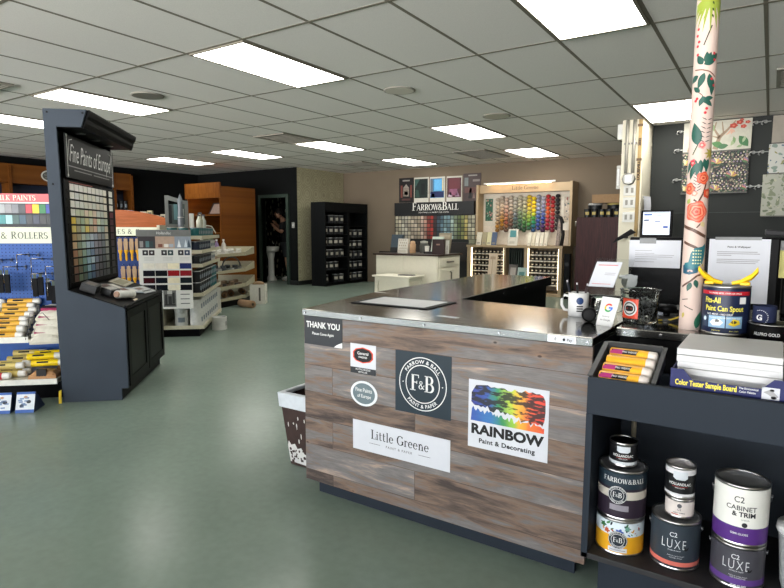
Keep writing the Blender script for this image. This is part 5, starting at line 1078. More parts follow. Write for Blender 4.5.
# milk paint board on top of the gondola
t = tw('colour_card_board', 'colour chip board with a red header strip above the cream ROLLERS header', 'board', -.6, .40, 1.186)
fb = plane((0, -.0125, 0), (1, 0, 0), (0, 0, 1))
MB().box(-.7, .565, -.012, .012, 0, .235).build('board', mat('board dark', '#25292c', .5), t)
b = MB().m(P('#c9555a')).add([fb(-.7, .176), fb(.565, .176), fb(.565, .235), fb(-.7, .235)], [(0, 1, 2, 3)])
b.m(M_white).add([fb(-.7, .166), fb(.565, .166), fb(.565, .176), fb(-.7, .176)], [(0, 1, 2, 3)]).build('header_strip', None, t, 'red header strip')
f2 = plane((0, -.0129, 0), (1, 0, 0), (0, 0, 1)); MB().m(hx('#f1e3cf')).serif('MILK PAINTS', .036, f2, .218, .188, sp=.04).build('lettering', None, t)
c1 = ['#9fa3a5', '#8d8c8f', '#7a7c82', '#46484d', '#b93a48', '#edc92f', '#2f7a4a', '#37489a']; c2 = ['#3f8a8c', '#9cc6c9', '#3c5a58', '#3a5566', '#3a3d42', '#3a4152', '#38393b', '#2f3234']
for k in range(12):
    x = .462-.0445*(k+1)
    for row, (z0, cc) in enumerate(((.098, c1), (.022, c2))):
        cl = cc[7-k] if k < 8 else rr.choice(['#6d7f86', '#8f5a50', '#a9a58f', '#4d6a52'])
        MB().m(hx(cl, rough=.4)).box(x, x+.0425, -.0148, -.0122, z0, z0+.062).build('colour_chip', None, t)
# ---------------------------------------------------------------- brush wall with the arched oak sign, behind the tower
bw_ = tw('brush_wall', 'blue brush wall under an arched oak sign, seen right of the tower', 'shelving', -.35, 3.2)
OAK = wood_mat('oak veneer', ['#4c270a', '#5a310e', '#653a13', '#6e431a'], 3., 3., 14., .4, 'ZX', False); OAKA = wood_mat('oak arch veneer', ['#8a4a26', '#9c562f', '#a66338'], 3., 3., 14., .4, 'XZ', False)
arc = [(-.95+1.0*i/20, 1.20+.205*(1-((i/20-.40)/.85)**2)) for i in range(21)]
G(MB().prism([(-.95, 1.2)]+arc+[(.05, 1.2)], lambda p, q, t_: (p, t_, q), 3.19, 3.22), 'arch', OAKA, 'arched oak board', .0, bw_)
G(MB().box(-.95, .05, 3.185, 3.22, 1.10, 1.2), 'header', mat('header cream', '#d5d8c2', .5), 'cream header board', 0, bw_)
FB2 = plane((0, 3.1844, 0), (1, 0, 0), (0, 0, 1)); b = MB().m(hx('#3a413c')); b.serif('E', .058, FB2, -.505, 1.12); b.serif('S', .058, FB2, -.455, 1.12); b.serif('&', .058, FB2, -.381, 1.12); b.serif('R', .058, FB2, -.292, 1.12); b.serif('OLLERS', .05, FB2, -.257, 1.12, 'L'); b.text('BRUSH', .058, FB2, -.547, 1.12, 'R', bold=-.005); G(b, 'lettering', None, None, 0, bw_)
G(MB().box(-.95, .05, 3.25, 3.28, 0, 1.20), 'pegboard', mat('deep blue board', '#1f3a78', .5), 'deep blue pegboard', 0, bw_)
G(MB().box(-.95, .05, 3.22, 3.25, 1.085, 1.2), 'spacer', M_black, None, 0, bw_); G(MB().box(-.95, .05, 3.0, 3.25, 0, .12), 'base', M_black, None, 0, bw_)
brp = None
for k in range(9):
    b_, z_ = (-.50+.065*(k % 5)+(.02 if k > 4 else 0), .93 if k < 5 else .60)
    lab = 'yellow handled brush pack, %s from the tower, %s row of the blue brush wall' % (ORD[k % 5], ['upper', 'lower'][k > 4])
    if brp is None:
        brp = tw('paint_brush', lab, 'paint brush', b_, 3.19, z_, 0, 'brushes on the blue wall')
        MB().hexa([(-.02, -.01, .0), (.02, -.01, 0), (.02, .01, 0), (-.02, .01, 0), (-.026, -.01, .10), (.026, -.01, .10), (.026, .01, .10), (-.026, .01, .1)]).box(-.02, .02, -.008, .008, .10, .135).build('bristles', hx('#a88d72', rough=.8), brp)
        MB().lathe([(.008, -.13), (.014, -.10), (.012, -.05), (.024, -.02), (.025, .0)], (0, 0, 0), n=12).build('handle', mat('brush yellow', '#d9a326', .4), brp, 'yellow handle')
        MB().tube([(0, .055, .16), (0, 0, .15), (0, 0, .13)], .003, 6).build('hang_wire', M_chrome, brp)
    else: dup(brp, T(b_, 3.19, z_), TA, lab)
for k in range(6):
    w_ = .055+.01*(k % 2); t = tw('small_carton', 'small pale carton on top of the arched oak sign, %s from the right' % ORD[k], 'carton', -.02-.075*k, 3.30, 1.2005, 0, 'cartons behind the arched sign')
    hh = .20-.012*((k+1) % 3)-(.03 if k < 2 else 0); MB().box(-w_/2, w_/2, -.03, .03, 0, hh).build('carton', hx(['#b3ae9a', '#8f9486', '#a89f7d', '#b9b6a5', '#7d8577', '#44648c'][k], rough=.5), t); MB().box(-w_/2+.01, w_/2-.01, -.031, -.0302, hh-.05, hh-.02).build('label', hx('#4f5348'), t)
G(MB().box(-.95, .05, 3.221, 3.36, 1.185, 1.1995), 'ledge', M_black, None, 0, bw_)
# ---------------------------------------------------------------- paint gondola with the colour chart board
def tins(name, label, cat, loc, r, h, body, lidm, band=None, rz=0., group=None):
    """a far tin: one small mesh"""
    b = MB().m(body).lathe([(r, 0), (r, h*.94)], n=16, cap=False).m(lidm).lathe([(r*1.02, h*.93), (r*1.02, h), (r*.85, h), (r*.85, h*.97), (.001, h*.97)], n=16, cap=False)
    b.m(body).add([(r*math.cos(2*PI*i/16), r*math.sin(2*PI*i/16), 0) for i in range(16)], [tuple(range(15, -1, -1))])
    if band:
        f = wrap((0, 0), r*1.012, 0, 0); b.m(band)
        b.add([f(r*(-.55+1.1*i/4), h*(.3+.36*j)) for j in (0, 1) for i in range(5)], [(i, i+1, i+6, i+5) for i in range(4)])
    o = b.build(name); o.location = loc; o.rotation_euler = (0, 0, rz); tag(o, label, cat, group); return o
def many(proto, loc, rz, label):
    if proto is None: return None
    return dup(proto, loc, rz, label)
pgd = tw('paint_gondola', 'cream shop shelving of paint tins behind the white colour chart board', 'shelving', .3, 3.0)
ZS = [.11, .47, .79, .94, 1.095]
G(MB().box(.09, .12, 2.46, 3.85, 0, 1.22), 'spine', M_shelf, None, 0, pgd); G(MB().box(.045, .125, 2.352, 2.40, 0, 1.15), 'upright', M_shelf, None, 0, pgd)
G(MB().box(.125, .505, 2.42, 3.84, 0, .095), 'base', M_black, 'black kick base', 0, pgd)
for k, z in enumerate(ZS):
    sh = G(MB().box(.121, .55, 2.42, 3.86, z-.015, z), 'shelf', M_shelf, None, 0, pgd)
    MB().box(.5505, .558, 2.415, 3.865, z-.028, z+.012).box(.121, .5505, 2.412, 2.4195, z-.028, z+.012).build('shelf_lip', mat('lip cream', '#cbc4ac', .4), sh)
G(MB().box(.40, .55, 3.862, 3.88, .05, .40), 'end_post', M_white, 'white end post', 0, pgd)
NM = ['bottom', 'second', 'middle', 'fourth', 'top']
M_wt = mat('white tub', '#c9cac5', .45); M_dn = mat('tin navy', '#1c2436', .4); M_db = mat('tin black', '#191b1e', .4); M_tg = mat('tin teal', '#1d5a5c', .4); M_tlid = mat('tin lid far', '#9a9c9d', .35, .8); M_gb = mat('tin label grey', '#7b848c', .5)
proto = {}
def shelf_tin(key, b_, a_, z_, r, h, body, band, label, rz, name='paint_can', group='tins on the cream gondola', lidm=None):
    if key not in proto: proto[key] = tins(name, label, 'paint can', T(b_, a_, z_), r, h, body, lidm or M_tlid, band, TA+rz, group); return
    dup(proto[key], T(b_, a_, z_), TA+rz, label)
def lab_tin(colr, shelf, k, row, lay=''): return '%s tin%s, %s in the %s row of the %s cream shelf' % (colr, lay, ORD[k], row, shelf)
for k in range(9):   # bottom shelf: white tubs two high
    for l_ in range(2):
        for row, b_ in (('aisle', .46), ('inner', .30)):
            if row == 'inner' and k > 2: continue
            shelf_tin('w', b_, 2.51+.15*k, ZS[0]+.0005+.148*l_, .068, .147, M_wt, M_gb, lab_tin('white', 'bottom', k, row, ' %s layer' % ['lower', 'upper'][l_]), 0 if row == 'aisle' else -PI/2+.2, 'paint_tub', lidm=M_wt)
for k in range(10):
    for l_ in range(2):
        for row, b_ in (('aisle', .47), ('inner', .34)):
            if row == 'inner' and k > 1: continue
            key = 'g' if (k > 5 and l_ == 0) or (k > 6) else 'n'
            shelf_tin(key, b_, 2.50+.132*k, ZS[1]+.0005+.125*l_, .058, .124, M_tg if key == 'g' else M_db, M_gb, lab_tin('teal' if key == 'g' else 'black', 'second', k, row, ' %s layer' % ['lower', 'upper'][l_]), 0 if row == 'aisle' else -PI/2)
for si, key, mt, h, r, cn, n_ in ((2, 'm', M_db, .10, .05, 'small black', 11), (3, 'v', M_dn, .105, .055, 'navy', 10), (4, 't', M_tg, .10, .055, 'dark teal', 9)):
    for k in range(n_):
        for row, b_ in (('aisle', .48), ('inner', .36), ('back', .24)):
            if row != 'aisle' and k > 0: continue
            far = k >= n_-3 and si != 4
            kk = key+('x' if far else '')
            shelf_tin(kk, b_, 2.49+(r*2+.012)*k, ZS[si]+.0005, r, h, M_wt if far else mt, M_gb, lab_tin('white' if far else cn, NM[si], k, row), 0 if row == 'aisle' else -PI/2)
# chart board
cb = tw('colour_chart_board', 'white colour chart board with red, navy and dark swatches on the gondola end', 'board', .19, 2.33)
def GB(mb, name, mt=None, label=None): return G(mb, name, mt, label, 0, cb)
GB(MB().box(-.075, .463, 2.325, 2.34, .323, 1.10), 'board', M_white)
hd = GB(MB().box(-.09, .461, 2.318, 2.342, 1.10, 1.170), 'header', mat('chart grey', '#6d6e6c', .5), 'grey header strip')
f0 = plane((0, 2.3175, 0), (1, 0, 0), (0, 0, 1)); MB().m(M_wink).text('Hollandlac', .030, f0, .19, 1.122, bold=.0, sx=.85).build('lettering', None, hd)
f1 = plane((0, 2.3244, 0), (1, 0, 0), (0, 0, 1)); f2 = plane((0, 2.3238, 0), (1, 0, 0), (0, 0, 1)); f3 = plane((0, 2.3232, 0), (1, 0, 0), (0, 0, 1))
Q = lambda b, f, u0, u1, v0, v1: b.add([f(u0, v0), f(u1, v0), f(u1, v1), f(u0, v1)], [(0, 1, 2, 3)])
b = MB()
for u0, u1, c in ((-.075, .10, '#3a3538'), (.10, .295, '#b49a88'), (.295, .463, '#8b95a0')): b.m(hx(c)); Q(b, f1, u0, u1, .972, 1.10)
for u, c in ((-.04, '#8e8a88'), (.02, '#54777a'), (.06, '#2f3f42')): b.m(hx(c)); Q(b, f2, u-.018, u+.018, .985, 1.05)
for u, c in ((.15, '#7d4f42'), (.21, '#dcd6cf'), (.26, '#a9b0bb')): b.m(hx(c)); Q(b, f2, u-.022, u+.022, .985, 1.02)
for u, c in ((.34, '#dfe3e6'), (.41, '#c9d2da'), (.44, '#3d4c5c')): b.m(hx(c)); b.shape([(u-.02, .985), (u+.02, .985), (u, 1.07)], f2)
for u in (.03, .22, .39):
    for d, c in ((-.035, '#26272b'), (.03, '#2e3c52' if u > .3 else '#2f4546' if u > .1 else '#33292b')): b.m(hx(c)).add([f1(u+d-.028, .90), f1(u+d+.028, .90), f1(u+d+.028, .955), f1(u+d-.028, .955)], [(0, 1, 2, 3)]); b.m(hx('#c8c8c8')).disc(f2, u+d, .928, .011, n=10)
    b.m(hx('#b9b9b6'))
    for q in range(3): Q(b, f1, u-.05, u+.05, .872-.013*q, .877-.013*q)
GB(b, 'pictures')
grid = [['#e6e1d2', '#e3ddcf', '#efe6c8', '#1f2c63'], ['#1b1b20', '#191a1d', '#971f25', '#8c1f26'], ['#3d1416', '#181a20', '#e9dfc2', '#1c2226'], ['#1b1b1e', '#15171c', '#e9e1cb', '#17181d']]
for r_ in range(4):
    for c in range(4):
        MB_ = MB().m(hx(grid[r_][c], rough=.25)).box(-.035+.125*c, .083+.125*c, 2.322, 2.3249, .755-.077*r_, .815-.077*r_); GB(MB_, 'colour_swatch')
b = MB().m(hx('#6a6a66')); Q(b, f1, .16, .29, .345, .535); b.m(hx('#2f302f'))
for u0, u1, v0, v1 in ((.175, .20, .37, .48), (.21, .245, .36, .46), (.25, .275, .38, .50), (.17, .28, .36, .375)): Q(b, f2, u0, u1, v0, v1)
b.m(hx('#bcbab2')); Q(b, f2, .20, .25, .485, .52); b.m(hx('#55575a'))
for k in range(4): Q(b, f1, .335, .43, .375+.05*k, .384+.05*k)
GB(b, 'photo_and_text')
tag(tins('paint_bucket', 'white plastic bucket on the floor beside the cream gondola', 'bucket', T(.66, 2.86, 0), .085, .15, M_wt, M_wt, hx('#9a9a96'), TA, None), 'white plastic bucket on the floor beside the cream gondola', 'bucket')
# goods standing on the gondola top
t = tw('picture_frame', 'grey standing frame with a teal picture on top of the cream gondola', 'frame', .275, 2.60, 1.2005, .12)
MB().box(-.12, -.085, -.012, .012, .0, .345).box(.085, .12, -.012, .012, 0, .29).prism([(-.085, .295), (.085, .25), (.085, .29), (-.085, .345)], lambda p, q, s_: (p, s_, q), -.012, .012).box(-.085, .085, -.012, .012, 0, .03).build('frame', mat('frame grey', '#6e706c', .5), t)
MB().box(-.085, .085, -.004, .004, .03, .25).build('picture', hx('#3c4644'), t); b = MB(); f = plane((0, -.0047, 0), (1, 0, 0), (0, 0, 1)); b.m(hx('#56787a')); Q(b, f, -.03, .01, .08, .25); b.m(hx('#17191a')); Q(b, f, -.08, -.05, .04, .24); b.m(hx('#8d8f88')); Q(b, f, .03, .075, .12, .2); b.build('print', None, t)
MB().box(-.02, .02, .013, .09, 0, .012).build('foot', M_black, t)
pgd_top = tw('glass_ornament', 'tall pointed grey ornament standing in front of the grey frame', 'ornament', .33, 2.52, 1.2005); MB().lathe([(.03, 0), (.035, .05), (.025, .2), (.03, .28), (.008, .345), (.001, .36)], n=12, cap=False).build('bottle', mat('grey glass', '#70757a', .2), pgd_top)
MB().lathe([(.031, .10), (.036, .105), (.031, .11)], n=12, cap=False).build('band', hx('#a9aaa5'), pgd_top)
G(MB().box(.125, .52, 2.42, 3.7, 1.1965, 1.200), 'top_board', M_clear, None, 0, pgd) if 0 else None
for nm, lab, b_, a_, r_, h_, c in (('paper_tube', 'white tube standing on the teal tins at the gondola top', .43, 2.60, .026, .15, '#e4e3dc'), ('spray_bottle', 'pale spray bottle on the gondola top, left of the other bottles', .45, 2.95, .03, .13, '#c4c4b6'), ('spray_bottle', 'beige bottle on the gondola top, in the middle of the bottles', .44, 3.10, .032, .16, '#b9b49c'), ('spray_bottle', 'grey bottle on the gondola top, right of the other bottles', .46, 3.22, .03, .14, '#a5a79c')):
    t = tw(nm, lab, 'tube' if nm == 'paper_tube' else 'bottle', b_, a_, 1.1965, 0, None)
    if nm == 'paper_tube': MB().lathe([(r_, 0), (r_, h_)], n=18).build('tube', hx(c), t); MB().lathe([(r_*.9, h_), (r_*.9, h_+.004)], n=18).build('cap', hx('#cfcfc8'), t)
    else: MB().lathe([(r_, 0), (r_, h_*.6), (r_*.5, h_*.8), (r_*.35, h_)], n=16).build('bottle', hx(c), t); MB().box(-.02, .02, -.008, .008, h_, h_+.02).build('trigger', hx('#47484a'), t)
# ---------------------------------------------------------------- roll gondola farther back
RG = [(-6.80, 5.66), (-6.93, 6.30), (-7.45, 6.98), (-7.95, 6.62), (-7.35, 5.48)]
rg = thing('roll_gondola', 'cream shelving with slanted ends holding tape and paper rolls near the restroom', 'shelving', (-7.3, 6.2, 0))
def poly_in(pts, k): cx = sum(p[0] for p in pts)/len(pts); cy = sum(p[1] for p in pts)/len(pts); return [(cx+(x-cx)*k, cy+(y-cy)*k) for x, y in pts]
ZR = [.12, .30, .54, .79]
Wd(MB().zprism(poly_in(RG, .9), 0, .10), 'base', M_black, rg, 'black base'); Wd(MB().box(-7.62, -7.50, 6.02, 6.14, .10, .98), 'spine', M_shelf, rg)
for z in ZR:
    s = Wd(MB().zprism(RG, z-.018, z), 'shelf', mat('shelf cream shaded', '#98927b', .5), rg); b = MB()  # shelf cream darkened in its colour to stand for the dim area
    for k in range(3):
        (x0, y0), (x1, y1) = RG[k], RG[k+1] if k < 3 else RG[0]
        h0, h1 = ((0.02, .035), (.035, .10), (.10, .10))[k]
        d = Vector((x1-x0, y1-y0, 0)).normalized(); n_ = Vector((d.y, -d.x, 0))*.012
        A, B_ = Vector((x0, y0, z-.02)), Vector((x1, y1, z-.02)); up0, up1 = Vector((0, 0, .02+h0)), Vector((0, 0, .02+h1))
        b.hexa([A, B_, B_+n_, A+n_, A+up0, B_+up1, B_+n_+up1, A+n_+up0])
    b.build('slanted_lip', mat('lip cream shaded', '#a39d84', .5), s)  # lips are cream as well, with the area's shade put into the colour
RRN = ['bottom', 'third', 'second', 'top']
tapes = {}
for si, (z, cols, n_) in enumerate(((ZR[3], ['#cfcdc4', '#d8d6ce'], 14), (ZR[2], ['#6f7270', '#8f8f8a', '#45484a'], 14), (ZR[1], ['#6d5a48', '#86705a', '#3f3a36'], 14))):
    for k in range(n_):
        i, j = k % 7, k//7; x = -6.91-.03*i*.4-.10*j-.0*i; y = 5.70+.088*i+.012*j; ci = (i+j) % len(cols)
        lab = '%s roll on the %s roll gondola shelf, %s along, %s row' % (['white', 'grey', 'brown'][si], ['top', 'second', 'third'][si], ORD[i], ['front', 'inner'][j])
        key = (si, ci)
        if key not in tapes:
            b = MB().m(hx(cols[ci], rough=.7)).lathe([(.02, 0), (.042, 0), (.042, .045), (.02, .045), (.02, 0)], n=14, cap=False)
            o = b.build('tape_roll'); o.location = (x, y, z+.001); tag(o, lab, 'roll', 'rolls on the far gondola'); tapes[key] = o
        else: dup(tapes[key], (x, y, z+.001), 0, lab)
        if (k*7+si) % 3 == 0: dup(tapes[key], (x, y, z+.0465), 0, 'stacked '+lab)
for k, (x, y, z, L, ang) in enumerate(((-6.98, 5.80, ZR[0]+.05, .24, 1.2), (-6.98, 6.02, ZR[0]+.05, .24, 1.0), (-7.1, 6.25, ZR[0]+.05, .24, .9), (-7.12, 6.50, ZR[0]+.05, .22, .8))):
    t = thing('kraft_roll', 'brown kraft paper roll on the lowest roll gondola shelf, %s from the left' % ORD[k], 'paper roll', (x-.11, y, z), 0, 'kraft rolls')
    ax = (math.cos(ang), -math.sin(ang)*.6, 0); MB().lathe([(.018, -L/2), (.046, -L/2), (.046, L/2), (.018, L/2)], n=16, cap=False, axis=ax).build('paper', hx('#7d6248', rough=.8), t); MB().lathe([(.012, -L/2+.002), (.018, -L/2+.002), (.018, L/2-.002), (.012, L/2-.002)], n=14, cap=False, axis=ax).build('core', hx('#4d3c2e'), t)
t = thing('kraft_roll', 'brown kraft paper roll lying on the floor by the white carton', 'paper roll', (-6.60, 6.02, .058), 0)
MB().lathe([(.02, -.16), (.056, -.16), (.056, .16), (.02, .16)], n=18, cap=False, axis=(.75, -.1, 0)).build('paper', hx('#94765a', rough=.8), t); MB().lathe([(.014, -.158), (.02, -.158), (.02, .158), (.014, .158)], n=14, cap=False, axis=(.75, -.1, 0)).build('core', hx('#4d3c2e'), t)
for k in range(5):
    lab = 'dark wire hoop of tools hanging over the second shelf of the roll gondola' if k == 0 else 'colourful bottle on the top shelf of the roll gondola, %s from the left' % ORD[k-1]
    if k == 0:
        t = thing('wire_hoop', lab, 'hoop', (-7.03, 6.12, ZR[2]+.05)); MB().tube([(.02*math.cos(a), .16*math.cos(a), .02+.14*math.sin(a)) for a in [PI*i/12 for i in range(13)]], .012, 8).build('hoop', hx('#3d3f40'), t); MB().box(-.02, .02, -.19, -.13, 0, .02).box(-.02, .02, .13, .19, 0, .02).build('feet', hx('#5a5b5a'), t)
    else:
        t = thing('cleaner_bottle', lab, 'bottle', (-7.30+.02*k, 5.66+.12*k, ZR[3]+.0005)); c = ['#8a3f45', '#b9a53a', '#7f6a8c', '#c9c4bb'][k-1]
        MB().lathe([(.035, 0), (.037, .12), (.03, .16), (.013, .19), (.013, .21)], n=14).build('bottle', hx(c, rough=.4), t); MB().lathe([(.016, .21), (.016, .235)], n=12).build('cap', hx('#d8d5cc'), t)
t = thing('wire_stand', 'pale curved wire stand with a green card on the roll gondola top', 'stand', (-7.48, 6.05, .98)); MB().tube([(0, -.15, 0), (0, -.12, .16), (0, -.02, .26), (0, .08, .25), (0, .16, .14)], .008, 8).build('wire', hx('#cfc9bb'), t); MB().box(-.005, .005, -.12, .10, .0, .12).build('card', hx('#76805c'), t)
t = thing('carton', 'open white carton with brown paper inside on the floor by the restroom', 'carton', (-6.82, 6.48, 0), .62)
b = MB().box(-.12, .12, -.10, -.094, 0, .31).box(-.12, .12, .094, .10, 0, .31).box(-.12, -.114, -.094, .094, 0, .31).box(.114, .12, -.094, .094, 0, .31).box(-.114, .114, -.094, .094, 0, .006); b.build('box', mat('carton white', '#c9c6bb', .7), t)
b = MB().m(hx('#5a584f')); Q(b, plane((0, -.1006, 0), (1, 0, 0), (0, 0, 1)), .02, .05, .05, .26); Q(b, plane((.1206, 0, 0), (0, 1, 0), (0, 0, 1)), -.02, .02, .1, .2); b.build('print', None, t)
MB().ball((0, 0, .30), .10, 12, 6, (1, .85, .6)).build('paper_filling', mat('filling brown', '#7d654b', .9, bump=1., scale=40), t, 'crumpled brown paper')
# ---------------------------------------------------------------- oak units on the left
ou = thing('oak_unit', 'long oak wall unit with header boards and lit shelves on the left wall', 'wall unit', (-11.45, 5.3, 0))
M_nin = mat('navy interior', '#1c2338', .6)
Wd(MB().box(-11.58, -11.56, 3.3, 7.2, 0, 2.3), 'back_panel', M_nin, ou, 'navy back')
Wd(MB().box(-11.56, -11.28, 3.3, 7.2, 1.99, 2.33), 'header', OAK, ou)
for y in (3.3, 4.86, 6.80, 7.18): Wd(MB().box(-11.56, -11.26, y, y+.05, 0, 2.30), 'post', OAK, ou)
for z in (.05, .55, 1.05, 1.58): 
    for y0, y1 in ((3.35, 4.86), (4.91, 6.80), (6.85, 7.18)): Wd(MB().box(-11.56, -11.27, y0, y1, z-.03, z), 'shelf', M_white if z > 1.5 else OAK, ou)
o_ = MB().m(mat('oval rim far', '#c9c9c0', .5)); f = plane((-11.279, 0, 0), (0, 1, 0), (0, 0, 1)); o_.disc(f, 5.56, 2.16, .15, .105, 28); o_.m(hx('#4c4f4d')).disc(plane((-11.278, 0, 0), (0, 1, 0), (0, 0, 1)), 5.56, 2.16, .125, .082, 28)
f2 = plane((-11.277, 0, 0), (0, 1, 0), (0, 0, 1)); o_.m(hx('#a9a9a0')).text('Fine Paints', .03, f2, 5.56, 2.165).text('of Europe', .028, f2, 5.56, 2.115); Wd(o_, 'oval_sign', None, ou, 'oval grey sign')
k0 = None
for k in range(3):
    lab = 'dark paint can on the lit white shelf of the oak unit, %s from the left' % ORD[k]; loc = (-11.40, 6.91+.10*k, 1.5805)
    if k0 is None: k0 = tins('paint_can', lab, 'paint can', loc, .045, .2, M_db, M_db, M_gb, 0, 'dark cans on the oak unit')
    else: dup(k0, loc, 0, lab)
oc = thing('oak_cabinet', 'tall oak cabinet with an open lit front standing against the dark wall', 'cabinet', (-9.4, 8.0, 0))
Wd(MB().box(-8.93, -8.90, 7.52, 8.42, 0, 2.015), 'side_panel', OAK, oc); Wd(MB().box(-9.90, -9.87, 7.52, 8.42, 0, 2.015), 'side_panel', OAK, oc); Wd(MB().box(-9.87, -8.93, 8.39, 8.42, 0, 2.0), 'back_panel', OAK, oc)
Wd(MB().box(-9.92, -8.88, 7.49, 7.52, 1.79, 2.085), 'header', OAK, oc); Wd(MB().box(-9.87, -8.93, 7.52, 8.39, 1.98, 2.0), 'top', OAK, oc)
for z in (.1, .6, 1.1, 1.45): Wd(MB().box(-9.87, -8.93, 7.53, 8.38, z, z+.025), 'shelf', OAK, oc)
Wd(MB().box(-9.8, -9.0, 7.54, 7.58, 1.965, 1.979), 'strip_light', mat('warm strip', '#ffb56a', emit=14., var=0), oc, 'warm strip light')
Wd(MB().box(-9.2, -8.94, 8.30, 8.33, 1.70, 1.72), 'glass_shelf', mat('lit shelf', '#f2ead6', .4), oc)
t = thing('framed_sample', 'dark framed sample leaning inside the lit oak cabinet', 'frame', (-9.45, 8.1, 1.4755)); MB().hexa([(-.3, -.2, 0), (.25, -.2, 0), (.25, -.18, 0), (-.3, -.18, 0), (-.3, -.05, .26), (.25, -.05, .26), (.25, -.03, .26), (-.3, -.03, .26)]).build('frame', hx('#2f2a28'), t); MB().hexa([(-.24, -.195, .03), (.19, -.195, .03), (.19, -.185, .03), (-.24, -.185, .03), (-.24, -.075, .23), (.19, -.075, .23), (.19, -.065, .23), (-.24, -.065, .23)]).build('sample', hx('#8f8a86'), t)
t = thing('dark_jar', 'dark round jar inside the lit oak cabinet right of the framed sample', 'jar', (-9.08, 7.75, 1.4755)); MB().lathe([(.05, 0), (.07, .08), (.05, .16), (.03, .18)], n=16).build('jar', hx('#1d1c1c'), t); MB().lathe([(.035, .18), (.035, .2)], n=14).build('lid', hx('#39342f'), t)
# ---------------------------------------------------------------- black cabinet of cans
M_cab = mat('cabinet black', '#101213', .5, spec=.08, var=.05)
bc = thing('can_cabinet', 'tall black two-bay cabinet full of paint cans in the far corner', 'cabinet', (-7.9, 9.95, 0))
Wd(MB().box(-8.08, -7.70, 9.20, 9.235, 0, 1.755), 'side_panel', M_cab, bc); Wd(MB().box(-8.08, -7.70, 10.665, 10.70, 0, 1.755), 'side_panel', M_cab, bc); Wd(MB().box(-8.08, -7.71, 9.975, 10.045, .06, 1.56), 'divider', M_cab, bc)
Wd(MB().box(-8.08, -8.06, 9.235, 10.665, .06, 1.755), 'back_panel', M_cab, bc); Wd(MB().box(-8.06, -7.695, 9.235, 10.665, 1.56, 1.755), 'header', M_cab, bc); Wd(MB().box(-8.06, -7.74, 9.235, 10.665, 0, .06), 'plinth', M_black, bc)
zsh = [.07, .34, .60, .85, 1.09, 1.325]
zs2 = [.07, .32, .55, .78, 1.02, 1.27]
M_cl = mat('can label pale', '#a39f94', .5); pc = None
for bay, (y0, zz) in enumerate(((9.235, zsh), (10.045, zs2))):
    for si, z in enumerate(zz):
        if si: Wd(MB().box(-8.06, -7.72, y0, y0+(.74 if bay == 0 else .62), z-.02, z), 'shelf', M_cab, bc)
        n_ = 4 if bay == 0 else 3
        for k in range(n_):
            if (bay, si, k) in ((0, 1, 3), (0, 5, 0), (0, 0, 1)): continue
            if bay == 1 and si == 5: continue
            lab = 'dark can, %s from the left on %s shelf up, %s bay of the black cabinet' % (ORD[k], ORD[si], ['near', 'far'][bay])
            loc = (-7.83, y0+(.095 if bay == 0 else .105)+(.175 if bay == 0 else .195)*k, z+.001)
            if pc is None: pc = tins('paint_can', lab, 'paint can', loc, .075, .165, M_db, M_tlid, M_cl, -.35, 'cans in the black cabinet')
            else: dup(pc, loc, -.35+.25*((k*3+si) % 3-1), lab)
# ---------------------------------------------------------------- white base cabinet and the goods on it
wc = thing('base_cabinet', 'cream base cabinet with a dark top in front of the posters', 'cabinet', (-4.87, 8.1, 0))
M_cr = mat('cabinet cream', '#ece5d2', .45, var=.02)
Wd(MB().box(-5.38, -4.23, 7.72, 8.46, .08, .775), 'carcass', M_cr, wc); Wd(MB().box(-5.34, -4.28, 7.76, 8.42, 0, .08), 'plinth', M_black, wc)
Wd(MB().box(-5.42, -4.20, 7.68, 8.50, .775, .80), 'worktop', mat('brown worktop', '#33231d', .3), wc, 'dark brown worktop', .003)
for x0, x1 in ((-5.36, -4.85), (-4.84, -4.25)): Wd(MB().box(x0, x1, 7.712, 7.7195, .10, .765), 'panel', M_cr, wc)
for nm, z0, z1 in (('drawer', .60, .755), ('door', .10, .585)):
    d = Wd(MB().box(-4.2295, -4.215, 7.75, 8.43, z0, z1), nm, M_cr, wc, None, .004)
    MB().box(-4.2145, -4.209, 7.79, 8.39, z0+.035, z0+.045).box(-4.2145, -4.209, 7.79, 8.39, z1-.045, z1-.035).box(-4.2145, -4.209, 7.79, 7.80, z0+.045, z1-.045).box(-4.2145, -4.209, 8.38, 8.39, z0+.045, z1-.045).build('bead', M_cr, d)
    MB().tube([(-4.214, 7.98, .68), (-4.195, 7.985, .68), (-4.195, 8.175, .68), (-4.214, 8.18, .68)] if nm == 'drawer' else [(-4.214, 8.10, .52), (-4.19, 8.10, .515), (-4.19, 8.10, .37), (-4.214, 8.10, .365)], .012, 8).build('handle', mat('pewter', '#6e685c', .4, .7), d)
WT = .8005
def onc(name, label, cat, x, y, w_, d_, h, colr, lean=0., rz=0., art=(), group=None):
    t = thing(name, label, cat, (x, y, WT), rz, group)
    MB().hexa([(-w_/2, -d_/2, 0), (w_/2, -d_/2, 0), (w_/2, d_/2, 0), (-w_/2, d_/2, 0), (-w_/2, -d_/2+lean, h), (w_/2, -d_/2+lean, h), (w_/2, d_/2+lean, h), (-w_/2, d_/2+lean, h)]).build('body', hx(colr, rough=.5), t)
    f = plane((0, -d_/2-.0015, 0), (1, 0, 0), (0, lean/h, 1)); b = MB()
    for (u0, u1, v0, v1, c) in art: b.m(hx(c)); Q(b, f, u0*w_, u1*w_, v0*h, v1*h)
    b.build('print', None, t); return t
onc('sample_binder', 'slate blue binder leaning at the left end of the cream cabinet', 'binder', -5.30, 8.20, .22, .05, .30, '#3b4750', .06, 0, ((-.5, .5, 0, .28, '#17191b'),))
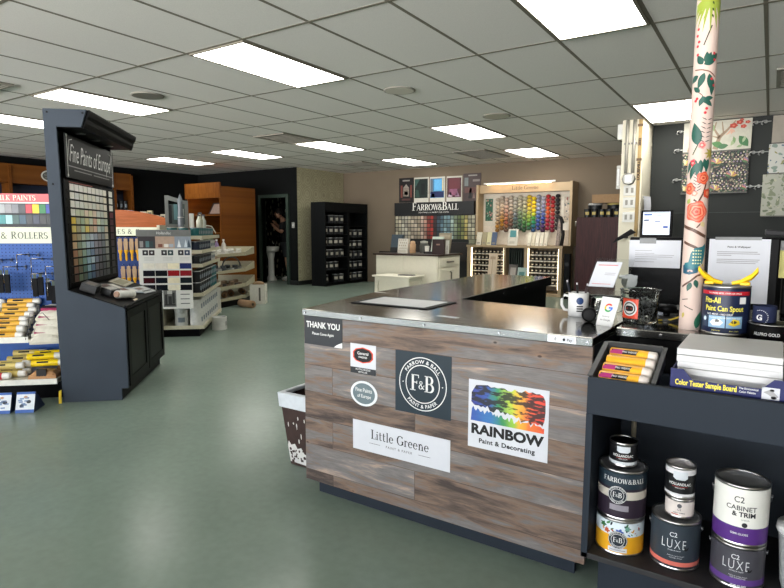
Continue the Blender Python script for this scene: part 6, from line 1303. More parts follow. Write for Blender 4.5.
onc('pattern_book', 'white pattern book with small leaf prints on the cream cabinet', 'book', -5.02, 7.98, .19, .06, .235, '#d5d0c4', .03, 0, tuple((-.38+.2*i+.08*(j % 2), -.30+.2*i+.08*(j % 2), .1+.19*j, .19+.19*j, '#a08f78') for i in range(4) for j in range(5)))
t = thing('jar', 'tan round jar beside the white pattern book on the cream cabinet', 'jar', (-4.85, 8.0, WT)); MB().lathe([(.045, 0), (.05, .02), (.05, .15), (.035, .165)], n=20).build('jar', hx('#bd9874'), t); MB().lathe([(.04, .166), (.04, .19), (.02, .2)], n=18).build('lid', hx('#c9a883'), t)
t = thing('paint_pot', 'grey lidded pot behind the small white cup on the cream cabinet', 'pot', (-4.80, 8.28, WT)); MB().lathe([(.07, 0), (.075, .12), (.06, .16)], n=20).build('pot', hx('#53544f'), t); MB().lathe([(.062, .161), (.065, .19), (.02, .2)], n=18).build('lid', hx('#a5a498'), t)
t = thing('cup', 'small white cup on the cream cabinet in front of the grey pot', 'cup', (-4.63, 8.08, WT)); MB().lathe([(.03, 0), (.038, .12), (.034, .12), (.028, .01), (.001, .008)], n=20, cap=False).build('cup', hx('#d9d6cb'), t); MB().lathe([(.0385, .1), (.0395, .105), (.0385, .11)], n=20, cap=False).build('rim_band', hx('#b9b5a8'), t)
onc('card_stand', 'tall tan card behind the pale brochure on the cream cabinet', 'card', -4.44, 8.30, .24, .02, .33, '#8f8571', .05, -.1, ((-.4, .4, .7, .9, '#a89c86'),))
onc('brochure', 'pale green brochure leaning on the cream cabinet', 'brochure', -4.47, 8.10, .21, .03, .27, '#c3cdc0', .06, -.1, ((-.4, .35, .1, .3, '#8fa39a'), (-.3, .1, .45, .6, '#93a49e')))
onc('brochure_tray', 'black brochure tray under the pale brochure on the cream cabinet', 'tray', -4.47, 7.97, .27, .10, .035, '#1b1a1a', 0, -.1, ((-.4, .4, .3, .6, '#3a3836'),))
onc('colour_book', 'dark brown colour book standing at the right end of the cream cabinet', 'book', -4.30, 7.86, .20, .05, .235, '#2e1c1b', .02, .1, ((-.15, .15, .6, .7, '#7d5f52'),))
onc('white_card', 'narrow white card at the right corner of the cream cabinet', 'card', -4.245, 8.05, .05, .03, .215, '#d5d2ca', .01, 0, ((-.3, .3, .3, .6, '#c2beb4'),))
t = thing('leaflet_rack', 'narrow striped leaflet rack on the floor left of the cream cabinet', 'rack', (-5.72, 8.40, 0)); MB().box(-.11, .11, .06, .10, 0, .80).build('back', M_black, t)
for k in range(7): MB().hexa([(-.1, -.06, .08+.1*k), (.1, -.06, .08+.1*k), (.1, .06, .05+.1*k), (-.1, .06, .05+.1*k), (-.1, -.05, .14+.1*k), (.1, -.05, .14+.1*k), (.1, .06, .13+.1*k), (-.1, .06, .13+.1*k)]).build('leaflets', hx(['#6d6c60', '#3d463c', '#55564c'][k % 3]), t)
t = thing('low_table', 'small white table with flared legs in front of the cream cabinet', 'table', (-4.57, 7.3, 0))
Wd(MB().box(-5.0, -4.32, 7.06, 7.50, .475, .50), 'tabletop', M_cr, t, None, .006); Wd(MB().box(-4.96, -4.36, 7.08, 7.48, .42, .4745), 'apron', M_cr, t)
for sx, sy in ((0, 0), (1, 0), (1, 1), (0, 1)):
    x, y = -4.93+.54*sx, 7.10+.36*sy; dx = -.025 if sx == 0 else .025
    Wd(MB().hexa([(x-.02+dx, y-.02, 0), (x+.02+dx, y-.02, 0), (x+.02+dx, y+.02, 0), (x-.02+dx, y+.02, 0), (x-.03, y-.02, .42), (x+.03, y-.02, .42), (x+.03, y+.02, .42), (x-.03, y+.02, .42)]), 'leg', M_cr, t)
Wd(MB().box(-4.90, -4.42, 7.10, 7.11, .06, .42), 'panel', M_cr, t)
tag(MB().box(-.12, .12, -.05, .05, 0, .012).build('booklet', hx('#57534e'), loc=(-4.52, 7.28, .5005), rz=.2), 'thin dark booklet lying on the small white table', 'booklet')
# ---------------------------------------------------------------- posters and the big swatch board on the back wall
YP = YB-.002
def poster(label, x0, x1, z0, z1, bg, arts, y=YB, border=None):
    t = thing('poster', label, 'poster', ((x0+x1)/2, y, z0), 0, 'room posters on the back wall'); b = MB().m(hx(border or bg, rough=.4)).box(x0, x1, y-.012, y-.001, z0, z1); Wd(b, 'sheet', None, t)
    b = MB(); f = plane((0, y-.0135, 0), (1, 0, 0), (0, 0, 1)); f2 = plane((0, y-.0155, 0), (1, 0, 0), (0, 0, 1)); W_, H_ = x1-x0, z1-z0
    if border: b.m(hx(bg)); Q(b, f, x0+.03*W_, x1-.05*W_, z0+.17*H_, z1-.06*H_)
    for a in arts:
        b.m(hx(a[-1]))
        if a[0] == 'q': Q(b, f2, x0+W_*a[1], x0+W_*a[2], z0+H_*a[3], z0+H_*a[4])
        elif a[0] == 't': b.text(a[1], a[4], f2, x0+W_*a[2], z0+H_*a[3], sx=.8)
        else: b.shape([(x0+W_*u, z0+H_*v) for u, v in a[1]], f2)
    Wd(b, 'picture', None, t)
poster('dark poster with a lit arched interior, left end of the poster row', -6.85, -6.485, 1.775, 2.30, '#1a1717', [('q', .3, .7, .25, .6, '#7f746a'), ('q', .12, .25, .2, .7, '#6f3d35'), ('q', .78, .9, .2, .7, '#6f3d35'), ('p', [(.3, .6), (.7, .6), (.5, .75)], '#8d857b'), ('q', .38, .62, .3, .45, '#b5aca0'), ('q', .2, .8, .08, .16, '#4d3430'), ('q', .25, .75, .86, .92, '#8a8580')])
poster('white bordered poster of a dark green stairwell on the back wall', -6.465, -6.11, 1.77, 2.295, '#16201d', [('p', [(.04, .55), (.4, .93), (.04, .93)], '#33524a'), ('q', .5, .75, .3, .75, '#0d1312'), ('p', [(.1, .2), (.4, .2), (.3, .5), (.1, .5)], '#274038')], border='#bdb9ae')
poster('white bordered poster of a room with a bright blue window on the back wall', -6.08, -5.72, 1.765, 2.287, '#3d6f94', [('q', .3, .8, .45, .9, '#5aa0cf'), ('q', .05, .2, .4, .92, '#57606a'), ('q', .05, .93, .19, .42, '#15204a'), ('p', [(.1, .2), (.35, .2), (.3, .35), (.15, .33)], '#8d8fa5'), ('q', .82, .92, .45, .93, '#b9b08f')], border='#bdb9ae')
poster('white bordered poster of a maroon room with pink glow on the back wall', -5.68, -5.325, 1.765, 2.283, '#421c24', [('q', .15, .85, .5, .92, '#5a2129'), ('q', .2, .7, .25, .5, '#7d4a63'), ('p', [(.1, .2), (.4, .2), (.25, .4)], '#b7a0b0'), ('p', [(.55, .2), (.85, .2), (.7, .42)], '#8f6f86')], border='#bdb9ae')
poster('dark poster of a chair before a brick wall, right end of the poster row', -5.30, -4.91, 1.765, 2.32, '#3d2f2e', [('q', .08, .3, .55, .85, '#6d7473'), ('q', .1, .95, .3, .5, '#5a3a36'), ('p', [(.3, .1), (.5, .1), (.5, .45), (.4, .5)], '#1d1b1b'), ('q', .55, .95, .7, .78, '#7d7470'), ('q', .3, .8, .9, .95, '#8f8a86'), ('p', [(.55, .1), (.7, .1), (.65, .4)], '#77605a')])
t = thing('brand_sign', 'long black sign with white serif capitals under the posters', 'sign', (-5.95, YB, 1.5))
Wd(MB().box(-6.90, -5.0, YB-.12, YB-.001, 1.497, 1.763), 'board', mat('sign black', '#141516', .4), t)
f = plane((0, YB-.1225, 0), (1, 0, 0), (0, 0, 1)); b = MB().m(mat('sign white', '#dcdad4', .5)); b.serif('F', .165, f, -6.40, 1.595); b.serif('ARROW', .125, f, -6.335, 1.595, 'L', sp=.0); b.serif('&', .125, f, -5.765, 1.595); b.serif('B', .165, f, -5.665, 1.595); b.serif('ALL', .125, f, -5.605, 1.595, 'L', sp=.02)
b.text('CRAFTSMEN IN PAINT AND PAPER', .028, f, -5.93, 1.535, sp=1.25); Wd(b, 'lettering', None, t)
t = thing('swatch_board', 'tall colour swatch board below the long black sign on the back wall', 'board', (-5.95, YB, .4))
Wd(MB().box(-6.90, -4.97, YB-.10, YB-.016, 0, 1.496), 'board', mat('swatch black', '#1b1c1d', .5), t)
cols = ['#b3ab93', '#bdb59d', '#bcb8a6', '#b7b2a2', '#b0a793', '#b9ab97', '#b7aa96', '#a89a84', '#c0a898', '#b08878', '#8f3d33', '#a3352c', '#3c2a2c', '#3b4a57', '#56707d', '#7b969a', '#6b8790', '#9db0a8', '#87947a', '#5f6b46', '#7b7f4c', '#c1b06a', '#b7b39a', '#c4bfa5']
CN, rest = 0, MB()
for i, c in enumerate(cols):
    for j in range(6):
        x = -6.88+.0795*i; z = 1.41-.083*j; h = lin(c); k = (1-.09*((j*5+i*3) % 4))
        r8 = ''.join('%02x' % int(max(0, min(255, int(c[q:q+2], 16)*k))) for q in (1, 3, 5)); b = MB().m(hx('#'+r8, rough=.5, var=.0)).box(x, x+.066, YB-.1025, YB-.1003, z, z+.068)
        if CN < 99: Wd(b, 'colour_swatch', None, t); CN += 1
        else: rest.m(hx('#'+r8, rough=.5, var=.0)).box(x, x+.066, YB-.1025, YB-.1003, z, z+.068)
o = Wd(rest, 'colour_swatch', None, t, 'remaining green and yellow swatches'); o['kind'] = 'stuff'
Wd(MB().box(-6.6, -5.0, YB-.16, YB-.101, .55, .93), 'leaflet_tray', mat('tray dark', '#2a2624', .5), t)
# ---------------------------------------------------------------- the colour ball rack
M_ash = mat('ash wood', '#a99374', .5, var=.06, scale=6.); M_lgb = mat('rack panel', '#e0d6c6', .6)
lg = thing('colour_ball_rack', 'pale wood display with a wall of coloured balls and tin racks below', 'display stand', (-3.9, 10.3, 0))
Wd(MB().box(-4.80, -3.02, 10.40, 10.43, 1.885, 2.04), 'header', M_ash, lg); f = plane((0, 10.3985, 0), (1, 0, 0), (0, 0, 1))
b = MB().m(hx('#3a332c')); b.serif('Little Greene', .072, f, -3.87, 1.935, sp=.04); Wd(b, 'lettering', None, lg)
for x in (-4.835, -3.02): Wd(MB().box(x, x+.045, 10.34, 10.71, .90, 2.05), 'side_panel', M_ash, lg)
Wd(MB().box(-4.79, -3.02, 10.60, 10.63, .90, 1.885), 'back_board', M_lgb, lg); Wd(MB().box(-4.79, -3.02, 10.431, 10.71, 1.99, 2.02), 'top', M_ash, lg)
Wd(MB().box(-4.66, -3.28, 10.30, 10.33, 2.05, 2.075), 'lamp_bar', M_white, lg, 'white lamp bar'); Wd(MB().box(-4.60, -3.35, 10.305, 10.325, 2.043, 2.0495), 'lamp_strip', mat('warm led', '#ffd9a8', emit=16., var=0), lg, 'warm glowing strip')
for x in (-4.62, -3.32): Wd(MB().tube([(x, 10.32, 2.062), (x, 10.42, 2.05)], .006, 6), 'lamp_arm', M_chrome, lg)
# balls
bcols = [['#b9a894', '#c4b39c', '#b7a58f', '#ac9880', '#b39b7e', '#a88a63', '#b0813c', '#8f6b3c'], ['#bfae9a', '#c3ad95', '#c4a98e', '#bd9a78', '#b58d5c', '#b57f30', '#a8762c', '#7d5a34'], ['#c5ad9b', '#c9a997', '#b99381', '#a97862', '#a8704f', '#8f4e3a', '#8f5f3c', '#5f4638'], ['#bcae9e', '#b5a593', '#a89a86', '#a78a76', '#8f7a68', '#7a5f50', '#6d4f42', '#4e3f38'], ['#a9a295', '#9c978a', '#8d8b82', '#7b7f7f', '#5d6a6d', '#50605a', '#47554b', '#303d3a'],
         ['#b7ae98', '#aea78f', '#9d9f83', '#7f8f70', '#6a7f5f', '#47694d', '#3b5a44', '#2d4637'], ['#b9b296', '#b3ae88', '#a5a87c', '#8a9a66', '#6f8a4e', '#4f7a44', '#3c6a3c', '#2f4f38'], ['#c9a92c', '#d2ae28', '#c7b347', '#b9b24a', '#9fae4a', '#7a9c44', '#4f8a44', '#2e5f44'], ['#d9b81f', '#dcb51e', '#d9c22e', '#b9bf35', '#55a04a', '#2f8a5a', '#2c6f78', '#2c4f78'],
         ['#8e8fa0', '#9a9fae', '#8f97ad', '#7a88ad', '#4f68a0', '#3a5594', '#33488a', '#2a3670'], ['#a3a0ad', '#8f8fa8', '#7d83a5', '#5a6aa0', '#3a4f94', '#2f3f80', '#4a2f5f', '#3c2140'], ['#b0282b', '#b32f2a', '#c0502c', '#c2582f', '#b0453a', '#a5323f', '#9c1f3a', '#8a1a34'], ['#8f1f26', '#a33030', '#b34a30', '#a93a33', '#a02d3a', '#961e3c', '#851b34', '#6d1a2c'], ['#1c1b1d', '#1e1d20', '#201f22', '#1c1c1e', '#242326', '#1d1c1f', '#1a1a1c', '#18181a']]
CN, rest = 0, MB()
for i in range(14):
    for j in range(9):
        c = bcols[i][min(7, int(j*8/9))]; x = -4.47+.0905*i; z = 1.79-.074*j+(.034 if i % 2 else 0)-.02
        if CN < 99: b = MB().m(hx(c, rough=.55, var=.02)).ball((x, 10.552, z), .043, 12, 8, (1.05, 1, .88)); Wd(b, 'colour_ball', None, lg); CN += 1
        else: rest.m(hx(c, rough=.55, var=.02)).ball((x, 10.552, z), .043, 12, 8, (1.05, 1, .88))
o = Wd(rest, 'colour_ball', None, lg, 'remaining yellow to black colour balls'); o['kind'] = 'stuff'
for x0, x1, bg, cc in ((-4.76, -4.575, '#35604c', ['#7fa38a', '#b9c4a8', '#23453a', '#c98f86']), (-3.21, -3.05, '#b7aa9a', ['#4f7256', '#a34f4a', '#3f4d5c', '#d8cdbd'])):
    rr = random.Random(int(x0*100)); b = MB().m(hx('#d9d2c2')); fp = plane((0, 10.597, 0), (1, 0, 0), (0, 0, 1)); fp2 = plane((0, 10.595, 0), (1, 0, 0), (0, 0, 1)); Q(b, fp, x0-.01, x1+.01, 1.26, 1.83); b.m(hx(bg)); Q(b, fp2, x0+.015, x1-.015, 1.36, 1.79)
    fp3 = plane((0, 10.593, 0), (1, 0, 0), (0, 0, 1))
    for k in range(26): b.m(hx(rr.choice(cc))); u, v = rr.uniform(x0+.03, x1-.03), rr.uniform(1.38, 1.77); b.disc(fp3, u, v, rr.uniform(.008, .016), rr.uniform(.01, .024), 8)
    Wd(b, 'wallpaper_sample', None, lg, 'framed leafy wallpaper sample')
# base cabinet of the rack
Wd(MB().box(-4.87, -3.02, 10.02, 10.71, .86, .90), 'ledge', M_ash, lg); 
for x0, x1 in ((-4.86, -4.79), (-4.115, -4.08), (-3.72, -3.66), (-3.09, -3.03)): Wd(MB().box(x0, x1, 10.04, 10.70, 0, .86), 'upright', M_ash, lg)
Wd(MB().box(-4.79, -3.09, 10.60, 10.63, .05, .86), 'back_panel', mat('rack back', '#8d7b62', .6), lg); Wd(MB().box(-4.79, -3.09, 10.06, 10.59, 0, .05), 'plinth', M_ash, lg)
M_led = mat('led edge', '#ffeecb', emit=5., var=0)
for x0, x1 in ((-4.79, -4.115), (-3.66, -3.09)):
    for sx in (x0+.001, x1-.016): Wd(MB().box(sx, sx+.015, 10.07, 10.085, .12, .85), 'light_strip', M_led, lg, 'warm light strip')
    for k in range(6):
        zz = .20+.108*k; Wd(MB().box(x0+.02, x1-.02, 10.10, 10.55, zz-.016, zz), 'tin_shelf', M_lgb, lg)
tp = None
M_tt = mat('tester tin', '#2b2724', .45); M_tl2 = mat('tester label', '#c4b8a2', .5)
for side, (x0, x1) in (('left', (-4.79, -4.115)), ('right', (-3.66, -3.09))):
    for k in range(6):
        n_ = 8 if side == 'left' else 7
        for q in range(n_):
            lab = 'tester tin, %s along the %s shelf up, %s rack under the colour balls' % (ORD[q], ORD[k], side); loc = (x0+.07+.0765*q, 10.155, .2005+.108*k)
            if tp is None: tp = tins('tester_tin', lab, 'paint tin', loc, .033, .072, M_tt, M_tt, M_tl2, -PI/2, 'tester tins in the ball rack')
            else: dup(tp, loc, -PI/2, lab)
Wd(MB().box(-4.07, -3.73, 10.20, 10.22, .30, .85), 'dark_panel', mat('rack dark', '#1a1c19', .5), lg)
for k in range(7): Wd(MB().box(-4.05+.045*k, -4.03+.045*k, 10.14, 10.19, .42, .82), 'folder', mat('folder dark', '#26302a', .5), lg)
Wd(MB().box(-4.08, -3.72, 10.08, 10.56, .29, .31), 'tray', M_ash, lg)
def stand(name, label, cat, x, y, z, w_, h, c, lean=.05, art=(), grp=None, d_=.02):
    t = thing(name, label, cat, (x, y, z), 0, grp); MB().hexa([(-w_/2, 0, 0), (w_/2, 0, 0), (w_/2, d_, 0), (-w_/2, d_, 0), (-w_/2, lean, h), (w_/2, lean, h), (w_/2, lean+d_, h), (-w_/2, lean+d_, h)]).build('cover', hx(c, rough=.5), t)
    f = plane((0, -.002, 0), (1, 0, 0), (0, lean/h, 1)); b = MB(); b.m(hx('#8d877c'))
    for a in art: b.m(hx(a[4])); Q(b, f, a[0]*w_, a[1]*w_, a[2]*h, a[3]*h)
    if art: b.build('print', None, t)
    return t
for k, (x, w_, c) in enumerate(((-4.66, .10, '#d6cfbd'), (-4.55, .09, '#a59a7c'), (-4.45, .09, '#cfc79f'), (-4.35, .10, '#4f5d78'))): stand('colour_card', ['white', 'olive', 'cream', 'blue'][k]+' colour card standing on the left of the ball rack ledge', 'colour card', x, 10.10, .9005, w_, .24, c, .06, ((-.3, .3, .1, .2, '#8d877c'),), 'colour cards on the ledge')
stand('colour_card', 'teal and white card standing at the middle of the ball rack ledge', 'colour card', -3.97, 10.08, .9005, .19, .30, '#d4cec0', .06, ((-.32, .3, .5, .92, '#4f8a8c'), (-.3, .2, .1, .25, '#b9b2a4')))
for k in range(5): stand('colour_card', 'cream colour card in the fan right of the teal card, %s from the left' % ORD[k], 'colour card', -3.66+.075*k, 10.09+.004*k, .9005, .066, .24, ['#dcd5c3', '#d3c9b2', '#e0d9c9', '#d9d0bd', '#d5cbb8'][k], .07, ((-.3, .3, .1, .16, '#9a9284'),), 'colour cards on the ledge')
t = thing('sample_pouch', 'dark hanging sash with a patterned strip at the right of the ball rack', 'sash', (-3.16, 10.30, .9005)); MB().hexa([(-.07, -.02, 0), (-.01, -.02, 0), (-.01, .02, 0), (-.07, .02, 0), (-.05, .05, .5), (.0, .05, .5), (.0, .08, .5), (-.05, .08, .5)]).build('patterned_strip', mat('strip pattern', '#8d7f78', .7, var=.6, scale=60), t)
MB().tube([(.03, .0, .0), (.05, .02, .2), (.02, .05, .42), (-.01, .06, .5), (-.06, .06, .52)], .032, 8).build('dark_strap', hx('#1b1918', rough=.8), t); MB().box(.05, .14, .0, .004, .28, .40).build('tag', hx('#d3cbbd'), t)
stand('brochure', 'tall cream brochure pair leaning against the left tin rack', 'brochure', -4.30, 9.88, .0005, .17, .75, '#c9b7a0', .12, ((-.05, .0, .05, .95, '#8f7a66'), (-.3, .3, .85, .92, '#a8927c')))
stand('brochure', 'dark patterned brochure leaning in the middle of the ball rack', 'brochure', -3.92, 9.9, .0005, .16, .55, '#5a5552', .15, ((-.3, .35, .5, .9, '#a39a92'),)); stand('brochure', 'green and white brochure leaning in front of the right tin rack', 'brochure', -3.74, 9.88, .0005, .17, .5, '#9db0a8', .15, ((-.3, .3, .55, .85, '#4f7a78'), (-.2, .3, .3, .45, '#d5d2c6')))
t = thing('wire_basket', 'small greenish wire basket at the left end of the ball rack ledge', 'basket', (-4.79, 10.12, .9005)); b = MB()
for z in (.02, .10, .18): b.tube([(-.07, -.05, z), (.07, -.05, z), (.07, .07, z), (-.07, .07, z), (-.07, -.05, z)], .006, 6)
b.build('wire', hx('#5f6350'), t); MB().box(-.06, .06, -.04, .06, .01, .10).build('leaflets', hx('#8a8a74'), t)
tag(MB().tube([(-2.83, 10.1, 1.25), (-2.80, 10.0, 1.32), (-2.70, 9.95, 1.33), (-2.66, 9.93, 1.2), (-2.74, 9.92, 1.0), (-2.66, 9.92, .8), (-2.64, 9.92, .4), (-2.66, 9.92, .01)], .011, 8).build('cable', hx('#c9c6bb')), 'white cable hanging in a loop between the ball rack and the red-brown cabinet', 'cable')
t = thing('floor_speaker', 'narrow black speaker standing right of the ball rack', 'speaker', (-2.87, 9.85, 0)); MB().box(-.05, .05, -.05, .05, 0, .78).build('case', M_black, t, bevel=.006); MB().cyl((0, -.0505, .6), .035, .004, 16, (0, -1, 0)).build('cone', hx('#2a2a2b'), t)
# ---------------------------------------------------------------- red-brown cabinet with cans on top
rcb = thing('storage_cabinet', 'tall red-brown wood cabinet left of the cream column', 'cabinet', (-2.15, 9.25, 0))
MAH = wood_mat('mahogany veneer', ['#2c1010', '#3a1716', '#43201e', '#4a2623'], 3., 3., 14., .4, 'ZX', False)
Wd(MB().box(-2.51, -1.80, 9.02, 9.55, .06, 1.375), 'body', MAH, rcb, None, .003); Wd(MB().box(-2.49, -1.82, 9.05, 9.5, 0, .06), 'plinth', M_black, rcb); Wd(MB().box(-2.508, -1.802, 9.0, 9.019, .08, 1.372), 'door', MAH, rcb); Wd(MB().box(-1.86, -1.84, 8.98, 8.999, .6, .75), 'handle', M_chrome, rcb)
M_gold = mat('label gold', '#b9a55e', .4); cp = None
for k in range(6):
    lab = 'black and gold can, %s from the left in the lower row on the red-brown cabinet' % ORD[k]; loc = (-2.38+.108*k, 9.12, 1.3755)
    if cp is None: cp = tins('paint_can', lab, 'paint can', loc, .052, .125, M_db, M_db, M_gold, -PI/2+.15, 'cans on the red-brown cabinet')
    else: dup(cp, loc, -PI/2+.2*((k % 3)-1), lab)
for k, x in enumerate((-2.27, -1.99)): 
    t = thing('paint_can', 'wide silver lidded can, %s in the upper row on the red-brown cabinet' % ['left', 'right'][k], 'paint can', (x, 9.13, 1.5012), -PI/2, 'cans on the red-brown cabinet')
    MB().lathe([(.10, 0), (.10, .05), (.102, .055)], n=20, cap=True).build('can_body', M_db, t); MB().lathe([(.104, .0555), (.106, .075), (.09, .085), (.001, .086)], n=20, cap=False).build('lid', hx(['#a5a3a0', '#a8995c'][k], rough=.3), t)
t = thing('cardboard_carton', 'flat brown cardboard carton on the cans above the red-brown cabinet', 'carton', (-2.08, 9.13, 1.5875)); MB().box(-.21, .21, -.13, .13, 0, .125).build('carton', mat('cardboard', '#9a7c5c', .8), t); MB().box(-.21, .21, -.02, .02, .1252, .1262).build('tape', hx('#b8a07c'), t)
tag(MB().box(-.04, .04, -.03, .03, 0, .19).build('white_bottle', hx('#cfcbc2'), loc=(-1.80, 9.3, 1.3755), bevel=.01), 'white bottle at the right end of the red-brown cabinet top', 'bottle')
# ---------------------------------------------------------------- column fittings
YC = 7.46
for x, r_, lab in ((-1.51, .019, 'grey conduit on the cream column, left of the pair'), (-1.43, .019, 'grey conduit on the cream column, right of the pair')):
    t = thing('conduit', lab, 'conduit', (x, YC-.022, 0), 0, 'conduits on the column'); MB().tube([(0, 0, 1.86), (0, 0, ZC-.002)], r_, 10).build('pipe', mat('conduit grey', '#a39f94', .5, .3), t); MB().box(-.03, .03, -.003, .02, 2.2, 2.22).build('strap', M_chrome, t)
t = thing('junction_box', 'round grey junction box under the conduits on the cream column', 'junction box', (-1.47, YC-.001, 1.79)); MB().lathe([(.075, 0), (.075, .05), (.065, .055)], n=8, axis=(0, -1, 0)).build('box', mat('box grey', '#8b8a84', .4, .5), t); MB().box(-.04, .04, -.062, -.056, -.045, .045).build('cover', M_plastic, t)
def outlet(z, lab, proto=None):
    loc = (-1.455, YC-.001, z)
    if proto: return dup(proto, loc, 0, lab)
    t = thing('wall_outlet', lab, 'outlet', loc, 0, 'outlets on the column'); MB().box(-.07, .07, -.02, 0, -.062, .062).build('plate', M_white, t, bevel=.004)
    for x in (-.03, .03): MB().box(x-.014, x+.014, -.024, -.0205, -.03, .03).build('socket', hx('#8f8c84'), t)
    return t
o1 = outlet(1.655, 'top white outlet plate of the three on the cream column'); outlet(1.51, 'middle white outlet plate of the three on the cream column', o1); outlet(1.335, 'bottom white outlet plate of the three on the cream column', o1)
t = thing('wall_fitting', 'small white box at the top left of the cream column', 'box', (-1.60, YC+.05, 2.36)); MB().box(-.03, .029, -.04, .04, -.09, .09).build('box', M_white, t, bevel=.004); MB().box(-.015, .015, -.045, -.0405, -.03, .03).build('cover', M_plastic, t)
t = thing('wall_fitting', 'narrow grey strip box on the left edge of the cream column', 'box', (-1.60, YC+.05, 1.82)); MB().box(-.02, .029, -.04, .04, -.14, .14).build('box', mat('box grey', '#8b8a84', .4, .5), t); MB().box(-.01, .01, -.045, -.0405, -.1, .1).build('cover', M_plastic, t)
t = thing('yardstick', 'tall wooden stick with dark vertical lettering fixed to the cream column', 'stick', (-1.365, YC-.001, 1.1)); MB().box(-.019, .019, -.02, 0, 0, 1.385).build('stick', wood_mat('stick wood', ['#9c8255', '#a98f62', '#b39a6d'], 3., 3., 10., .5, 'ZX', False), t)
f = plane((0, -.0215, 0), (0, 0, 1), (-1, 0, 0)); b = MB().m(hx('#3a2c22')).text('LOUISVILLE', .030, f, .72, -.015, bold=.03, sx=1.3).text('2032', .030, f, 1.16, -.015, bold=.03, sx=1.1) if 0 else MB().m(hx('#3a2c22')).text('LOUISVILLE', .027, f, .80, -.0135, bold=.06, sx=1.35).text('2032', .027, f, 1.12, -.0135, bold=.06, sx=1.2); b.build('lettering', None, t)
for z in (1.30, .9): MB().box(-.03, .03, -.024, -.0205, z, z+.03).build('clamp', hx('#5f4a35'), t)
t = thing('paper_sheet', 'curled white paper hanging on the right side of the cream column', 'paper', (-1.328, 7.70, 1.25)); MB().grid(0, .18, 0, .34, lambda u, v: (.004+.05*(u/.18)**2+.02*math.sin(v*8), -.15+u, v), 6, 8).build('sheet', M_paper, t); MB().box(0, .01, -.15, -.12, .30, .34).build('tape', hx('#c9c6bb'), t)
t = thing('wall_bracket', 'black angled bracket with a dark panel low on the cream column', 'bracket', (-1.45, 7.30, 1.05)); MB().hexa([(-.14, -.02, -.03), (.12, -.02, .10), (.12, .0, .10), (-.14, .0, -.03), (-.10, -.02, .03), (.06, -.02, .14), (.06, 0, .14), (-.10, 0, .03)]).build('panel', M_black, t); MB().box(-.04, .0, .0, .155, .03, .07).build('arm', M_black, t)
# ---------------------------------------------------------------- wallpaper samples on the slate wall
YW = 8.016
def pat_mat(name, bg, cs, scale, thr=.36, seed=0., rot=0.):
    m = bpy.data.materials.new(name); m.use_nodes = True; MATS[name] = m; nt = m.node_tree; bs = nt.nodes['Principled BSDF']; bs.inputs['Roughness'].default_value = .6
    tc = nd(nt, 'ShaderNodeTexCoord'); mp = nd(nt, 'ShaderNodeMapping'); mp.inputs['Location'].default_value = (seed, 0, seed*.7); mp.inputs['Rotation'].default_value = (0, rot, 0); nt.links.new(tc.outputs['Object'], mp.inputs[0])
    cur = None
    for k, c in enumerate(cs):
        nz = nd(nt, 'ShaderNodeTexNoise', Scale=5., Detail=2.); nt.links.new(mp.outputs[0], nz.inputs['Vector'])
        ad = nd(nt, 'ShaderNodeVectorMath', operation='MULTIPLY_ADD'); ad.inputs[1].default_value = (.22, .22, .22); nt.links.new(nz.outputs['Color'], ad.inputs[0]); nt.links.new(mp.outputs[0], ad.inputs[2])
        a2 = nd(nt, 'ShaderNodeVectorMath', operation='ADD'); a2.inputs[1].default_value = (k*.37, 0, k*.21); nt.links.new(ad.outputs[0], a2.inputs[0])
        vo = nd(nt, 'ShaderNodeTexVoronoi', Scale=scale*(1+.25*k)); nt.links.new(a2.outputs[0], vo.inputs['Vector'])
        lt = nd(nt, 'ShaderNodeMath', operation='LESS_THAN'); lt.inputs[1].default_value = thr*(1-.12*k); nt.links.new(vo.outputs['Distance'], lt.inputs[0])
        mx = nd(nt, 'ShaderNodeMix', data_type='RGBA'); nt.links.new(lt.outputs[0], mx.inputs['Factor']); mx.inputs['B'].default_value = lin(c)
        if cur is None: mx.inputs['A'].default_value = lin(bg)
        else: nt.links.new(cur, mx.inputs['A'])
        cur = mx.outputs['Result']
    nt.links.new(cur, bs.inputs['Base Color']); return m
def wp(name, label, x0, x1, z0, z1, mt, y=YW):
    t = thing(name, label, 'wallpaper sample', ((x0+x1)/2, y, z0), 0, None); Wd(MB().m(mt).box(x0, x1, y-.03, y-.002, z0, z1), 'sheet', None, t); Wd(MB().m(mat('sample rail', '#55534f', .5)).box(x0, x1, y-.034, y-.0305, z0, z0+.012), 'bottom_bar', None, t); return t
t = wp('wallpaper_sample', 'pale wallpaper sample with red blossoms and green leaves, upper left on the slate wall', -.965, -.255, 2.115, 2.475, mat('sample cream', '#b3b0a2', .6))
b = MB(); NW = [0]
def stepped(d):
    NW[0] += 1; return plane((0, YW-d-.00012*NW[0], 0), (1, 0, 0), (0, 0, 1))
f = plane((0, YW-.0315, 0), (1, 0, 0), (0, 0, 1)); f2 = plane((0, YW-.042, 0), (1, 0, 0), (0, 0, 1))
def lf(u, v, L, W, a, c, ff=f):
    b.m(hx(c, rough=.6)); n = 8; a = math.radians(a); pts = [(L*t_/n, W*math.sin(PI*t_/n)) for t_ in range(n+1)]+[(L*t_/n, -W*math.sin(PI*t_/n)) for t_ in range(n-1, 0, -1)]
    b.shape([(u+x*math.cos(a)-y_*math.sin(a), v+x*math.sin(a)+y_*math.cos(a)) for x, y_ in pts], stepped(.0318))
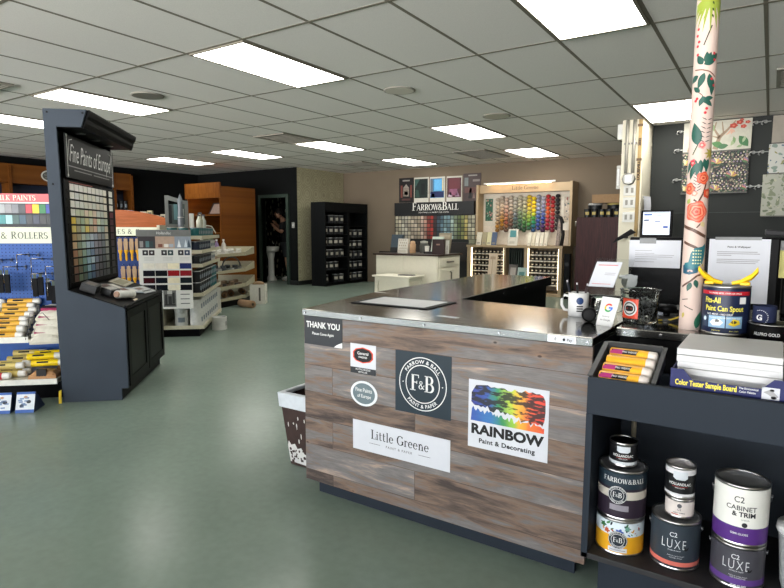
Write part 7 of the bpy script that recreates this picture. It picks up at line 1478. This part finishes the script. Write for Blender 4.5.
for (u0, v0, u1, v1, w_) in ((-.62, 2.14, -.58, 2.28, .03), (-.58, 2.28, -.5, 2.36, .02), (-.5, 2.36, -.42, 2.46, .012), (-.58, 2.28, -.64, 2.38, .015), (-.64, 2.38, -.62, 2.46, .01), (-.54, 2.32, -.56, 2.46, .008), (-.58, 2.27, -.66, 2.3, .01), (-.9, 2.13, -.8, 2.45, .02)):
    L = math.hypot(u1-u0, v1-v0); nx, nz_ = -(v1-v0)/L*w_, (u1-u0)/L*w_; b.m(hx('#8f7a66')).add([f(u0+nx, v0+nz_), f(u0-nx, v0-nz_), f(u1-nx*.6, v1-nz_*.6), f(u1+nx*.6, v1+nz_*.6)], [(0, 1, 2, 3)])
for u, v, R in ((-.44, 2.40, .04), (-.38, 2.435, .035), (-.34, 2.385, .03), (-.30, 2.43, .025), (-.36, 2.46, .02), (-.85, 2.40, .035)): b.m(hx('#a53a2c')); b.shape([(u+R*(1+.15*math.cos(5*q))*math.cos(q), v+R*.7*(1+.15*math.cos(5*q))*math.sin(q)) for q in [2*PI*i/20 for i in range(20)]], f2); b.m(hx('#c96a52')).disc(plane((0, YW-.043, 0), (1, 0, 0), (0, 0, 1)), u, v, R*.35, R*.25, 10)
for u, v, L, W, a, c in ((-.38, 2.28, .16, .045, -52, '#3f6b45'), (-.66, 2.22, .14, .035, -20, '#4d7548'), (-.64, 2.36, .1, .03, 120, '#7d8f68'), (-.6, 2.16, .12, .03, 10, '#45694a'), (-.46, 2.17, .1, .02, 60, '#8fa07a'), (-.42, 2.2, .08, .015, 100, '#6f8a60'), (-.34, 2.2, .08, .015, 70, '#93a382'), (-.4, 2.15, .07, .014, 20, '#7f9470'), (-.9, 2.2, .12, .03, 60, '#4d7548')): lf(u, v, L, W, a, c)
for k in range(6): lf(-.52+.02*k, 2.3+.012*(k % 3), .06, .008, 30+20*k, '#c49a86')
Wd(b, 'printed_pattern', None, t)
wpb = wp('wallpaper_sample', 'black wallpaper sample with dense small flowers, hanging under the red blossom one', -.965, -.262, 1.62, 2.113, pat_mat('dense floral', '#171c19', ['#2c4430', '#7f7562', '#35503a', '#6a4f50', '#8f8570', '#141816', '#7a6638'], 17., .36))
b = MB()
for row in range(3):
    for c in range(3):
        u0, v0 = -.93+.33*c+(.165 if row % 2 else 0), 1.66+.155*row
        inside = lambda u, v: -.955 < u < -.27 and v < 2.105
        for ring in range(3):
            for k in range(8+3*ring):
                a = PI*(k+.5)/(8+3*ring); R = .075+.035*ring; u, v = u0+R*math.cos(a), v0+R*.85*math.sin(a)
                if inside(u, v): b.m(hx(['#b8ad92', '#8f7878', '#c2b99f', '#7d6f86'][(k+ring) % 4])).disc(stepped(.0318), u, v, .0085, .0095, 8)
        for k in range(7):
            if inside(u0+.07*math.cos(math.radians(15+25*k)), v0+.07): lf(u0, v0, .068, .013, 15+25*k, ['#b79a4c', '#a06a66', '#c4a65a', '#c9c08f', '#7f6a86', '#b0746a', '#4d6a48'][k])
Wd(b, 'printed_pattern', None, wpb)
wp('wallpaper_sample', 'plain taupe wallpaper sample at the right edge, topmost on the slate wall', -.055, .35, 2.16, 2.475, mat('taupe sample', '#8d867b', .6, var=.05, scale=20.))
wp('wallpaper_sample', 'white wallpaper sample with blue birds and sprigs at the right picture edge', -.075, .34, 1.82, 2.158, pat_mat('blue sprig', '#adada6', ['#6f8076', '#adada6', '#3d5368', '#7d7a4c'], 11., .30, 3.))
wp('wallpaper_sample', 'pale green scenic wallpaper sample, lowest at the right picture edge', -.115, .33, 1.335, 1.818, pat_mat('scenic green', '#96978a', ['#6f775f', '#96978a', '#5d6650', '#a3a18c', '#7b7f68'], 11., .36, 7.))
M_hk = mat('hook grey', '#b9b9b7', .35, .5)
hk = None
for k, (x, z) in enumerate(((-1.0, 2.385), (-1.02, 2.16), (-1.02, 1.80), (-.215, 2.42), (-.225, 2.08), (-.235, 1.69), (-.125, 2.42), (-.135, 2.08), (-.15, 1.69))):
    s = -1 if k < 3 or k > 5 else 1; lab = 'chrome wall hook %s, %s' % (['left of the red blossom sample', 'right of the red blossom samples', 'left of the samples at the right edge'][k//3], ['top', 'middle', 'bottom'][k % 3])
    loc = (x, YW, z); rz = 0
    if hk is None:
        hk = thing('wall_hook', lab, 'hook', loc, 0, 'chrome hooks on the slate wall'); MB().lathe([(.020, .002), (.020, .007), (.010, .010), (.010, .02)], n=18, axis=(0, -1, 0)).build('rose', M_hk, hk); MB().tube([(0, -.02, 0), (-.012, -.05, .004), (-.032, -.06, -.004), (-.04, -.058, -.026), (-.026, -.055, -.04)], .008, 8).build('hook_arm', M_hk, hk); MB().tube([(.012, -.012, 0), (.055, -.014, .0)], .006, 8).build('rail_stub', M_hk, hk)
    else: dup(hk, loc, rz, lab)
# desk and small screen by the slate wall
t = thing('back_desk', 'dark desk along the slate wall behind the till counter', 'desk', (-.4, 7.4, 0)); Wd(MB().box(-1.26, .6, 6.95, 7.95, .73, .76), 'worktop', M_black, t)
for x in (-1.22, .52): Wd(MB().box(x, x+.05, 7.0, 7.9, 0, .73), 'leg', M_black, t)
Wd(MB().box(-1.17, .52, 7.80, 7.83, .2, .73), 'modesty_panel', M_black, t)
t = thing('desk_screen', 'small lit computer screen standing in front of the slate wall', 'monitor', (-1.10, 7.22, .7605)); Wd(MB().box(-1.272, -.935, 7.20, 7.24, 1.095, 1.405), 'bezel', M_black, t, None, .004)
Wd(MB().box(-1.13, -1.08, 7.242, 7.262, .76, 1.25), 'neck', M_black, t); Wd(MB().box(-1.2, -1.0, 7.15, 7.36, .7605, .775), 'foot', M_black, t)
b = MB().m(mat('screen glow', '#c3c9d6', emit=1.1, var=.02)).box(-1.245, -.962, 7.1965, 7.1995, 1.125, 1.385); s = Wd(b, 'screen', None, t, 'lit pale blue screen'); b = MB(); f = plane((0, 7.195, 0), (1, 0, 0), (0, 0, 1))
for u0, u1, v0, v1, c in ((-1.235, -1.15, 1.345, 1.365, '#4a5f94'), (-1.235, -1.18, 1.28, 1.30, '#5a6274'), (-1.12, -1.06, 1.27, 1.285, '#7a8294'), (-1.03, -.98, 1.20, 1.225, '#46588c'), (-1.24, -.97, 1.372, 1.382, '#98a2b8'), (-1.22, -1.1, 1.2, 1.21, '#aab2c2'), (-1.1, -1.05, 1.34, 1.35, '#8fa0b5')): b.m(mat('screen '+c, c, emit=.8, var=0)); Q(b, f, u0, u1, v0, v1)
b.build('screen_image', None, s)
t = thing('work_stool', 'low steel topped stool with black legs behind the counter return', 'stool', (-1.05, 4.5, 0)); Wd(MB().box(-1.28, -.75, 4.35, 4.70, .66, .70), 'seat', M_steel, t, None, .004)
for x in (-1.24, -.79):
    for y in (4.38, 4.67): Wd(MB().tube([(x, y, 0), (x, y, .66)], .014, 8), 'leg', M_black, t)
Wd(MB().tube([(-1.24, 4.38, .35), (-.79, 4.38, .35)], .010, 6).tube([(-1.24, 4.67, .3), (-.79, 4.67, .3)], .010, 6), 'stretcher', M_black, t)
# ---------------------------------------------------------------- daylight, camera, output
wd = bpy.data.worlds.new('sky'); SC.world = wd; wd.use_nodes = True; nt = wd.node_tree; bg = nt.nodes['Background']
tc = nt.nodes.new('ShaderNodeTexCoord'); sp = nt.nodes.new('ShaderNodeSeparateXYZ'); nt.links.new(tc.outputs['Generated'], sp.inputs[0])
cr = nt.nodes.new('ShaderNodeValToRGB'); e = cr.color_ramp.elements; e[0].position = .47; e[1].position = .55; e[0].color = (2.55, 2.5, 2.45, 1); e[1].color = (.36, .42, .5, 1)
mr = nt.nodes.new('ShaderNodeMapRange'); mr.inputs['From Min'].default_value = -1; nt.links.new(sp.outputs['Z'], mr.inputs['Value']); nt.links.new(mr.outputs[0], cr.inputs[0]); nt.links.new(cr.outputs[0], bg.inputs[0]); bg.inputs[1].default_value = SKY
for i in range(6):
    la = bpy.data.lights.new('window_portal', 'AREA'); la.shape = 'RECTANGLE'; la.size = WX[i+1]-WX[i]-.1; la.size_y = 2.2; la.cycles.is_portal = True
    o = bpy.data.objects.new('window_portal', la); COL.objects.link(o); o.location = ((WX[i]+WX[i+1])/2, YF-.005, 1.25); o.rotation_euler = (math.radians(90), 0, 0)
cam = bpy.data.cameras.new('camera'); co = bpy.data.objects.new('camera', cam); COL.objects.link(co)
yaw, pitch, roll = .581, .110, .002
fw_ = Vector((-math.sin(yaw)*math.cos(pitch), math.cos(yaw)*math.cos(pitch), -math.sin(pitch))); rt = Vector((math.cos(yaw), math.sin(yaw), 0)); up = rt.cross(fw_)
r2 = rt*math.cos(roll)+up*math.sin(roll); u2 = -rt*math.sin(roll)+up*math.cos(roll)
co.matrix_world = Matrix(((r2.x, u2.x, -fw_.x, 0), (r2.y, u2.y, -fw_.y, 0), (r2.z, u2.z, -fw_.z, 1.165), (0, 0, 0, 1)))
cam.sensor_width = 36; cam.sensor_fit = 'HORIZONTAL'; cam.lens = 573.1*36/784; cam.clip_start = .05; cam.clip_end = 100
SC.camera = co
vs_ = SC.view_settings; vs_.view_transform = 'Standard'; vs_.look = 'None'; vs_.gamma = 1; vs_.use_curve_mapping = False; vs_.exposure = EXPO
SC.cycles.max_bounces = 8; SC.cycles.diffuse_bounces = 4; SC.cycles.glossy_bounces = 4; SC.cycles.transmission_bounces = 8; SC.cycles.transparent_max_bounces = 8; SC.cycles.caustics_reflective = False; SC.cycles.caustics_refractive = False; SC.cycles.use_light_tree = True
